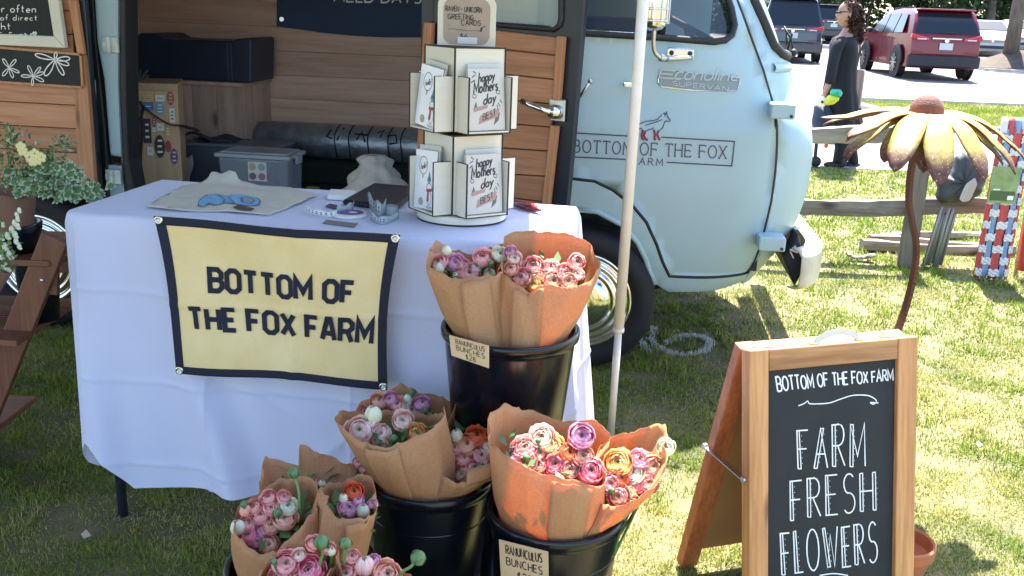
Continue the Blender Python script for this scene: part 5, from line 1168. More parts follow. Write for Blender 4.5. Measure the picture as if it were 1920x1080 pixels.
for txt, q in (('RAVEN + UNICORN', [(836, 11), (904, 14), (903, 24), (836, 20)]), ('GREETING', [(840, 26), (888, 28), (888, 37), (840, 35)]), ('CARDS', [(865, 37), (902, 39), (901, 48), (865, 47)]), ('$6', [(863, 63), (876, 64), (876, 72), (863, 71)])):
    write(mb, txt, quad_fn(SG, q, -.0018), w=.13, jit=.06, gap=.22)
q = quad_fn(SG, [(840, 48), (910, 48), (910, 60), (840, 60)], -.0018); ribbon(mb, [(0, .45), (.15, .5), (.5, .2), (.8, .2), (.88, .1), (.9, .6), (1, .9)], .05, q, .001)
mb.build('handwriting', ink, t)
mb = MB(); p = SG.hit(876, 76, 0); mb.bx(p.x - .024, p.x + .026, -.004, -.002, p.z - .008, p.z + .008); mb.build('tape', M('clear_tape', (.62, .62, .64), rough=.3), t)

# ------------------------------------------------------------------ awning over the stall, its pole
alu = M('beige_aluminium', (.74, .72, .69), rough=.45, metal=.1, var=.06, vs_=20)
PB = gz(1144, 828, 0); PT = gy(1206, -2, PB.y); dz = (PT - PB) / PT.z
t = thing('awning', 'fabric sun awning stretched from the van roof over the table on slim beige poles', 'awning', loc=(PB.x, PB.y, 0))
mb = MB(); jz = gy(1155, 620, PB.y).z; AWZ = 2.22
mb.tube([dz * 0, dz * jz], .0125, 14); lo = mb.build('pole', alu, t, smooth=True)
mb = MB(); mb.tube([dz * jz, dz * AWZ], .0175, 14); mb.tube([dz * (jz - .004), dz * (jz + .01)], .0195, 14); mb.build('pole_sleeve', alu, lo, smooth=True)
c = dz * gy(1180, 160, PB.y).z; mb = MB(); mb.box(c + Vector((-.025, 0, 0)), (.03, .012, .014)); mb.build('lever', brushed, lo, bevel=.003)
AWX0, AWX1, AWY0, AWY1, AWC = -4.2, .34, .9, 4.2, .20
aw = M('awning_canvas', (.26, .26, .27), rough=.9); 
MB().grid(lambda u, v: (AWX0 + (AWC - AWX0) * u - PB.x, AWY0 + (AWY1 - AWY0) * v - PB.y, AWZ + .01 - .10 * math.sin(math.pi * u) * math.sin(math.pi * v) * .4 - .12 * (1 - v) + .0), 20, 12).build('canopy', aw, t, smooth=True, solid=.004)
mb = MB(); mb.tube([(AWX0 - PB.x, AWY0 - PB.y, AWZ - .12), (AWX1 - PB.x, AWY0 - PB.y, AWZ - .12)], .012, 8); mb.tube([(AWX1 - PB.x, AWY0 - PB.y, AWZ - .12), (AWX1 - PB.x, AWY1 - PB.y, AWZ - .0)], .012, 8); mb.build('rail', alu, t)
mb = MB(); mb.tube([(AWX0 - PB.x, 0, 0), (AWX0 - PB.x, 0, AWZ)], .0175, 12); mb.build('pole', alu, t, smooth=True)
# ------------------------------------------------------------------ flower buckets
def bucket(x, y, z, rt, rb, h, label):
    t = thing('flower_bucket', label, 'bucket', loc=(x, y, z), group='black flower buckets')
    mb = MB(); mb.lathe([(0, .004), (rb - .004, .004), (rt - .004, h - .03), (rt - .004, h), (rt + .002, h + .004), (rt + .008, h + .002), (rt + .009, h - .004), (rt + .008, h - .016), (rt + .002, h - .018), (rt - .001, h - .03), (rb, .0), (0, 0)], (0, 0, 0), 64)
    mb.build('pail', black_pl, t, smooth=True)
    mb = MB(); mb.lathe([(rt - (rt - rb) * .2 - .002, h * .80), (rt - (rt - rb) * .2 + .0015, h * .803), (rt - (rt - rb) * .2 + .0015, h * .812), (rt - (rt - rb) * .2 - .002, h * .815)], (0, 0, 0), 64); mb.build('ridge', black_pl, t, smooth=True)
    return t
bL = gz(806, 886, .44); bR = gz(1042, 952, .44); bU = gz(957, 613, .74)
BK = {}
BK['L'] = bucket(bL.x, bL.y, 0, .134, .104, .44, 'black bucket of flowers at the left of the front pair, without price card')
BK['R'] = bucket(bR.x, bR.y, 0, .134, .104, .44, 'black bucket at the front right with a square kraft price card')
BK['U'] = bucket(bU.x, bU.y, .35, .147, .112, .39, 'black bucket raised behind the others against the tablecloth with tilted price card')
BK['F'] = bucket(-.395, 1.66, 0, .138, .108, .36, 'black bucket under the leftmost paper bouquets')
BK['G'] = bucket(-.30, 1.37, 0, .138, .108, .33, 'black bucket under the bouquets cut by the bottom edge')
t = thing('upturned_bucket', 'upturned black bucket lifting the rear flower bucket', 'bucket', loc=(bU.x, bU.y + .02, 0)); mb = MB(); mb.lathe([(.135, 0), (.14, .01), (.13, .02), (.105, .34), (0, .345)], (0, 0, 0), 48); mb.build('pail', black_pl, t, smooth=True)
def price_card(bk, c, quad, lines, label):
    """kraft card hung on the outside of a bucket"""
    n_ = Vector((c[0] - bk.x, c[1] - bk.y, 0)).normalized(); P_ = [gplane(x, y, c, n_) for x, y in quad]
    t = bpy.data.objects.new('price_card', None); scene.collection.objects.link(t); tag(t, label, 'price card'); t.location = c; c = Vector(c)
    mb = MB(); mb.prism([p - c for p in P_], n_ * .0015); mb.build('card', ktag, t)
    def fn(u, v, l=0.0): return P_[3].lerp(P_[2], u).lerp(P_[0].lerp(P_[1], u), v) - c + n_ * (.0016 + l)
    mb = MB()
    for txt, (u0_, u1_, v0_, v1_) in lines:
        f_ = lambda u, v, l=0.0, q=(u0_, u1_, v0_, v1_): fn(q[0] + (q[1] - q[0]) * u, q[2] + (q[3] - q[2]) * v, l)
        write(mb, txt, f_, w=.13, jit=.05, gap=.25, lift=.0004)
    mb.build('handwriting', ink, t)
def on_bucket(bk, h, rt, rb, H_, px, py):
    """point of the bucket's side under a pixel (slightly outside)"""
    d = ray(px, py); best = None
    for k in range(400):
        s_ = 1.2 + k * .006; p = CAM + d * s_; hh = p.z - bk.z; r_ = rb + (rt - rb) * hh / H_ + .012
        if math.hypot(p.x - bk.x, p.y - bk.y) < r_: return p
    return CAM + d * 2
c = on_bucket(Vector((bU.x, bU.y, .35)), 0, .147, .112, .39, 880, 658)
price_card(Vector((bU.x, bU.y, 0)), tuple(c + Vector((-.004, -.012, 0))), [(843, 628), (917, 648), (917, 690), (847, 666)], [('RANUNCULUS', (.16, .90, .68, .90)), ('BUNCHES', (.16, .90, .38, .60)), ('$28', (.40, .66, .08, .30))], 'tilted kraft price card on the rear bucket')
c = on_bucket(Vector((bR.x, bR.y, 0)), 0, .134, .104, .44, 982, 1045)
price_card(Vector((bR.x, bR.y, 0)), tuple(c + Vector((.0, -.012, 0))), [(936, 1011), (1028, 1034), (1029, 1112), (940, 1084)], [('RANUNCULUS', (.14, .88, .70, .90)), ('BUNCHES', (.14, .88, .42, .60)), ('$28', (.36, .66, .12, .30))], 'kraft price card on the front right bucket')

# ------------------------------------------------------------------ flower meshes
def petal_mat(name, col, edge_, centre):
    m = bpy.data.materials.new(name); m.use_nodes = True; nt = m.node_tree; b = nt.nodes['Principled BSDF']; N = nt.nodes.new; L = nt.links.new
    a = N('ShaderNodeAttribute'); a.attribute_name = 'col'; sp = N('ShaderNodeSeparateColor'); L(a.outputs['Color'], sp.inputs[0])
    m1 = N('ShaderNodeMix'); m1.data_type = 'RGBA'; L(sp.outputs[0], m1.inputs[0]); m1.inputs[6].default_value = (*col, 1); m1.inputs[7].default_value = (*edge_, 1)
    m2 = N('ShaderNodeMix'); m2.data_type = 'RGBA'; L(sp.outputs[1], m2.inputs[0]); L(m1.outputs[2], m2.inputs[6]); m2.inputs[7].default_value = (*centre, 1)
    n = N('ShaderNodeTexNoise'); n.inputs['Scale'].default_value = 120; hs = N('ShaderNodeHueSaturation'); mr = N('ShaderNodeMapRange'); mr.inputs[3].default_value = .85; mr.inputs[4].default_value = 1.12
    tc = N('ShaderNodeTexCoord'); L(tc.outputs['Object'], n.inputs[0]); L(n.outputs[0], mr.inputs[0]); L(mr.outputs[0], hs.inputs['Value']); L(m2.outputs[2], hs.inputs['Color']); L(hs.outputs[0], b.inputs['Base Color'])
    b.inputs['Roughness'].default_value = .75; b.inputs['Specular IOR Level'].default_value = .25
    t = N('ShaderNodeBsdfTranslucent'); mx = N('ShaderNodeMixShader'); mx.inputs[0].default_value = .28; L(hs.outputs[0], t.inputs[0]); L(b.outputs[0], mx.inputs[1]); L(t.outputs[0], mx.inputs[2]); L(mx.outputs[0], nt.nodes['Material Output'].inputs[0])
    return m
def ranunculus(seed, openness=1.0, rings=8):
    """layered cupped petals round a tight centre; unit radius, faces +z"""
    r_ = random.Random(seed); V, F_, C_ = [], [], []
    for k in range(rings):
        f = k / (rings - 1); n_p = 4 + int(f * 3); rad = .20 + .80 * f ** .85; top = R((6 if openness < .5 else 12) + 62 * (f ** 1.15) * openness); ph = r_.uniform(0, 6.28)
        for i in range(n_p):
            a0 = ph + 2 * math.pi * i / n_p + r_.uniform(-.12, .12); wdt = 2 * math.pi / n_p * r_.uniform(.72, .95); tp = top * r_.uniform(.78, 1.22); n0 = len(V); bx_ = r_.uniform(-.05, .06); NUp, NVp = 5, 4
            for j in range(NVp + 1):
                v = j / NVp; pol = math.pi * .80 * (1 - v) + tp * v
                for q in range(NUp + 1):
                    u = q / NUp * 2 - 1; aw_ = a0 + u * wdt * (.55 + .45 * math.sin(math.pi * min(1, v * .8 + .1)))
                    rr2 = rad * (1 + bx_ * (1 + f) + .03 * i / n_p - .05 * u * u) * (1 + (.10 * f if v == 1 else 0)); edgew = .085 * math.sin(u * 6 + i * 2.3) * v ** 2 * (.3 + f)
                    pl = pol + (.10 * u * u) * v
                    V.append((rr2 * math.sin(pl) * math.cos(aw_), rr2 * math.sin(pl) * math.sin(aw_), rr2 * math.cos(pl) * .78 + edgew + .04))
                    C_.append((min(1, v ** 3 * (.75 + .45 * r_.random())), max(0, 1 - f * 3.2) if v > .3 else 0, f))
            for j in range(NVp):
                for q in range(NUp): a = n0 + j * (NUp + 1) + q; F_.append((a, a + 1, a + NUp + 2, a + NUp + 1))
    me = bpy.data.meshes.new('ranunculus'); me.from_pydata(V, [], F_); at = me.color_attributes.new('col', 'FLOAT_COLOR', 'POINT')
    at.data.foreach_set('color', np.array([(*c, 1) for c in C_], np.float32).reshape(-1)); me.polygons.foreach_set('use_smooth', np.ones(len(F_), bool)); me.update(); return me
fl_cols = {'P': ((.92, .26, .26), (1, .68, .64), (.55, .42, .10)), 'H': ((.92, .14, .28), (1, .50, .58), (.45, .30, .08)), 'L': ((.80, .30, .52), (1, .66, .80), (.5, .3, .25)), 'S': ((.94, .38, .26), (1, .74, .60), (.5, .4, .10)),
           'C': ((.80, .11, .03), (1, .36, .18), (.30, .12, .03)), 'D': ((.68, .06, .02), (.96, .28, .12), (.20, .05, .02)), 'W': ((.82, .82, .52), (1, .98, .88), (.40, .50, .12)), 'V': ((.98, .58, .50), (1, .88, .82), (.5, .5, .12)), 'Y': ((.94, .42, .10), (1, .76, .38), (.4, .45, .08))}
fmesh = {}
for k, (a, b, c) in fl_cols.items():
    m = petal_mat('petal_' + {'P': 'pink', 'H': 'hot_pink', 'L': 'lilac', 'S': 'salmon', 'C': 'coral', 'D': 'deep_coral', 'W': 'white', 'V': 'blush', 'Y': 'apricot'}[k], a, b, c)
    for s_ in range(2):
        me = ranunculus(11 + s_ * 5, 1.0 if s_ == 0 else .80); me.materials.append(m); fmesh[k, s_] = me
    me = ranunculus(31, .16, 3); me.materials.append(m); fmesh[k, 'bud'] = me
green = M('stem_green', (.13, .24, .07), rough=.55, var=.2, vs_=30); budg = M('bud_green', (.10, .19, .07), rough=.5, var=.25, vs_=60); dgreen = M('leaf_green', (.09, .20, .06), rough=.55, var=.3, vs_=20)
add_translucent(dgreen, .2)
def bud_mesh():
    mb = MB(); mb.lathe([(0, -.9), (.45, -.8), (.85, -.3), (.95, .15), (.75, .6), (.35, .9), (0, .98)], (0, 0, 0), 12)
    for k in range(5):
        a = R(72 * k); mb.grid(lambda u, v: Vector((math.cos(a + (u - .5) * 1.1 * math.sin(math.pi * (.15 + .85 * v))) * (1.0 * math.sin(.35 + 2.2 * v) + .08), math.sin(a + (u - .5) * 1.1 * math.sin(math.pi * (.15 + .85 * v))) * (1.0 * math.sin(.35 + 2.2 * v) + .08), -.85 + 1.6 * v)), 3, 5)
    return mb.mesh('flower_bud')
budm = bud_mesh(); budm.materials.append(budg); budm.polygons.foreach_set('use_smooth', np.ones(len(budm.polygons), bool))
FL_COUNT = 0
def isg_(k): return k == 'G' or k.endswith('b')
def bouquet(bk, label, rim, base_c, base_r, flowers, yc, tilt=.72, bulge=.03, curl=None, buds=(), leaves=True, mid_r=.11, plane_shift=0.0, zbase=None):
    """rim: (px, py, dy) going round; base centre in the bucket"""
    global FL_COUNT
    bl_ = BK[bk].location; BA = (bl_.x, bl_.y, bl_.z + {'U': .385, 'L': .435, 'R': .435, 'F': .355, 'G': .325}[bk], .118 if bk != 'U' else .129)
    base_c = Vector(base_c); RP = [gy(x, y, yc + dy) for x, y, dy in rim]
    cen = sum(RP, Vector()) / len(RP)
    t = thing('bouquet', label, 'bouquet', loc=tuple(base_c), group='paper wrapped ranunculus bouquets')
    # resample the loop: straight facets, softened
    N = 96; L_ = [0]; n = len(RP)
    for i in range(n): L_.append(L_[-1] + (RP[(i + 1) % n] - RP[i]).length)
    loop = []
    for k in range(N):
        d = L_[-1] * k / N; i = max(j for j in range(n) if L_[j] <= d + 1e-9); f = (d - L_[i]) / max(1e-6, L_[i + 1] - L_[i]); loop.append(RP[i].lerp(RP[(i + 1) % n], f))
    sm = [(loop[k - 1] + loop[k] * 8 + loop[(k + 1) % N]) / 10 for k in range(N)]
    r_ = random.Random(label); sm = [q + Vector((0, 0, .003 * math.sin(k * .9 + len(label)) * math.sin(k * .37) + .004 * ((k * 7 + len(label)) % 11 == 0))) for k, q in enumerate(sm)]; ang = [math.atan2(p.y - cen.y, p.x - cen.x) for p in sm]
    base = [base_c + Vector((math.cos(a) * base_r, math.sin(a) * base_r, 0)) for a in ang]
    cr_ = [(r_.uniform(0, 6.28), r_.uniform(.07, .5), r_.uniform(-.012, .009), r_.uniform(-.8, .8)) for _ in range(14)]
    NVw = 22
    def fn(u, v):
        k = int(round(u * N)) % N; p = base[k].lerp(sm[k], v); o_ = Vector((math.cos(ang[k]), math.sin(ang[k]), 0))
        w_ = bulge * math.sin(math.pi * v ** .9)
        for (a0, ww, am, tw) in cr_:
            d = (ang[k] - a0 - tw * v + math.pi) % (2 * math.pi) - math.pi; w_ += am * max(0, 1 - abs(d) / ww) * min(1, v * 2.5)
        p = p + o_ * w_; dx, dy = p.x - BA[0], p.y - BA[1]; rr3 = math.hypot(dx, dy); hz_ = p.z - BA[2]; RR = math.hypot(sm[k].x - BA[0], sm[k].y - BA[1]); HZ = max(.02, sm[k].z - BA[2]); mx_ = BA[3] if hz_ < 0 else BA[3] + max(0, RR - BA[3]) * min(1, hz_ / HZ) ** .85 + .006 * min(1, hz_ * 30)
        if rr3 > mx_: p = Vector((BA[0] + dx / rr3 * mx_, BA[1] + dy / rr3 * mx_, p.z))
        return p - base_c
    mb = MB(); mb.grid(fn, N, NVw, wrap=True)
    wr = mb.build('paper_wrap', paper_m, t, smooth=False, auto=8, solid=.0005)
    # overlap seam: a second sheet edge lying over the front
    k0 = curl if curl is not None else max(range(N), key=lambda k: -sm[k].y)
    if k0 is not False:
        def fl2(u, v):
            k = (k0 + int(round(u * 9))) % N; w_ = fn(k / N, v * .985) ; o_ = Vector((math.cos(ang[k]), math.sin(ang[k]), 0)); return w_ + o_ * (.004 + .010 * max(0, v - .55) * (1 - u) * 2)
        MB().grid(fl2, 9, NVw).build('paper_fold', paper_m, wr, smooth=False, auto=8, solid=.0005)
    # flowers
    nrm = Vector((0, -tilt, .68)).normalized(); pc_ = cen + Vector((0, 0, -.01)) + nrm * plane_shift
    lf = MB(); occupied = []
    for (px, py, dpx, kind) in flowers:
        FL_COUNT += 1; p = gplane(px, py, pc_, nrm); zz = (p - CAM).dot(f0); rad = dpx / 2 / FPX * zz * (1.12 if not isg_(kind) else .80)
        isg = kind == 'G'; bud = kind.endswith('b'); kk = kind[0]
        me = budm if isg else fmesh[kk, 'bud' if bud else r_.choice((0, 0, 1))]
        if isg: p = p + (CAM - p).normalized() * .02
        o = link('flower_bud' if (isg or bud) else 'flower', me, None, t)
        ctr = cen; outw = (p - (cen + Vector((0, 0, -.10)))).normalized(); toc = (CAM - p).normalized()
        dirv = (outw * .40 + toc * 1.0 + Vector((r_.uniform(-.3, .3), r_.uniform(-.2, .2), r_.uniform(0, .5)))).normalized()
        if isg or bud: dirv = (Vector((0, 0, 1)) + outw * .4 + toc * .2).normalized()
        o.rotation_euler = (dirv.to_track_quat('Z', 'Y') @ Vector((0, 0, 1)).rotation_difference(Vector((0, 0, 1)))).to_euler(); o.rotation_euler.rotate_axis('Z', r_.uniform(0, 6.28))
        o.location = p - base_c - dirv * rad * .25; sc_ = rad * (1.0 if not bud else 1.15); o.scale = (sc_, sc_, sc_ * (1.0 if not bud else 1.35))
        q0 = p - dirv * rad * .6 - base_c; q2 = Vector((r_.uniform(-.03, .03), r_.uniform(-.03, .03), .02)); q1 = q0.lerp(q2, .35) + Vector((0, 0, -.02)) - dirv * .01
        lf.tube(catmull([q0, q0 - dirv * .03, q1, q2], 3), .0028, 5, cap=False)
    if leaves:
        for k in range(90):
            a = r_.uniform(0, 6.28); rr2 = r_.uniform(.1, .75); q = sm[r_.randrange(N)]; p = cen.lerp(q, rr2) + Vector((0, 0, -.035)) - nrm * r_.uniform(.0, .03) - base_c
            d = Vector((math.cos(a), math.sin(a), r_.uniform(.1, .9))).normalized(); s2 = d.cross(Vector((0, 0, 1))).normalized(); l_ = r_.uniform(.018, .045)
            lf.add([p, p + d * l_ * .5 + s2 * l_ * .22, p + d * l_, p + d * l_ * .5 - s2 * l_ * .22], [(0, 1, 2, 3)])
        lo_ = Vector((cen.x, cen.y, cen.z - .085)) - base_c
    fo = lf.build('foliage', dgreen, t, smooth=True); fo['kind'] = 'stuff'
    for (px, py, dpx, sx, sy) in buds:     # tall buds with their own stalk
        p = gplane(px, py, pc_ + nrm * .03, nrm) - base_c; q = gplane(sx, sy, pc_, nrm) - base_c; rad = dpx / 2 / FPX * 2.1
        o = link('flower_bud', budm, None, t); o.location = p; o.scale = (rad, rad, rad * 1.05); dv = (p - q).normalized(); o.rotation_euler = dv.to_track_quat('Z', 'Y').to_euler()
        mb = MB(); mb.tube(catmull([p - dv * rad * .7, p.lerp(q, .5) + Vector((.003, 0, 0)), q, q - Vector((0, -.02, .05))], 5), .0026, 7); mb.build('stem', green, o.parent, smooth=True)
    return t
# paper: thin kraft that glows when sun is behind it
def paper():
    m = kraft; nt = m.node_tree; b = nt.nodes['Principled BSDF']; N = nt.nodes.new; L = nt.links.new
    t = N('ShaderNodeBsdfTranslucent'); mx = N('ShaderNodeMixShader'); mx.inputs[0].default_value = .27
    tc = N('ShaderNodeTexCoord'); n = N('ShaderNodeTexNoise'); n.inputs['Scale'].default_value = 210; n.inputs['Detail'].default_value = 3; L(tc.outputs['Object'], n.inputs[0])
    cr2 = N('ShaderNodeValToRGB'); cr2.color_ramp.elements[0].position = .38; cr2.color_ramp.elements[0].color = (.82, .25, .05, 1); cr2.color_ramp.elements[1].position = .62; cr2.color_ramp.elements[1].color = (1.0, .40, .10, 1); L(n.outputs[0], cr2.inputs[0]); L(cr2.outputs[0], t.inputs[0])
    v1 = N('ShaderNodeTexVoronoi'); v1.inputs['Scale'].default_value = 13; v2 = N('ShaderNodeTexVoronoi'); v2.inputs['Scale'].default_value = 31; wp = N('ShaderNodeMapping'); wp.inputs['Scale'].default_value = (1, 1, .45); L(tc.outputs['Object'], wp.inputs[0])
    L(wp.outputs[0], v1.inputs[0]); L(wp.outputs[0], v2.inputs[0]); sm_ = N('ShaderNodeMath'); sm_.operation = 'MULTIPLY_ADD'; sm_.inputs[1].default_value = .4; L(v2.outputs['Distance'], sm_.inputs[0]); L(v1.outputs['Distance'], sm_.inputs[2])
    bp = N('ShaderNodeBump'); bp.inputs['Strength'].default_value = .55; bp.inputs['Distance'].default_value = .012; L(sm_.outputs[0], bp.inputs['Height']); L(bp.outputs[0], b.inputs['Normal'])
    L(b.outputs[0], mx.inputs[1]); L(t.outputs[0], mx.inputs[2]); L(mx.outputs[0], nt.nodes['Material Output'].inputs[0]); return m
paper_m = paper()
ub = (bU.x, bU.y); zu = .48
bouquet('U', 'bouquet with lilac and white buds at the left of the rear bucket', [(797, 486, -.02), (802, 500, -.06), (852, 524, -.10), (903, 520, -.10), (935, 515, -.08), (940, 500, -.02), (944, 458, .10), (919, 466, .11), (888, 479, .12), (852, 470, .12), (827, 455, .10), (814, 453, .07)],
        (bU.x - .055, bU.y - .01, zu), .060, [(822, 490, 34, 'P'), (854, 492, 34, 'L'), (837, 470, 20, 'Wb'), (822, 503, 22, 'Wb'), (880, 512, 38, 'P'), (905, 481, 36, 'P'), (921, 492, 14, 'G'), (938, 476, 28, 'W'), (855, 516, 16, 'Wb'), (918, 514, 20, 'W'), (870, 496, 22, 'P'), (893, 500, 20, 'V')], bU.y)
bouquet('U', 'bouquet of salmon pink blooms with glowing back sheet at the right of the rear bucket', [(938, 512, -.05), (941, 516, -.08), (977, 537, -.10), (993, 552, -.11), (1011, 535, -.11), (1054, 538, -.10), (1105, 531, -.06), (1130, 490, .0), (1112, 482, .05), (1107, 457, .10), (1060, 435, .12), (1020, 436, .13), (977, 431, .12), (942, 442, .10), (943, 475, .03)],
        (bU.x + .055, bU.y - .015, zu), .062, [(957, 471, 22, 'L'), (965, 484, 24, 'V'), (958, 503, 26, 'S'), (1000, 498, 38, 'P'), (1033, 500, 30, 'P'), (1082, 491, 30, 'P'), (1061, 511, 34, 'P'), (977, 520, 36, 'P'), (1006, 517, 30, 'S'), (1038, 526, 34, 'S'), (1066, 527, 30, 'S'), (1002, 532, 28, 'Y'), (1084, 514, 22, 'V'), (1025, 514, 24, 'P')], bU.y, curl=8)
bouquet('L', 'small bouquet standing behind the others in the left bucket', [(668, 790, -.02), (672, 762, .04), (676, 754, .08), (715, 737, .12), (751, 720, .14), (776, 728, .14), (810, 743, .13), (853, 752, .12), (856, 780, .05), (830, 800, .0), (750, 815, -.01)],
        (bL.x - .03, bL.y + .05, .20), .05, [(711, 750, 32, 'S'), (731, 748, 26, 'L'), (745, 757, 32, 'P'), (771, 768, 44, 'V'), (792, 755, 28, 'L'), (765, 747, 20, 'Wb'), (773, 733, 18, 'G'), (799, 768, 16, 'G'), (808, 777, 16, 'G'), (677, 768, 16, 'P'), (790, 776, 28, 'V')], bL.y + .06)
bouquet('L', 'bouquet of pale blush blooms with a smooth kraft wrap at the left bucket front', [(631, 786, -.01), (640, 800, -.05), (652, 810, -.07), (680, 832, -.10), (719, 838, -.11), (772, 825, -.11), (807, 802, -.09), (830, 760, -.05), (833, 775, .02), (800, 778, .07), (733, 768, .09), (677, 770, .08), (642, 771, .04)],
        (bL.x - .04, bL.y - .03, .20), .065, [(674, 806, 48, 'V'), (700, 776, 34, 'Wb'), (755, 788, 38, 'V'), (715, 812, 34, 'V'), (783, 812, 36, 'Y'), (712, 834, 42, 'S'), (690, 790, 26, 'V'), (738, 820, 20, 'G')], bL.y - .03, curl=16)
bouquet('L', 'bouquet of coral and pink blooms with curled front edge, right side of left bucket', [(820, 868, -.07), (824, 880, -.09), (835, 892, -.11), (860, 905, -.12), (891, 907, -.12), (918, 890, -.09), (930, 868, -.04), (934, 800, .02), (966, 746, .08), (941, 737, .09), (902, 749, .10), (885, 744, .10), (867, 725, .10), (846, 778, .07), (826, 818, .0), (821, 842, -.04)],
        (bL.x + .06, bL.y - .02, .20), .058, [(856, 816, 26, 'Wb'), (894, 816, 40, 'D'), (876, 832, 40, 'S'), (853, 838, 30, 'P'), (842, 858, 34, 'P'), (871, 858, 32, 'P'), (903, 853, 36, 'P'), (919, 837, 34, 'W'), (836, 874, 34, 'H'), (866, 888, 34, 'S'), (842, 822, 16, 'G'), (899, 872, 16, 'G'), (888, 876, 28, 'P'), (915, 868, 24, 'V'), (843, 886, 22, 'P')], bL.y - .02, curl=False)
mb = MB(); ca = gplane(876, 888, (bL.x + .06, bL.y - .12, .55), (0, -1, .3)); cb_ = gplane(924, 884, (bL.x + .06, bL.y - .10, .55), (0, -1, .3)); d_ = cb_ - ca
mb.grid(lambda u, v: d_ * u + Vector((0, -.018 * math.cos(v * 5.2 - .5) * (1 - .3 * u), .020 * math.sin(v * 5.2 - .5) - .012 * (1 - u))), 8, 14); o = mb.build('curled_paper', paper_m, None, smooth=True, solid=.0009); o.location = ca; tag(o, 'rolled over orange edge of kraft paper at the left bucket', 'paper')
bouquet('R', 'large bouquet with hot pink blooms and orange glowing paper in the right bucket', [(918, 786, .0), (921, 835, -.06), (928, 838, -.08), (955, 859, -.11), (992, 880, -.13), (1025, 891, -.13), (1081, 902, -.13), (1118, 912, -.11), (1143, 890, -.06), (1117, 855, .0), (1138, 830, .06), (1143, 815, .09), (1117, 789, .11), (1043, 789, .12), (1000, 770, .12), (983, 768, .11), (941, 755, .06)],
        (bR.x - .035, bR.y - .02, .20), .070, [(1015, 818, 46, 'V'), (1032, 832, 46, 'Y'), (1091, 817, 46, 'L'), (984, 838, 46, 'P'), (984, 864, 40, 'P'), (1041, 868, 48, 'H'), (1068, 848, 36, 'C'), (1094, 855, 38, 'S'), (1069, 880, 40, 'P'), (1108, 882, 46, 'H'), (987, 858, 18, 'G'), (1009, 826, 14, 'G'), (968, 852, 30, 'L'), (1010, 872, 26, 'P'), (1012, 850, 26, 'S'), (1050, 842, 26, 'V')], bR.y - .01, curl=24)
bouquet('R', 'bouquet leaning out to the right of the right bucket in orange lit paper', [(1112, 935, -.06), (1129, 948, -.09), (1155, 950, -.11), (1187, 938, -.11), (1233, 908, -.08), (1252, 860, -.03), (1253, 820, .04), (1248, 799, .08), (1236, 796, .09), (1201, 805, .10), (1152, 816, .10), (1124, 838, .08), (1112, 880, .02)],
        (bR.x + .065, bR.y - .03, .20), .055, [(1158, 866, 50, 'Y'), (1200, 860, 38, 'H'), (1187, 886, 40, 'W'), (1226, 874, 38, 'S'), (1165, 895, 36, 'C'), (1193, 908, 32, 'H'), (1217, 904, 34, 'P'), (1145, 906, 38, 'L'), (1160, 930, 40, 'P'), (1180, 922, 28, 'P'), (1147, 919, 16, 'G'), (1215, 886, 28, 'P'), (1172, 880, 26, 'S'), (1249, 838, 32, 'W')], bR.y - .02, curl=False, plane_shift=.01)
fy = 1.66
bouquet('F', 'dark bouquet with two tall paper peaks behind the leftmost bouquet', [(486, 905, .0), (490, 880, .04), (503, 855, .08), (530, 865, .09), (558, 874, .09), (562, 831, .11), (590, 845, .12), (620, 855, .12), (684, 880, .12), (698, 900, .08), (690, 935, .02), (600, 950, -.01), (500, 940, -.01)],
        (-.38, fy + .05, .14), .05, [(590, 904, 14, 'P'), (604, 906, 14, 'Wb'), (672, 866, 20, 'P'), (682, 878, 16, 'P')], fy + .09, leaves=True)
bouquet('F', 'leftmost bouquet of mixed pink and white blooms in dark kraft paper', [(434, 981, -.02), (438, 993, -.06), (455, 1018, -.10), (487, 1039, -.11), (518, 1035, -.11), (548, 1002, -.08), (585, 960, -.04), (603, 930, .02), (596, 910, .05), (585, 898, .08), (561, 890, .09), (525, 897, .09), (483, 925, .06), (448, 953, .02)],
        (-.44, fy - .03, .13), .060, [(460, 957, 24, 'Sb'), (503, 932, 30, 'P'), (532, 932, 24, 'P'), (476, 950, 28, 'P'), (508, 951, 36, 'P'), (540, 948, 34, 'W'), (489, 965, 34, 'P'), (534, 971, 42, 'S'), (446, 988, 30, 'Wb'), (467, 980, 34, 'P'), (508, 984, 34, 'S'), (494, 994, 26, 'L'), (466, 1002, 36, 'H'), (483, 1014, 30, 'L'), (504, 1021, 36, 'S'), (457, 944, 18, 'G'), (520, 960, 22, 'G')], fy - .03, buds=[(551, 887, 20, 562, 950)])
bouquet('F', 'dark kraft bouquet holding a few lilac and coral blooms beside the left bucket', [(608, 930, -.05), (617, 950, -.08), (627, 968, -.09), (649, 974, -.10), (680, 971, -.09), (702, 958, -.05), (704, 920, .02), (698, 897, .06), (673, 886, .08), (638, 900, .08), (616, 906, .05), (606, 915, .0)],
        (-.33, fy - .01, .14), .055, [(664, 921, 34, 'D'), (644, 934, 20, 'Wb'), (655, 951, 42, 'L'), (681, 957, 28, 'Wb'), (699, 944, 18, 'L'), (672, 936, 22, 'L')], fy - .01)
gyy = 1.37
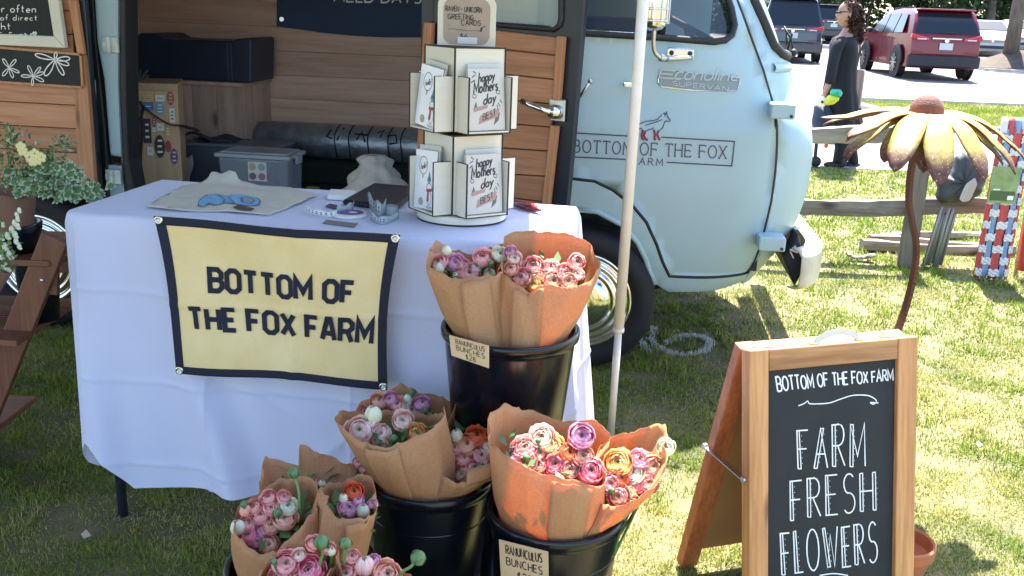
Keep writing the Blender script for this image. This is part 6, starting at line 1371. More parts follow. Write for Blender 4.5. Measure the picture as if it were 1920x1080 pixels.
bouquet('G', 'bouquet of big pink blooms cut off by the bottom edge of the photo', [(478, 1076, -.02), (480, 1100, -.06), (530, 1140, -.09), (600, 1140, -.09), (640, 1100, -.05), (645, 1060, .0), (638, 1032, .04), (617, 1018, .06), (585, 1008, .07), (536, 1020, .06), (515, 1045, .03)],
        (-.36, gyy, .12), .055, [(590, 1018, 30, 'P'), (616, 1027, 24, 'P'), (622, 1034, 16, 'Wb'), (536, 1056, 46, 'P'), (513, 1051, 16, 'G'), (578, 1068, 56, 'H'), (522, 1082, 40, 'P'), (556, 1084, 30, 'S'), (560, 1040, 24, 'V')], gyy, buds=[(603, 1017, 22, 600, 1060), (648, 1019, 18, 645, 1050)])
bouquet('G', 'lowest right bouquet with a tall green bud leaning to the right', [(612, 1080, -.03), (616, 1110, -.07), (680, 1150, -.09), (760, 1140, -.06), (772, 1090, .0), (765, 1076, .02), (737, 1060, .05), (701, 1048, .06), (663, 1038, .06), (631, 1048, .04)],
        (-.24, gyy, .12), .055, [(684, 1060, 38, 'Vb'), (726, 1076, 48, 'S'), (701, 1049, 22, 'L'), (660, 1043, 26, 'P'), (650, 1075, 34, 'P'), (690, 1088, 30, 'P')], gyy, buds=[(784, 1046, 22, 750, 1078)])
# ------------------------------------------------------------------ A-frame chalkboard
sgw = wood('orange_fir', (.60, .30, .115), (.34, .14, .045), 'z', rough=.5, scale=.9, coat=.15); sgh = wood('orange_fir_rail', (.60, .30, .115), (.34, .14, .045), 'x', rough=.5, scale=.9, knots=False, coat=.15)  # the frame wood's own orange tone, grain upright and lengthwise
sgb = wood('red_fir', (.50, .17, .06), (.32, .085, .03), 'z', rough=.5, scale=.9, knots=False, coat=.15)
ZT = .70; tl = gz(1405, 656, ZT); SGF = Frame(tuple(tl), R(19), R(-11))
def sh(x, y, ly=0): return SGF.hit(x, y, ly)
t = thing('chalkboard_sign', 'wooden A-frame chalkboard sign reading farm fresh flowers', 'sign', SGF)
W_ = sh(1722, 632).x; ZB = -(ZT - .006) / math.cos(R(11)); ztop = (sh(1405, 656).z + sh(1722, 632).z) / 2
lw = (sh(1446, 700).x - sh(1404, 700).x) * .88; iz = (sh(1446, 693).z + sh(1684, 676).z) / 2; rx = sh(1683, 800).x; th_f = .034
sx0 = sh(1407, 850).x; sx1 = sh(1716, 850).x
def slab(q, y0, y1, name, mat, par=t, bevel=.003): mb = MB(); mb.prism([(x, y0, z) for x, z in q], (0, y1 - y0, 0)); return mb.build(name, mat, par, bevel=bevel)
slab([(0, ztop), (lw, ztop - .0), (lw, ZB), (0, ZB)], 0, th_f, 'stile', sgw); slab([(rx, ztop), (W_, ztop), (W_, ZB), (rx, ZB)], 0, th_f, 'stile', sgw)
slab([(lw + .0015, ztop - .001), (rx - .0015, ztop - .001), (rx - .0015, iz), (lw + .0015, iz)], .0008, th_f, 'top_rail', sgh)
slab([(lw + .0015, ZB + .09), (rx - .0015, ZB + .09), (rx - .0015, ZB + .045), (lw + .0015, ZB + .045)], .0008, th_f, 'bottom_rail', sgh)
slab([(lw - .004, iz + .004), (rx + .004, iz + .004), (rx + .004, ZB + .08), (lw - .004, ZB + .08)], .012, .018, 'chalkboard', slate, bevel=0)
def cq(q): return quad_fn(SGF, q, .0118)
mb = MB(); write(mb, 'BOTTOM OF THE FOX FARM', cq([(1454, 707), (1674, 693), (1674, 713), (1458, 733)]), w=.13, jit=.04, gap=.18, lift=.0005)
sq = cq([(1480, 734), (1660, 730), (1660, 770), (1480, 775)])
z4 = lambda x, y: (1270 + x / 2.251, 600 + y / 2.251)
def px_line(pl, w, l=.0005, taper=False, n=4):
    q = [sh(*z4(x, y), .0118) for x, y in pl]; q = catmull([(p.x, p.z, 0) for p in q], n); ribbon(mb, [(p.x, p.y) for p in q], w, lambda a, b, l2: (a, .0118 - l - l2, b), 0, taper)
px_line([(510, 362), (535, 352), (549, 342), (556, 352), (580, 354), (640, 350), (690, 333), (740, 318), (800, 318), (832, 332), (840, 346), (826, 355), (815, 348), (848, 350)], .0028)
px_line([(600, 1078), (660, 1070), (720, 1078)], .003)
def double_text(txt, q, w=.036, jit=.03, gap=.26, seed=4):
    pls, W2 = text_lines(txt, gap=gap, jit=jit, seed=seed); fn = cq(q); a = (fn(1, .5) - fn(0, .5)).length / (fn(.5, 1) - fn(.5, 0)).length; sx = a / W2
    for i, pl in enumerate(pls):
        pl = [(p[0] * sx, p[1]) for p in pl]; q2 = sample_path(pl, .5) if len(pl) == 2 else pl
        ribbon(mb, q2, w, lambda x, y, l: fn(x / a, y, l), .0006 + i * .00002)
        for p, r_ in zip(pl[:-1], pl[1:]):
            if abs(p[1] - r_[1]) > .62 and i >= 0:
                d = .085
                ribbon(mb, [(p[0] + .012, p[1] + (-.0)), (p[0] + d * .7 if p[1] > r_[1] else p[0] + d, p[1]), (r_[0] + d, r_[1]), (r_[0] + .0, r_[1])], w * .8, lambda x, y, l: fn(x / a, y, l), .0007 + i * .00002)
                for k in range(1, 7):
                    y_ = p[1] + (r_[1] - p[1]) * k / 7; x_ = p[0] + (r_[0] - p[0]) * k / 7 + d * 1.45; ribbon(mb, [(x_ - .008, y_), (x_ + .008, y_)], .018, lambda x, y, l: fn(x / a, y, l), .0008)
                break
double_text('FARM', [(1494, 805), (1622, 792), (1622, 872), (1496, 878)]); double_text('FRESH', [(1481, 900), (1636, 886), (1637, 958), (1482, 975)], seed=7); double_text('FLOWERS', [(1463, 1000), (1643, 978), (1645, 1052), (1466, 1078)], seed=9)
mb.build('chalk_lettering', chalk, t)
# rear leg frame, leaning the other way
ang = R(25); m_ = Matrix.Rotation(ang, 3, 'X')
def rear(p): return m_ @ (Vector(p) - Vector((0, th_f, ztop))) + Vector((0, th_f, ztop))
def rslab(x0, x1, z0, z1, y0, y1, name, mat):
    mb = MB(); vs_ = [rear((x, y, z)) for x in (x0, x1) for y in (y0, y1) for z in (z0, z1)]; mb.add(vs_, [(0, 1, 3, 2), (4, 6, 7, 5), (0, 4, 5, 1), (2, 3, 7, 6), (0, 2, 6, 4), (1, 5, 7, 3)]); return mb.build(name, mat, t, bevel=.003)
zlen = ZB * 1.0
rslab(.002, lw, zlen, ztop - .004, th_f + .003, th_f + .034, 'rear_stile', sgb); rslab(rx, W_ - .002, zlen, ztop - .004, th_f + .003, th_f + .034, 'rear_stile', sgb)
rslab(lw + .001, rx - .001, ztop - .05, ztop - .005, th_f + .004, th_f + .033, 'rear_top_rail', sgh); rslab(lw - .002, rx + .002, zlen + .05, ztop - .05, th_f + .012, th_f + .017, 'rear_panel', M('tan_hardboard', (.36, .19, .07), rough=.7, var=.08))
a = sh(1405, 903, -.0); b = rear((-.004, th_f + .03, ztop + (ZB - ztop) * .44)); a = Vector((-.003, th_f / 2, sh(1405, 903).z))
mb = MB(); mb.bar(a, b, .003, .014, up=(1, 0, 0)); mb.tube([a + Vector((-.006, 0, 0)), a + Vector((.002, 0, 0))], .008, 10); mb.tube([b + Vector((-.006, 0, 0)), b + Vector((.002, 0, 0))], .008, 10); mb.build('stay', brushed, t)
ha = sh(1530, 644, .017); hb_ = sh(1607, 640, .017)
mb = MB(); hp_ = [Vector((ha.x, .017, ztop + .001)), Vector((ha.x + .012, .017, ztop + .012)), Vector(((ha.x + hb_.x) / 2, .017, ztop + .024)), Vector((hb_.x - .012, .017, ztop + .015)), Vector((hb_.x, .017, ztop + .001))]; hp_ = catmull(hp_, 6)
for p, q in zip(hp_[:-1], hp_[1:]): mb.bar(p, q + (q - p) * .08, .014, .003, up=(0, 1, 0))
mb.build('handle', brushed, t); mb = MB()
for x in (ha.x - .006, hb_.x + .006): mb.bx(x - .012, x + .012, .008, .026, ztop + .0005, ztop + .003)
mb.build('handle_plate', brushed, t)
for x in (.06, W_ - .06): MB().bx(x - .03, x + .03, .018, .034, ztop + .0005, ztop + .003).build('hinge', brushed, t)
# terracotta pot behind the sign
terra = M('terracotta', (.42, .15, .07), rough=.85, var=.12, vs_=10, bump=.15, bs=60)
tp_ = gz(1690, 1042, .0); 
t = thing('terracotta_pot', 'terracotta pot standing on the grass behind the right edge of the sign', 'pot', loc=(gz(1684, 1052, .04).x, gz(1684, 1052, .04).y, 0))
prof = [(.0, .01), (.055, .01), (.080, .0), (.105, .075), (.110, .078), (.114, .082), (.116, .115), (.110, .12), (.104, .115), (.098, .08), (.07, .06), (0, .06)]
mb = MB(); mb.lathe([(r_ * .75, z * .9) for r_, z in prof], (0, 0, 0), 40); mb.build('pot', terra, t, smooth=False, auto=35)

# ------------------------------------------------------------------ metal daisy
DY = 2.93
hub = gy(1738, 203, DY); gb = Vector((gy(1655, 700, DY).x, DY, 0)); t = thing('metal_flower', 'tall rusty yellow metal daisy garden stake behind the chalkboard sign', 'garden ornament', loc=tuple(gb))
rust = M('rusty_brown_metal', (.10, .035, .02), rough=.65, col2=(.16, .06, .035), vs_=18, metal=.2, bump=.2, bs=60)
sp_ = [gb + Vector((0, 0, -.05)), gy(1664, 660, DY)] + [gy(x, y, DY) for x, y in ((1682, 622), (1700, 570), (1714, 510), (1718, 460), (1710, 415), (1704, 375), (1708, 320), (1720, 268), (1738, 222))]
q = catmull([p - gb for p in sp_], 6); mb = MB()
for a, b in zip(q[:-1], q[1:]): mb.bar(a, b + (b - a) * .12, .010, .034, up=(0, 1, 0))
mb.build('stem', rust, t, bevel=0)
hc2 = hub - gb; rh = 32 / FPX * (hub - CAM).dot(f0)
mb = MB(); mb.lathe([(0, rh * .80), (rh * .35, rh * .75), (rh * .70, rh * .50), (rh * .93, rh * .10), (rh, -.30 * rh), (rh * .92, -.62 * rh), (rh * .6, -.8 * rh), (0, -.8 * rh)], hc2, 32); mb.build('centre', M('rusty_pink_brown', (.10, .038, .03), rough=.8, col2=(.17, .07, .055), vs_=40, bump=.8, bs=220), t, smooth=True)
def petal_metal(name):
    m = bpy.data.materials.new(name); m.use_nodes = True; nt = m.node_tree; b = nt.nodes['Principled BSDF']; N = nt.nodes.new; L = nt.links.new
    a = N('ShaderNodeAttribute'); a.attribute_name = 'col'; sp = N('ShaderNodeSeparateColor'); L(a.outputs['Color'], sp.inputs[0])
    tc = N('ShaderNodeTexCoord'); n = N('ShaderNodeTexNoise'); n.inputs['Scale'].default_value = 60; n.inputs['Detail'].default_value = 6; L(tc.outputs['Object'], n.inputs[0])
    ad = N('ShaderNodeMath'); ad.operation = 'MULTIPLY_ADD'; ad.inputs[1].default_value = .38; L(n.outputs[0], ad.inputs[0]); L(sp.outputs[0], ad.inputs[2])
    r_ = N('ShaderNodeValToRGB'); e = r_.color_ramp.elements; e[0].position = .18; e[0].color = (.42, .12, .05, 1); e[1].position = 1.12 if False else 1.0; e[1].color = (.09, .03, .025, 1)
    for p, c in ((.30, (.66, .38, .08, 1)), (.62, (.60, .38, .07, 1)), (.78, (.24, .19, .035, 1)), (.92, (.14, .06, .035, 1))): x = r_.color_ramp.elements.new(p); x.color = c
    L(ad.outputs[0], r_.inputs[0])
    v = N('ShaderNodeTexNoise'); v.inputs['Scale'].default_value = 190; v.inputs['Detail'].default_value = 2; L(tc.outputs['Object'], v.inputs[0]); gt = N('ShaderNodeMapRange'); gt.inputs[1].default_value = .66; gt.inputs[2].default_value = .70; L(v.outputs[0], gt.inputs[0])
    mx = N('ShaderNodeMix'); mx.data_type = 'RGBA'; L(gt.outputs[0], mx.inputs[0]); L(r_.outputs[0], mx.inputs[6]); mx.inputs[7].default_value = (.62, .52, .30, 1); L(mx.outputs[2], b.inputs['Base Color']); b.inputs['Roughness'].default_value = .6
    bp = N('ShaderNodeBump'); bp.inputs['Strength'].default_value = .2; bp.inputs['Distance'].default_value = .002; L(n.outputs[0], bp.inputs['Height']); L(bp.outputs[0], b.inputs['Normal']); return m
pm = petal_metal('painted_petal_metal')
def metal_petal(az, L_, drop, wmax, lift, name='petal'):
    NUq, NVq = 18, 6; V, F_, C_ = [], [], []; o_ = Vector((math.cos(az), math.sin(az), 0)); s_ = Vector((-math.sin(az), math.cos(az), 0))
    for i in range(NUq + 1):
        u = i / NUq; rad = .012 + L_ * (math.sin(u * 1.25) / math.sin(1.25)); z = lift + .018 * math.sin(min(1, u * 1.6) * math.pi) - drop * u ** 2.0
        w_ = wmax * (.30 + .70 * math.sin(math.pi * min(1, (u * .80 + .06))) ** .9) * (math.sqrt(max(0, 1 - ((u - .72) / .28) ** 2)) if u > .72 else 1)
        for j in range(NVq + 1):
            v = j / NVq * 2 - 1; V.append(tuple(hc2 + Vector((0, 0, -.026)) + o_ * rad + s_ * v * w_ / 2 + Vector((0, 0, z - .006 * v * v)))); C_.append((u * .86, 0, 0))
    for i in range(NUq):
        for j in range(NVq): a = i * (NVq + 1) + j; F_.append((a, a + 1, a + NVq + 2, a + NVq + 1))
    me = bpy.data.meshes.new(name); me.from_pydata(V, [], F_); at = me.color_attributes.new('col', 'FLOAT_COLOR', 'POINT'); at.data.foreach_set('color', np.array([(*c, 1) for c in C_], np.float32).reshape(-1)); me.update()
    o = link(name, me, [pm, rust], t, None, True); m = mods(o, 0, 1, .003, 0, -1).modifiers['Solidify']; m.material_offset = 1; m.material_offset_rim = 1
    if Vector(me.polygons[10].normal).z < 0: me.flip_normals()
rr_ = random.Random(3)
for az, L_, dr, w in ((-100, .27, .165, .084), (-124, .285, .135, .082), (-150, .31, .055, .062), (-174, .315, .015, .056), (-72, .26, .150, .066), (-46, .27, .135, .052), (-24, .29, .13, .058), (-3, .27, .09, .066), (22, .25, .05, .07), (55, .24, .04, .07), (90, .25, .04, .07), (125, .25, .04, .07), (155, .28, .05, .07)): metal_petal(R(az), L_, dr, w, .006)
for az, L_, dr, w in ((-163, .255, .105, .066), (-136, .22, .10, .07), (-108, .20, .12, .07), (-58, .21, .11, .06), (-33, .22, .10, .065), (10, .23, .08, .07), (75, .22, .08, .07), (140, .22, .08, .07)): metal_petal(R(az), L_, dr, w, -.014)

# ------------------------------------------------------------------ bags leaning on the fence
gbag = M('grey_nylon', (.055, .065, .075), rough=.6, var=.25, vs_=10, bump=.5, bs=18); polem = M('grey_steel_tube', (.30, .32, .34), rough=.4, metal=.7)
BY = 5.45; a = gz(1745, 497, 0.01)
t = thing('pole_bundle', 'bundle of grey steel poles half covered by a slumped grey bag leaning on the fence', 'poles', loc=(a.x, a.y, 0))
for k, (x0_, x1_) in enumerate(((1731, 1792), (1739, 1800), (1747, 1807), (1755, 1812), (1763, 1818), (1736, 1806), (1751, 1800))):
    p = gz(x0_, 500 - (k % 3) * 3, .02) - t.location; q = gy(x1_ + 6, 285, a.y + .18 + .02 * (k % 3)) - t.location; mb = MB(); mb.tube([p, q], .0115, 8); mb.build('pole', polem, t, smooth=True)
cy = a.y + .12
def bagshape(pts, name, mat, depth, yy, par, n=10, off=0):
    P_ = [gy(x, y, yy) - par.location for x, y in pts]; c = sum(P_, Vector()) / len(P_); loop = catmull(P_, 4, closed=True); N_ = len(loop)
    def fn(u, v):
        k = int(round(u * N_)) % N_; a_ = (v - .5) * math.pi; s_ = math.cos(a_) ** .6 if abs(math.cos(a_)) > 1e-4 else 0; p = c + (loop[k] - c) * s_ * (1 + .05 * math.sin(k * 1.7 + 3 * v)); return Vector((p.x, p.y + math.sin(a_) * depth * (1 + .15 * math.sin(k * .9)), p.z))
    mb = MB(); mb.grid(fn, N_, n, wrap=True); return mb.build(name, mat, par, smooth=True)
bagshape([(1770, 330), (1758, 345), (1757, 372), (1772, 380), (1800, 378), (1822, 375), (1842, 352), (1846, 325), (1838, 300), (1815, 285), (1795, 292), (1785, 318)], 'bag_cover', gbag, .07, a.y + .02, t)
bagshape([(1800, 372), (1812, 345), (1829, 335), (1830, 352), (1815, 378)], 'white_tag', M('white_tag', (.55, .55, .53), rough=.7), .004, a.y - .06, t)
# red, white and blue woven chair webbing
BX0 = gz(1882, 528, 0); t = thing('webbed_bag', 'upright folded chair with red, white and blue woven webbing leaning on the fence', 'folding chair', loc=(BX0.x, BX0.y, 0))
redw = M('red_webbing', (.50, .07, .07), rough=.6, var=.15, vs_=30, stretch=(30, 1, 1)); bluew = M('blue_webbing', (.22, .33, .52), rough=.6, var=.15, vs_=30, stretch=(30, 1, 1)); whitew = M('white_webbing', (.68, .68, .70), rough=.6, var=.1, vs_=30); innerb = M('dark_inner', (.05, .05, .07), rough=.8)
L0 = gy(1849, 400, BX0.y).x - BX0.x; L1 = gy(1914, 400, BX0.y).x - BX0.x; HH = gy(1885, 232, BX0.y).z
mb = MB(); mb.bx(L0 + .01, L1 - .01, .012, .06, .02, HH - .03); mb.build('core', innerb, t, bevel=.03)
Wd = L1 - L0
def strip(name, x0_, x1_, z0_, z1_, y_, mat, wob=0):
    mb = MB(); mb.grid(lambda u, v: (x0_ + (x1_ - x0_) * u, y_ + .004 * math.sin(9 * u + 14 * v + wob) + .022 * (2 * ((x0_ + (x1_ - x0_) * u - L0) / Wd) - 1) ** 4, z0_ + (z1_ - z0_) * v + .003 * math.sin(11 * u + wob)), 8, 16); return mb.build(name, mat, t, smooth=True, solid=.003)
for k, (u0_, u1_, m_) in enumerate(((.0, .14, redw), (.16, .33, bluew), (.36, .62, redw), (.66, .83, bluew), (.86, 1.0, redw))): strip('warp_strap', L0 + Wd * u0_, L0 + Wd * u1_, .015, HH * .97, .0, m_, k)
nb_ = 12
for k in range(nb_):
    z0_ = .03 + k * HH * .93 / nb_; h_ = HH * .93 / nb_ * .60
    for u0_, u1_ in (((.0, .17), (.34, .66), (.83, 1.0)) if k % 2 == 0 else ((.10, .36), (.62, .90))): strip('weft_strap', L0 + Wd * u0_, L0 + Wd * u1_, z0_, z0_ + h_, -.008, whitew, k)
for k in range(5): mb = MB(); mb.tube(catmull([(L0 + Wd * (.1 + .2 * k), .01, HH * .94), (L0 + Wd * (.15 + .17 * k), .03, HH * 1.02), (L0 + Wd * (.25 + .13 * k), .06, HH * .99)], 4), .02, 8); mb.build('gathered_top', (whitew, redw, bluew, whitew, redw)[k], t, smooth=True)
p = gy(1862, 312, BX0.y - .03) - t.location; q = gy(1902, 382, BX0.y - .03) - t.location
mb = MB(); mb.bx(p.x, q.x, -.034, -.030, q.z, p.z); lb = mb.build('label', M('green_label', (.20, .29, .12), rough=.35, var=.35, vs_=14), t, bevel=.002); mb = MB(); mb.bx(p.x + .01, q.x - .01, -.0355, -.0345, q.z + .015, q.z + .07); mb.build('label_panel', M('dark_green_ink', (.05, .10, .04), rough=.4), lb); mb = MB(); mb.bx(q.x - .05, q.x - .015, -.0365, -.0358, q.z + .02, q.z + .045); mb.bx(p.x + .02, p.x + .06, -.0365, -.0358, q.z + .075, q.z + .082); mb.build('label_print', chalk, lb)
a = gz(1925, 530, 0); t = thing('folded_chair', 'folded dark chair with a red orange cushion at the right edge beside the woven one', 'folding chair', loc=(a.x, a.y + .05, 0))
mb = MB(); mb.grid(lambda u, v: (-.035 + .30 * u, .02 * math.sin(3 * v), .06 + .62 * v), 6, 10); mb.build('cushion', M('red_orange_cloth', (.50, .07, .04), rough=.8), t, smooth=True, solid=.06)
mb = MB(); mb.grid(lambda u, v: (-.055 + .34 * u, -.02 + .02 * math.sin(5 * u), .75 + .17 * v), 6, 6); mb.build('carry_bag', black_matte, t, smooth=True, solid=.09)
for x in (-.02, .25): mb = MB(); mb.tube([(x, .05, 0), (x, .08, .95)], .012, 8); mb.build('leg', polem, t, smooth=True)

# ------------------------------------------------------------------ plant stand at the left
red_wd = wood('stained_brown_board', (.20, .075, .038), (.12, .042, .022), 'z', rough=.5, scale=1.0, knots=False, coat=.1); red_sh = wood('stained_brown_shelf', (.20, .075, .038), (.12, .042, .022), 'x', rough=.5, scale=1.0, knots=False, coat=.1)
SY = 2.62
t = thing('plant_stand', 'stained brown wooden stepped plant stand at the left edge', 'plant stand', loc=(gy(60, 600, SY).x, SY, 0))
def sp(x, y, yy=SY): return gy(x, y, yy) - t.location
a = sp(117, 445); b = sp(-12, 770); dirb = (b - a).normalized()
def beam(p, q, w, th, name, mat): mb = MB(); mb.bar(p, q, w, th, up=(0, 1, 0)); return mb.build(name, mat, t, bevel=.003)
nn = Vector((dirb.z, 0, -dirb.x)) * .0
ext = b + dirb * ((b.z + t.location.z) / max(.1, -dirb.z)); ext = a + dirb * (a.z / -dirb.z)
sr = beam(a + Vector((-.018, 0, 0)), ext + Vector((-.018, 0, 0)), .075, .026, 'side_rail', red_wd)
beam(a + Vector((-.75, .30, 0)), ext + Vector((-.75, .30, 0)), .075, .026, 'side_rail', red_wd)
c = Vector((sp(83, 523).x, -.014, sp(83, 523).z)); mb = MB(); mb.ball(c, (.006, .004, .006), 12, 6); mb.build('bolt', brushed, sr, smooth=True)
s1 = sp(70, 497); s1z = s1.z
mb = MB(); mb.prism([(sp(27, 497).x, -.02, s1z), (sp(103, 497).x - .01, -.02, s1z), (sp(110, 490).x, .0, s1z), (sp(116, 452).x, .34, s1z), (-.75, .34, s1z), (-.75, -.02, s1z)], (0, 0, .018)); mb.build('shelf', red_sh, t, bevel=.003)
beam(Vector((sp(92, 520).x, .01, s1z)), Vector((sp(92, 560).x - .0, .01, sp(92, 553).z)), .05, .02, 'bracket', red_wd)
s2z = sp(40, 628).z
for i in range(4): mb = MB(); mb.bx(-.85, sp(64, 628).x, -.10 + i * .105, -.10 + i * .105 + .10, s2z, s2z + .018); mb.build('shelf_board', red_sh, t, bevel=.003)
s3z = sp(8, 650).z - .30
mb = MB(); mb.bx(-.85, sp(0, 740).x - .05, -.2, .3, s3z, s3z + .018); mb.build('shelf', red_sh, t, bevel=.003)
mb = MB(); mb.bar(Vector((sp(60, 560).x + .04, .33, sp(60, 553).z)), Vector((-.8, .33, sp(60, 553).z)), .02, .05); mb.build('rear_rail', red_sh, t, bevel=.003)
TS = t.location
def pot(px, py, zz, yy, r_, h, label):
    p = gy(px, py, yy); o = thing('black_pot', label, 'pot', loc=(p.x, yy, zz)); mb = MB(); mb.lathe([(0, .003), (r_ * .8, .003), (r_ * .95, h), (r_, h), (r_ * 1.03, h - .004), (r_ * 1.0, h - .02), (r_ * .80, 0), (0, 0)], (0, 0, 0), 36); mb.build('pot', black_pl, o, smooth=True); return o, p
pot(75, 560, s2z + .019, SY + .10, .062, .20, 'black plastic pot under the upper shelf of the plant stand')
pot(20, 440, s1z + .019, SY + .08, .085, .085, 'low black pot on the upper shelf holding the wrapped ivy')
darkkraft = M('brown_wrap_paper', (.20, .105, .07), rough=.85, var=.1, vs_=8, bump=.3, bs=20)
def plant_wrap(pts_top, pts_bot, yy, depth, label, rim_z):
    T = [gy(x, y, yy) for x, y in pts_top]; B_ = [gy(x, y, yy) for x, y in pts_bot]; c = (T[0] + T[-1]) / 2; o = thing('wrapped_plant', label, 'potted plant', loc=(c.x, yy, B_[0].z))
    def fn(u, v):
        a_ = 2 * math.pi * u; k = (1 + math.cos(a_)) / 2; x = (B_[0].x + (B_[-1].x - B_[0].x) * (1 - k)) * (1 - v) + (T[0].x + (T[-1].x - T[0].x) * (1 - k)) * v; z = B_[0].z * (1 - v) + T[0].z * v + .008 * math.sin(a_ * 5) * v
        return Vector((x - c.x, math.sin(a_) * depth * (.75 + .25 * v) * (1 + .05 * math.sin(a_ * 7)), z - B_[0].z))
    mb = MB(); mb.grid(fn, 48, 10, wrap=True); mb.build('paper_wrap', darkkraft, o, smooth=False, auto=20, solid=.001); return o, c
w1, c1_ = plant_wrap([(-95, 357), (62, 357)], [(-80, 432), (58, 432)], SY + .06, .10, 'variegated ivy and yellow blooms in brown paper on the upper shelf', 0)
w2, c2_ = plant_wrap([(-60, 500), (26, 500)], [(-40, 560), (-12, 560)], 2.30, .06, 'wrapped pale snapdragon plant at the left edge in front of the stand', 0)
def leaf_mesh(name, l=1.0, w=.62, lobes=False):
    mb = MB(); pts = [(0, 0), (.3 * w, .15), (.5 * w, .45), (.36 * w, .75), (0, 1.0), (-.36 * w, .75), (-.5 * w, .45), (-.3 * w, .15)]
    if lobes: pts = [(0, 0), (.42, .02), (.52, .25), (.34, .36), (.46, .62), (.22, .66), (0, 1.0), (-.22, .66), (-.46, .62), (-.34, .36), (-.52, .25), (-.42, .02)]
    V = [(0, .45, .06)] + [(x, y, .0 + .10 * abs(x) - .08 * y * y) for x, y in pts]; n = len(pts); mb.add(V, [(0, i + 1, (i + 1) % n + 1) for i in range(n)]); return mb.mesh(name)
def variegated(name, c1, c2, rim=.30):
    m = bpy.data.materials.new(name); m.use_nodes = True; nt = m.node_tree; b = nt.nodes['Principled BSDF']; N = nt.nodes.new; L = nt.links.new
    tc = N('ShaderNodeTexCoord'); n = N('ShaderNodeTexNoise'); n.inputs['Scale'].default_value = 3.5; L(tc.outputs['Object'], n.inputs[0]); sx = N('ShaderNodeVectorMath'); sx.operation = 'DISTANCE'; sx.inputs[1].default_value = (0, .45, 0); L(tc.outputs['Object'], sx.inputs[0])
    ad = N('ShaderNodeMath'); ad.operation = 'MULTIPLY_ADD'; ad.inputs[1].default_value = .35; L(n.outputs[0], ad.inputs[0]); L(sx.outputs['Value'], ad.inputs[2]); mr = N('ShaderNodeMapRange'); mr.inputs[1].default_value = rim + .16; mr.inputs[2].default_value = rim + .22; L(ad.outputs[0], mr.inputs[0])
    mx = N('ShaderNodeMix'); mx.data_type = 'RGBA'; L(mr.outputs[0], mx.inputs[0]); mx.inputs[6].default_value = (*c1, 1); mx.inputs[7].default_value = (*c2, 1); L(mx.outputs[2], b.inputs['Base Color']); b.inputs['Roughness'].default_value = .4; add_translucent(m, .15, (.2, .3, .1)); return m
vary = variegated('variegated_leaf', (.09, .19, .085), (.45, .52, .36)); small_m = M('small_leaf', (.06, .12, .04), rough=.5, var=.3, vs_=30)
lv = leaf_mesh('leaf', lobes=True); lv.materials.append(vary)
def put_leaf(me, p, par, size, r_, name='leaf', face=None):
    o = link(name, me, None, par); d = Vector((r_.uniform(-1, 1), r_.uniform(-1, .3), r_.uniform(-.5, .6))).normalized(); nrm = (Vector((0, -1, .9)) + Vector((r_.uniform(-.6, .6), r_.uniform(-.4, .4), r_.uniform(-.4, .4)))).normalized()
    x_ = d.cross(nrm).normalized(); y_ = nrm.cross(x_); o.matrix_local = Matrix.Translation(p) @ Matrix((x_, y_, nrm)).transposed().to_4x4() @ Matrix.Scale(size, 4); return o
rr_ = random.Random(5); wl = w1.location
stems = [[(40, 355), (70, 335), (110, 330), (150, 345), (185, 362)], [(30, 350), (80, 322), (130, 318), (150, 328)], [(20, 350), (40, 330), (90, 340), (130, 362)], [(10, 352), (60, 345), (100, 350), (140, 365)]]
mbs = MB()
for st in stems:
    q = catmull([gy(x, y, SY - .02 + .03 * rr_.random()) - wl for x, y in st], 10); mbs.tube(q, .0016, 5)
    for p in q[6:]:
        for _ in range(2): put_leaf(lv, p + Vector((rr_.uniform(-.02, .02), rr_.uniform(-.03, .02), rr_.uniform(-.016, .018))), w1, rr_.uniform(.020, .036), rr_)
for sx, sy, ex, ey in ((20, 352, 20, 245), (30, 352, 60, 275), (40, 352, 118, 268), (5, 352, -10, 290), (50, 352, 95, 300), (10, 352, 75, 305), (0, 352, 30, 280), (15, 355, 45, 310)):
    q = catmull([gy(sx, sy, SY) - wl, gy((sx + ex) / 2 - 4, (sy + ey) / 2, SY - .02) - wl, gy(ex, ey, SY - .04) - wl], 8); mbs.tube(q, .0016, 5)
mbs.build('stem', green, w1, smooth=True)
fo = []
def small_leaves(par, yy, spots, n, size, col, name='foliage'):
    V, C_ = [], []
    for _ in range(n):
        x, y, sx, sy = rr_.choice(spots); p = gy(rr_.gauss(x, sx), rr_.gauss(y, sy), yy + rr_.uniform(-.06, .05)) - par.location
        d = Vector((rr_.uniform(-1, 1), rr_.uniform(-1, 1), rr_.uniform(-.3, 1))).normalized(); s_ = d.cross(Vector((rr_.random(), rr_.random(), rr_.random()))).normalized(); l_ = size * rr_.uniform(.6, 1.4)
        V.append([p, p + d * l_ * .5 + s_ * l_ * .26, p + d * l_, p + d * l_ * .5 - s_ * l_ * .26]); k = rr_.uniform(.6, 1.5); C_.append([c * k for c in rr_.choice(col)])
    o = link(name, quads_mesh(name, np.array([[tuple(q) for q in v] for v in V]), np.clip(np.array(C_), 0, 1)), leafm, par); o['kind'] = 'stuff'; return o
small_leaves(w1, SY - .01, [(20, 262, 10, 12), (55, 280, 14, 10), (30, 300, 22, 16), (118, 272, 9, 9), (95, 298, 10, 8), (70, 318, 24, 12), (35, 335, 26, 10), (0, 300, 16, 22), (100, 345, 14, 8), (85, 365, 20, 5)], 900, .016, [(.07, .14, .05), (.10, .18, .07), (.32, .38, .25)])
yel = M('pale_yellow_petal', (.68, .62, .30), rough=.6)
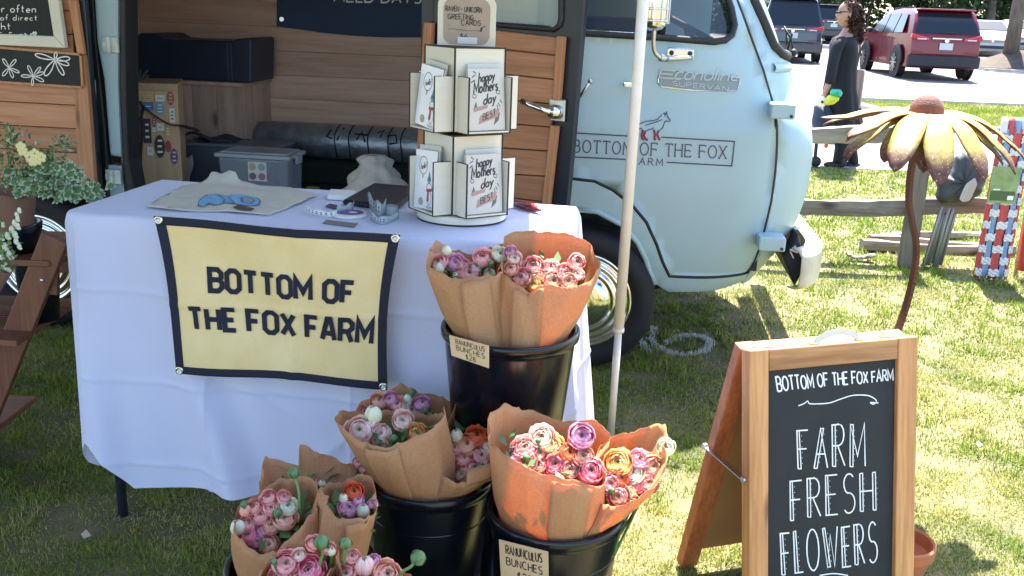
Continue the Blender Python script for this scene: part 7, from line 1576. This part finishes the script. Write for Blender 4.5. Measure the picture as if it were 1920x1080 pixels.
for x, y in ((40, 275), (56, 294), (66, 288), (70, 300), (78, 295), (62, 302), (43, 283)):
    p = gy(x, y, SY - .07) - wl; mb = MB()
    for k in range(5): a_ = R(72 * k + 20); mb.ball(p + Vector((.008 * math.cos(a_), -.002, .008 * math.sin(a_))), (.007, .003, .007), 8, 5)
    mb.build('blossom', yel, w1, smooth=True)
wl2 = w2.location; pale = M('snapdragon_cream', (.62, .64, .48), rough=.55)
mb = MB(); mb.tube(catmull([gy(x, y, 2.30) - wl2 for x, y in ((5, 520), (10, 480), (22, 430), (36, 398))], 6), .002, 6); mb.tube(catmull([gy(x, y, 2.30) - wl2 for x, y in ((0, 520), (3, 490), (-2, 440), (-8, 400))], 6), .002, 6); mb.build('stem', green, w2, smooth=True)
for x, y, s_ in ((36, 394, .8), (31, 402, .8), (33, 410, .8), (27, 418, 1), (33, 424, 1), (22, 430, 1.1), (28, 440, 1.1), (14, 442, 1.1), (30, 452, 1), (9, 462, 1.2), (36, 462, .9), (18, 478, 1.3), (8, 498, 1.3), (14, 502, 1.2), (3, 445, 1), (4, 420, .9), (2, 480, 1.2)):
    p = gy(x, y, 2.29) - wl2; mb = MB(); mb.ball(p, (.006 * s_, .006 * s_, .009 * s_), 8, 6); mb.ball(p + Vector((.005 * s_, -.004, -.005 * s_)), (.005 * s_, .005 * s_, .004 * s_), 8, 5); mb.build('blossom', pale, w2, smooth=True)
small_leaves(w2, 2.30, [(5, 480, 10, 12), (12, 500, 10, 6), (2, 450, 8, 14)], 110, .018, [(.10, .18, .06), (.14, .22, .09)])

# ------------------------------------------------------------------ chalkboards hung on the folded rear door
white_fr = M('cream_frame_paint', (.66, .64, .54), rough=.5, var=.05, vs_=10)
RFm = RF
def rq(x, y, ly=-.045): return RF.hit(x, y, ly)
t = thing('chalkboard', 'white framed chalkboard with plant care notes hanging on the cedar door', 'chalkboard', RF)
Lx = rq(0, 40).x - .30
oz0 = rq(60, 88).z; ox1 = rq(116, 45).x; iz0 = rq(60, 68).z
def fslab(pts, name, mat, y0=-.045, y1=-.02, par=None, bevel=.003): mb = MB(); mb.prism([(p[0], y0, p[1]) for p in pts], (0, y1 - y0, 0)); return mb.build(name, mat, par or t, bevel=bevel)
o1 = rq(122, 90); o2 = rq(100, 68); o3 = rq(109, -2); o4 = rq(88, -2); dxo = (o3.x - o1.x) / (o3.z - o1.z)
zt9 = 1.62
fslab([(Lx, o1.z), (o1.x, o1.z), (o2.x, o2.z), (Lx, o2.z)], 'frame_side', white_fr); fslab([(o1.x + .0, o1.z + .0005), (o1.x + dxo * (zt9 - o1.z), zt9), (o1.x + dxo * (zt9 - o1.z) - .047, zt9), (o2.x + .0005, o2.z + .0005)], 'frame_side', white_fr)
fslab([(Lx, o2.z - .004), (o2.x + .004, o2.z - .004), (o2.x + dxo * (zt9 - o2.z) + .004, zt9), (Lx, zt9)], 'board', slate, -.034, -.026, bevel=0)
mb = MB(); cqf = lambda q: quad_fn(RF, q, -.0342)
write(mb, 'water often', cqf([(-42, 9), (68, 9), (68, 23), (-42, 23)]), w=.12, jit=.03, gap=.22); write(mb, 'out of direct', cqf([(-32, 28), (70, 28), (70, 38), (-32, 38)]), w=.13, jit=.03, gap=.24); write(mb, 'sunlight', cqf([(-52, 42), (20, 42), (20, 55), (-52, 55)]), w=.12, jit=.03)
write(mb, 'FoxFarm', cqf([(-2, 61), (44, 61), (44, 68), (-2, 68)]), w=.16, jit=.04); q = cqf([(46, 59), (68, 59), (68, 68), (46, 68)]); ribbon(mb, [(0, .6), (.2, .2), (.5, .2), (.6, .6)], .14, q); ribbon(mb, [(.85, .1), (.7, .6), (.78, .9), (.86, .65), (.95, .9), (1.02, .6), (.85, .1)], .12, q)
mb.build('chalk_writing', chalk, t)
t = thing('flower_chalkboard', 'long narrow chalkboard with three chalk drawn flowers on the cedar door', 'chalkboard', RF)
q4 = [rq(-60, 86, -.03), rq(148, 104, -.03), rq(152, 162, -.03), rq(-60, 148, -.03)]
fslab([(p.x, p.z) for p in q4], 'board', slate, -.03, -.016, t, .002)
for a, b in ((0, 1), (1, 2), (2, 3)):
    mb = MB(); mb.bar(Vector((q4[a].x, -.026, q4[a].z)), Vector((q4[b].x, -.026, q4[b].z)), .018, .006, up=(0, 1, 0)); mb.build('edge_strip', cedar_v, t, bevel=.001)
mb = MB()
def fl_draw(cx, cy, petals, w):
    for (ang_, ln, wd) in petals:
        a_ = R(ang_); pts = []
        for k in range(15):
            s_ = k / 14; rr2 = ln * math.sin(math.pi * s_) ** .7; aa = a_ + wd * (s_ - .5) * 2 * (.9); pts.append((cx + rr2 * math.cos(aa), cy - rr2 * math.sin(aa)))
        P_ = [rq(x, y, -.0305) for x, y in pts]; ribbon(mb, [(p.x, p.z) for p in P_], w, lambda a2, b2, l: (a2, -.0306 - l, b2), .0005)
fl_draw(17, 127, [(50, 20, .35), (125, 20, .35), (232, 19, .4), (292, 20, .35), (335, 21, .3)], .0035); fl_draw(62, 143, [(20, 21, .35), (50, 22, .3), (115, 22, .3), (178, 22, .3), (265, 17, .3), (335, 22, .35)], .0035); fl_draw(103, 112, [(5, 28, .4), (-20, 28, .35), (165, 38, .28), (238, 35, .4), (300, 33, .3), (80, 14, .5)], .0045)
mb.build('chalk_flowers', chalk, t)

# ------------------------------------------------------------------ the woman in the lot
skin = M('skin', (.40, .22, .15), rough=.5, sss=.0); dressm = M('navy_black_dress', (.004, .005, .012), rough=.8, var=.25, vs_=6, bump=.4, bs=14); hairm = M('dark_curly_hair', (.035, .015, .012), rough=.6, var=.5, vs_=30, bump=1, bs=70)
PY0 = gz(1580, 314).y; px0 = gz(1580, 314).x
t = thing('person', 'woman in a long dark dress with curly dark hair and sunglasses walking past', 'person', loc=(px0, PY0, 0))
def pp(x, y, dy=0.0): return gy(x, y, PY0 + dy) - t.location
def skin_mesh(name, verts, edges, radii, mat, par, root=0, sub=2):
    me = bpy.data.meshes.new(name); me.from_pydata([tuple(v) for v in verts], edges, []); o = link(name, me, mat, par, None, True)
    m = o.modifiers.new('Skin', 'SKIN'); me.skin_vertices.new() if not me.skin_vertices else None
    sv = me.skin_vertices[0].data
    for i, r_ in enumerate(radii): sv[i].radius = r_ if isinstance(r_, tuple) else (r_, r_); sv[i].use_root = (i == root)
    m.use_smooth_shade = True; s_ = o.modifiers.new('Sub', 'SUBSURF'); s_.levels = sub; s_.render_levels = sub; return o
k_ = 1 / FPX * (gz(1580, 314) - CAM).dot(f0)      # metres per pixel
V = [pp(1585, 190), pp(1584, 150), pp(1586, 110), pp(1588, 78), pp(1588, 60), pp(1590, 50), pp(1580, 236, -.0), pp(1578, 274, -.02), pp(1571, 306, -.03), pp(1560, 311, -.03), pp(1592, 236, .08), pp(1594, 276, .1), pp(1602, 306, .12), pp(1593, 311, .12),
     pp(1572, 78, -.16), pp(1562, 115, -.20), pp(1556, 150, -.22), pp(1548, 172, -.22), pp(1543, 180, -.22), pp(1606, 80, .16), pp(1600, 120, .2), pp(1592, 160, .2)]
E_ = [(0, 1), (1, 2), (2, 3), (3, 4), (4, 5), (0, 6), (6, 7), (7, 8), (8, 9), (0, 10), (10, 11), (11, 12), (12, 13), (3, 14), (14, 15), (15, 16), (16, 17), (17, 18), (3, 19), (19, 20), (20, 21)]
rad = [(.13, .11), (.11, .09), (.13, .10), (.10, .08), .05, .048, .075, .055, .038, .03, .075, .055, .038, .03, .052, .045, .036, .028, .02, .052, .042, .032]
bd_ = skin_mesh('body', V, E_, rad, skin, t)
hcx = pp(1589, 26); hr = .105
mb = MB()
def headfn(u, v):
    a_ = 2 * math.pi * u; ph = math.pi * v; x = math.sin(ph) * math.cos(a_); y = math.sin(ph) * math.sin(a_); z = -math.cos(ph)
    f = -x      # face towards -x (photo left)
    px_ = x * (.098 if x < 0 else .10); pz = z * .125
    if x < -.2: px_ += -.012 * gauss(z + .62, .25) * 1 - .022 * gauss(z + .12, .14) * gauss(y, .22) - .008 * gauss(z + .42, .08) * gauss(y, .4) + .010 * gauss(z - .15, .12)
    if z < -.3: px_ += -.010; px_ *= .9
    return hcx + Vector((px_, y * .078 * (1 - .25 * max(0, -z)), pz))
mb.grid(headfn, 40, 30, wrap=True); hd_ = mb.build('head', skin, t, smooth=True)
mb = MB(); mb.tube([hcx + Vector((-.092, -.055, .012)), hcx + Vector((-.09, -.02, .012)), hcx + Vector((-.108, 0, .010))], .012, 8); mb.tube([hcx + Vector((-.09, -.055, .018)), hcx + Vector((.0, -.082, .018))], .004, 6); mb.build('sunglasses', black_matte, hd_)
mb = MB(); mb.ball(hcx + Vector((.005, -.078, -.01)), (.014, .008, .026), 8, 6); mb.build('ear', skin, hd_, smooth=True)
mb = MB(); mb.tube([hcx + Vector((-.102, -.02, -.052)), hcx + Vector((-.108, 0, -.052)), hcx + Vector((-.102, .02, -.052))], .005, 6); mb.build('mouth', M('lips', (.30, .09, .08), rough=.5), hd_, smooth=True)
V2, c2 = leaf_cloud([(hcx.x + a, b, hcx.z + c, r_) for a, b, c, r_ in ((.03, 0, .05, .10), (.07, 0, .01, .10), (.085, 0, -.07, .10), (.095, 0, -.16, .10), (.095, 0, -.24, .09), (.085, 0, -.31, .06), (.05, -.05, -.05, .07), (.05, .05, -.05, .07), (.0, 0, .085, .06))], 4500, .022, (.05, .022, .018), 9)
keep = ~((V2[:, :, 0].mean(1) < hcx.x - .03) & (V2[:, :, 2].mean(1) < hcx.z + .05)); link('hair', quads_mesh('hair', V2[keep], c2[keep]), attr_mat('curly_hair', .5, .1), hd_)
mb = MB(); mb.ball(hcx + Vector((.045, 0, .015)), (.085, .085, .11), 20, 14); mb.ball(hcx + Vector((.085, 0, -.13)), (.06, .075, .17), 16, 12); mb.build('hair_mass', hairm, hd_, smooth=True)
# dress: loft around the torso, open neckline, straight coat-like back
ring = [((1586, 66), .055, .05), ((1584, 72), .105, .15), ((1582, 84), .125, .20), ((1582, 105), .135, .17), ((1578, 135), .135, .16), ((1576, 165), .155, .18), ((1576, 200), .18, .20), ((1577, 225), .19, .21), ((1578, 240), .195, .22)]
def dress_fn(u, v):
    k = v * (len(ring) - 1); i = min(len(ring) - 2, int(k)); f = k - i; c = pp(*ring[i][0]).lerp(pp(*ring[i + 1][0]), f); rx_ = ring[i][1] * (1 - f) + ring[i + 1][1] * f; ry_ = ring[i][2] * (1 - f) + ring[i + 1][2] * f; a_ = 2 * math.pi * u
    w_ = 1 + (.12 * math.sin(9 * a_ + 2) + .10 * math.sin(5 * a_ + 3 * v)) * max(0, v - .25); return c + Vector((rx_ * math.cos(a_) * w_, ry_ * math.sin(a_) * w_, 0))
MB().grid(dress_fn, 48, 32, wrap=True).build('dress', dressm, t, smooth=True, solid=.006)
skin_mesh('sleeve', [pp(1586, 76, -.10), pp(1572, 80, -.17), pp(1563, 112, -.21), pp(1557, 146, -.225), pp(1553, 160, -.225)], [(0, 1), (1, 2), (2, 3), (3, 4)], [.07, .068, .058, .055, .055], dressm, t, 0, 2)
skin_mesh('sleeve', [pp(1592, 78, .10), pp(1605, 84, .17), pp(1599, 122, .2), pp(1592, 156, .2)], [(0, 1), (1, 2), (2, 3)], [.07, .066, .056, .052], dressm, t, 0, 2)
skin_mesh('hand', [pp(1549, 172, -.225), pp(1543, 181, -.225), pp(1537, 186, -.235), pp(1538, 190, -.225), pp(1541, 192, -.215), pp(1545, 190, -.245)], [(0, 1), (1, 2), (1, 3), (1, 4), (1, 5)], [.024, .026, .010, .010, .009, .009], skin, bd_, 0, 1)
for dx in (0, 1):
    mb = MB(); p = pp((1562, 1595)[dx], 309, (-.03, .12)[dx]); mb.ball(p, (.10, .045, .035), 14, 8); mb.build('shoe', black_matte, t, smooth=True)
mb = MB(); trs = []
for (a_, b_, c_) in (((1580, 225, 0), (1578, 270, -.02), (1570, 306, -.03)), ((1590, 225, .08), (1594, 272, .1), (1601, 306, .12))):
    mb.tube(catmull([pp(*a_), pp(*b_), pp(*c_)], 6), [.085 - .003 * i for i in range(13)], 12)
    mb.build('trouser_leg', dressm, t, smooth=True); mb = MB()
o = MB(); b1 = pp(1603, 130, -.0); o.grid(lambda u, v: b1 + Vector((-.01 + .09 * u * (1 - .2 * v) + .02 * v, -.06 + .02 * math.sin(3 * u), -.52 * v * (1 - .08 * u))) + Vector((0, 0, .0)), 8, 12)
o = o.build('shoulder_bag', M('taupe_leather', (.28, .20, .18), rough=.6), None, smooth=True, solid=.05); o.location = t.location; tag(o, 'taupe bag hanging behind the woman in the dark dress', 'bag')
# toys and dark stroller beside her hand
tt = thing('stroller', 'dark folding stroller pushed in front of the woman, seen beside the van nose', 'stroller', loc=(gz(1548, 316).x, PY0 - .05, 0))
def ps(x, y, dy=0.0): return gy(x, y, PY0 - .05 + dy) - tt.location
bagp = bagshape([(1537, 195), (1552, 198), (1562, 215), (1563, 240), (1550, 262), (1535, 262), (1525, 240), (1528, 205)], 'seat_cloth', M('dark_blue_cloth', (.015, .03, .07), rough=.8), .16, PY0 - .05, tt)
for pl in ([(1543, 186), (1535, 230), (1528, 300)], [(1555, 200), (1566, 262), (1575, 306)], [(1528, 262), (1560, 268), (1600, 262)], [(1600, 262), (1597, 285), (1580, 308)]):
    mb = MB(); mb.tube(catmull([ps(x, y, .0) for x, y in pl], 5), .018, 8); mb.build('frame_tube', black_matte, tt, smooth=True)
for x, y in ((1529, 303), (1577, 303)):
    p = ps(x, y); mb = MB(); mb.lathe([(.0, -.02), (.045, -.02), (.055, -.012), (.055, .012), (.045, .02), (0, .02)], (p.x, 0, .056), 20, 'y'); mb.build('wheel', black_matte, tt, smooth=True)
MB().ball(ps(1549, 273, -.05), (.022, .02, .025), 10, 6).build('orange_clip', M('orange_plastic', (.65, .12, .04), rough=.4), tt, smooth=True)
tt = thing('toy_bundle', 'green and yellow balloon toy with a white disc held in the woman hand', 'toy', loc=tuple(gy(1550, 185, PY0 - .30)))
def pt(x, y, dy=0): return gy(x, y, PY0 - .30 + dy) - tt.location
for nm, pts, c_ in (('green_part', [(1557, 172), (1562, 167), (1575, 168), (1579, 176), (1573, 182), (1560, 180)], (.02, .42, .28)), ('yellow_part', [(1545, 190), (1556, 178), (1573, 182), (1570, 190), (1560, 196), (1548, 197)], (.62, .60, .04))): bagshape(pts, nm, M(nm, c_, rough=.35), .05, PY0 - .31, tt)
mb = MB(); mb.lathe([(0, -.012), (.045, -.012), (.05, 0), (.045, .012), (0, .012)], pt(1541, 191), 24, 'y'); mb.build('white_disc', chalk, tt, smooth=True); mb = MB(); mb.lathe([(0, -.016), (.013, -.016), (.014, -.01)], pt(1541, 191), 16, 'y'); mb.build('disc_hub', black_matte, tt)

# ------------------------------------------------------------------ parked cars
carglass = M('car_glass', (.012, .018, .028), rough=.12, spec=.4)
def car(name, label, cat, loc, yaw, paint, kind='suv', L_=4.6, Wc=1.86, Hc=1.69, detail='rear', dark_trim=True):
    """x forward, origin at the ground centre"""
    t = thing(name, label, cat, loc=loc, rotz=yaw, group='cars parked in the lot')
    hl = L_ / 2; gc = .20 if kind == 'sedan' else .26
    if kind == 'suv': prof = [(-hl + .06, .50), (-hl, .62), (-hl + .02, .92), (-hl + .05, 1.06), (-hl + .20, 1.38), (-hl + .38, Hc - .08), (-hl + .62, Hc), (-hl + 1.6, Hc + .01), (hl - 2.0, Hc - .05), (hl - 1.22, 1.14), (hl - .9, 1.08), (hl - .15, .93), (hl - .02, .72), (hl, .45), (hl - .1, gc)]
    else: prof = [(-hl + .06, .45), (-hl, .60), (-hl + .03, .95), (-hl + .5, 1.03), (-hl + 1.25, Hc - .06), (-hl + 1.9, Hc), (hl - 2.3, Hc - .03), (hl - 1.35, 1.00), (hl - 1.1, .95), (hl - .22, .80), (hl - .03, .66), (hl, .40), (hl - .12, gc)]
    prof.append((-hl + .16, gc)); belt = 1.06 if kind == 'suv' else .98
    P_ = []
    for a, b in zip(prof, prof[1:] + prof[:1]): P_ += [(a[0] + (b[0] - a[0]) * k / 4, a[1] + (b[1] - a[1]) * k / 4) for k in range(4)]
    cx = sum(p[0] for p in P_) / len(P_)
    def half(z, x):
        w_ = Wc / 2
        if z > belt: w_ -= (z - belt) * .34
        w_ -= .05 * max(0, (abs(x) - hl + .55) / .55) ** 2 * 2.2
        if z < .5: w_ -= (.5 - z) * .12
        return w_
    n = len(P_); mb = MB(); rows = []
    us = [-1, -.985, -.93, -.80, -.5, 0, .5, .80, .93, .985, 1]; ins = [.10, .045, .012, .0, 0, 0, 0, .0, .012, .045, .10]
    V = []
    for u, d in zip(us, ins):
        for (x, z) in P_:
            cz = .85; k = d; X = x + (cx - x) * k * .22; Z = z + (cz - z) * k * .5; V.append((X, u * half(z, x), Z))
    F_ = []
    for j in range(len(us) - 1):
        for i in range(n): F_.append((j * n + i, j * n + (i + 1) % n, (j + 1) * n + (i + 1) % n, (j + 1) * n + i))
    F_.append(tuple(range(n))[::-1]); F_.append(tuple((len(us) - 1) * n + i for i in range(n))); mb.add(V, F_); body = mb.build('body', paint, t, smooth=False, auto=30)
    def side_pt(x, z, s_, o_=.012): return Vector((x, s_ * (half(z, x) + o_), z))
    # side glass
    wt, wb = Hc - .13, belt + .02
    for s_ in (-1, 1):
        if kind == 'suv': segs = [[(-hl + .55, wb + .02), (-hl + 1.25, wb), (-hl + 1.25, wt), (-hl + .75, wt - .02)], [(-hl + 1.33, wb), (-hl + 2.15, wb), (-hl + 2.15, wt), (-hl + 1.33, wt)], [(-hl + 2.22, wb), (hl - 1.40, wb - .0), (hl - 1.95, wt - .06), (-hl + 2.22, wt)]]
        else: segs = [[(-hl + 1.0, wb), (-hl + 1.9, wb), (-hl + 1.9, wt + .02), (-hl + 1.55, wt)], [(-hl + 1.98, wb), (hl - 1.62, wb), (hl - 2.25, wt), (-hl + 1.98, wt + .02)]]
        for sg in segs:
            mb = MB(); mb.prism([side_pt(x, z, s_, .002) for x, z in sg], (0, s_ * .012, 0)); mb.build('side_window', carglass, t)
        for wx_ in (-hl + .85, hl - .88):
            wr = .36 if kind == 'suv' else .33; mb = MB(); mb.lathe([(0, -.11), (wr * .62, -.11), (wr * .66, -.12), (wr, -.10), (wr, .10), (wr * .66, .12), (0, .12)], (wx_, s_ * (Wc / 2 - .10), wr), 32, 'y'); w_ = mb.build('wheel', tyre_m, t, smooth=False, auto=30)
            mb = MB(); mb.lathe([(0, .125), (wr * .16, .125), (wr * .2, .115), (wr * .60, .115), (wr * .64, .13)] if s_ > 0 else [(0, -.125), (wr * .16, -.125), (wr * .2, -.115), (wr * .60, -.115), (wr * .64, -.13)], (wx_, s_ * (Wc / 2 - .10), wr), 28, 'y'); mb.build('hub', M('dark_hub', (.06, .06, .065), rough=.4, metal=.5), w_)
            for k in range(10): a_ = R(36 * k); mb = MB(); c = Vector((wx_, s_ * (Wc / 2 - .10 + .132), wr)); mb.bar(c, c + Vector((math.cos(a_) * wr * .62, 0, math.sin(a_) * wr * .62)), .035, .012, up=(0, 1, 0)); mb.build('spoke', brushed, w_)
            if dark_trim:
                mb = MB(); mb.tube([(wx_ + (wr + .06) * math.cos(R(a_)), s_ * (Wc / 2 - .03), wr + (wr + .05) * math.sin(R(a_))) for a_ in range(0, 181, 15)], .045, 8); mb.build('arch_trim', black_matte, t, smooth=True)
            mb = MB(); mb.lathe([(0, -.02), (wr + .04, -.02), (wr + .04, .02), (0, .02)], (wx_, s_ * (Wc / 2 + .001 - .02), wr), 30, 'y'); mb.build('wheel_well', black_matte, t)
        mb = MB(); mb.ball((hl - 1.42, s_ * (Wc / 2 + .10), belt + .06), (.09, .10, .08), 12, 8); mb.build('mirror', paint if not dark_trim else black_matte, t, smooth=True)
        for dx_ in (-hl + 1.29, -hl + 2.19): mb = MB(); mb.bar(side_pt(dx_, .45, s_, .002), side_pt(dx_, belt, s_, .002), .012, .006); mb.build('door_gap', black_matte, t)
        for dx_ in (-hl + 1.5, -hl + 2.4): mb = MB(); mb.bar(side_pt(dx_, .95, s_, .02), side_pt(dx_ + .18, .95, s_, .02), .025, .025); mb.build('door_handle', paint, t)
        if kind == 'suv': mb = MB(); mb.bar((-hl + .8, s_ * (Wc / 2 - .32), Hc + .035), (hl - 2.1, s_ * (Wc / 2 - .32), Hc + .01), .035, .03); mb.build('roof_rail', black_matte, t)
    bk = -hl
    redl = M('tail_lamp', (.45, .01, .015), rough=.15, coat=.5)
    if kind == 'suv':
        q = [(bk + .07, 1.10), (bk + .205, 1.385), (bk + .36, Hc - .11)]
        mb = MB(); mb.grid(lambda u, v: Vector((np.interp(v, [0, .5, 1], [q[0][0], q[1][0], q[2][0]]) - .015, (u * 2 - 1) * (Wc / 2 - .16 - .16 * v), np.interp(v, [0, .5, 1], [q[0][1], q[1][1], q[2][1]]))), 8, 8); mb.build('rear_window', carglass, t, smooth=True)
        mb = MB(); mb.box((bk + .38, 0, Hc - .02), (.30, Wc - .5, .04)); mb.build('spoiler', paint, t, bevel=.015)
        for s_ in (-1, 1):
            mb = MB(); mb.prism([(bk - .005, s_ * (Wc / 2 - .06), .98), (bk - .005, s_ * .42, .93), (bk + .0, s_ * .42, 1.0), (bk + .03, s_ * (Wc / 2 - .10), 1.09)], (.05, 0, 0)); tl_ = mb.build('tail_light', redl, t, bevel=.01)
            mb = MB(); mb.box((bk - .012, s_ * .60, .965), (.012, .22, .03)); mb.build('lens', M('pale_lens', (.6, .5, .5), rough=.2), tl_)
            mb = MB(); mb.box((bk - .0, s_ * .62, .36), (.03, .12, .04)); mb.build('reflector', redl, t)
        mb = MB(); mb.box((bk + .06, 0, .44), (.16, Wc - .10, .30)); mb.build('rear_bumper', black_matte if dark_trim else paint, t, bevel=.05, seg=3)
        mb = MB(); mb.box((bk - .02, 0, .80), (.015, .32, .16)); mb.build('number_plate', M('plate', (.45, .50, .52), rough=.5), t)
        mb = MB(); mb.lathe([(.0, 0), (.055, .0), (.06, .01), (.045, .012)], (bk - .03, 0, .94), 20, 'x'); mb.build('badge', chrome, t)
        mb = MB(); mb.tube([(bk + .04, -.2, 1.13), (bk + .01, .2, 1.145)], .012, 6); mb.build('rear_wiper', black_matte, t)
        mb = MB(); mb.box((bk - .005, 0, .985), (.02, .7, .03)); mb.build('chrome_strip', chrome, t)
    ft = hl
    mb = MB(); xb, zb2_, xt_, zt2_ = (ft - 1.22, 1.14, ft - 2.0, Hc - .05) if kind == 'suv' else (ft - 1.35, 1.0, ft - 2.3, Hc - .03)
    mb.grid(lambda u, v: Vector((xb + (xt_ - xb) * (.06 + .86 * v) + .02, (u * 2 - 1) * (Wc / 2 - .12 - .18 * v), zb2_ + (zt2_ - zb2_) * (.06 + .86 * v) + .018)), 8, 6); mb.build('windscreen', carglass, t, smooth=True)
    if detail == 'front':
        mb = MB(); mb.box((ft - .0, 0, .60), (.03, 1.0, .10)); mb.build('grille', black_matte, t, bevel=.01); mb = MB(); mb.box((ft + .01, 0, .62), (.02, 1.05, .012)); mb.box((ft + .01, 0, .575), (.02, 1.05, .012)); mb.build('grille_bar', chrome, t)
        mb = MB(); mb.prism([(ft + .005, -.78, .30), (ft + .005, .78, .30), (ft + .005, .60, .42), (ft + .005, -.60, .42)], (-.05, 0, 0)); mb.build('air_intake', black_matte, t)
        mb = MB(); mb.lathe([(.0, .02), (.05, .02), (.055, .01)], (ft + .012, 0, .60), 20, 'x'); mb.build('badge', chrome, t)
        for s_ in (-1, 1): mb = MB(); mb.prism([(ft - .01, s_ * .52, .58), (ft - .10, s_ * .86, .62), (ft - .12, s_ * .86, .72), (ft - .02, s_ * .52, .67)], (.03, 0, 0)); mb.build('headlight', M('headlamp', (.5, .55, .6), rough=.1, coat=.5), t, bevel=.01)
    return t
def onlot(px, py, h=0.0):
    p = gz(px, py); 
    for _ in range(8): p = gz(px, py, gh(p.x, p.y) + .012)
    return p
redp = M('dark_red_car_paint', (.13, .004, .014), rough=.3, metal=.2, coat=.4); darkp = M('charcoal_car_paint', (.035, .04, .055), rough=.3, metal=.3, coat=.6); whitep = M('white_car_paint', (.36, .38, .42), rough=.4, coat=.2); navyp = M('black_blue_car_paint', (.02, .03, .05), rough=.25, coat=.7)
def place(px, py, depth): 
    d = ray(px, py); p = CAM + d * (depth / d.y); return (p.x, p.y, gh(p.x, p.y) + .012)
a = onlot(1676, 146); b = onlot(1801, 149)     # rear wheels of the red car
mid = (a + b) / 2; yaw = math.atan2(b.y - a.y, b.x - a.x) + R(90); fw = Vector((math.cos(yaw), math.sin(yaw), 0))
yaw = R(86); fw = Vector((math.cos(yaw), math.sin(yaw), 0)); mid = gy(1742, 147, 25.3)
cpos = mid + fw * 1.45
car('parked_car', 'dark red sport utility car with black lower trim seen from behind', 'car', (cpos.x, cpos.y, gh(cpos.x, cpos.y) + .012), yaw, redp)
x, y, z = place(1468, 60, 33); car('parked_car', 'dark blue large sport utility car half hidden by the van windshield', 'car', (x, y, z), R(82), navyp, L_=5.0, Wc=1.98, Hc=1.9, dark_trim=False)
x, y, z = place(1537, 60, 50); car('parked_car', 'charcoal sport utility car parked by the trees, left of the woman', 'car', (x, y, z), R(88), darkp, L_=4.8, Wc=1.92, Hc=1.75, dark_trim=False)
x, y, z = place(1846, 60, 43); car('parked_car', 'white sedan facing the camera right of the red car', 'car', (x, y, z), R(-106), whitep, 'sedan', L_=4.7, Wc=1.82, Hc=1.44, detail='front', dark_trim=False)
x, y, z = place(1914, 60, 48); car('parked_car', 'white sedan farther back at the right edge', 'car', (x, y, z), R(-106), whitep, 'sedan', L_=4.7, Wc=1.82, Hc=1.44, detail='front', dark_trim=False)
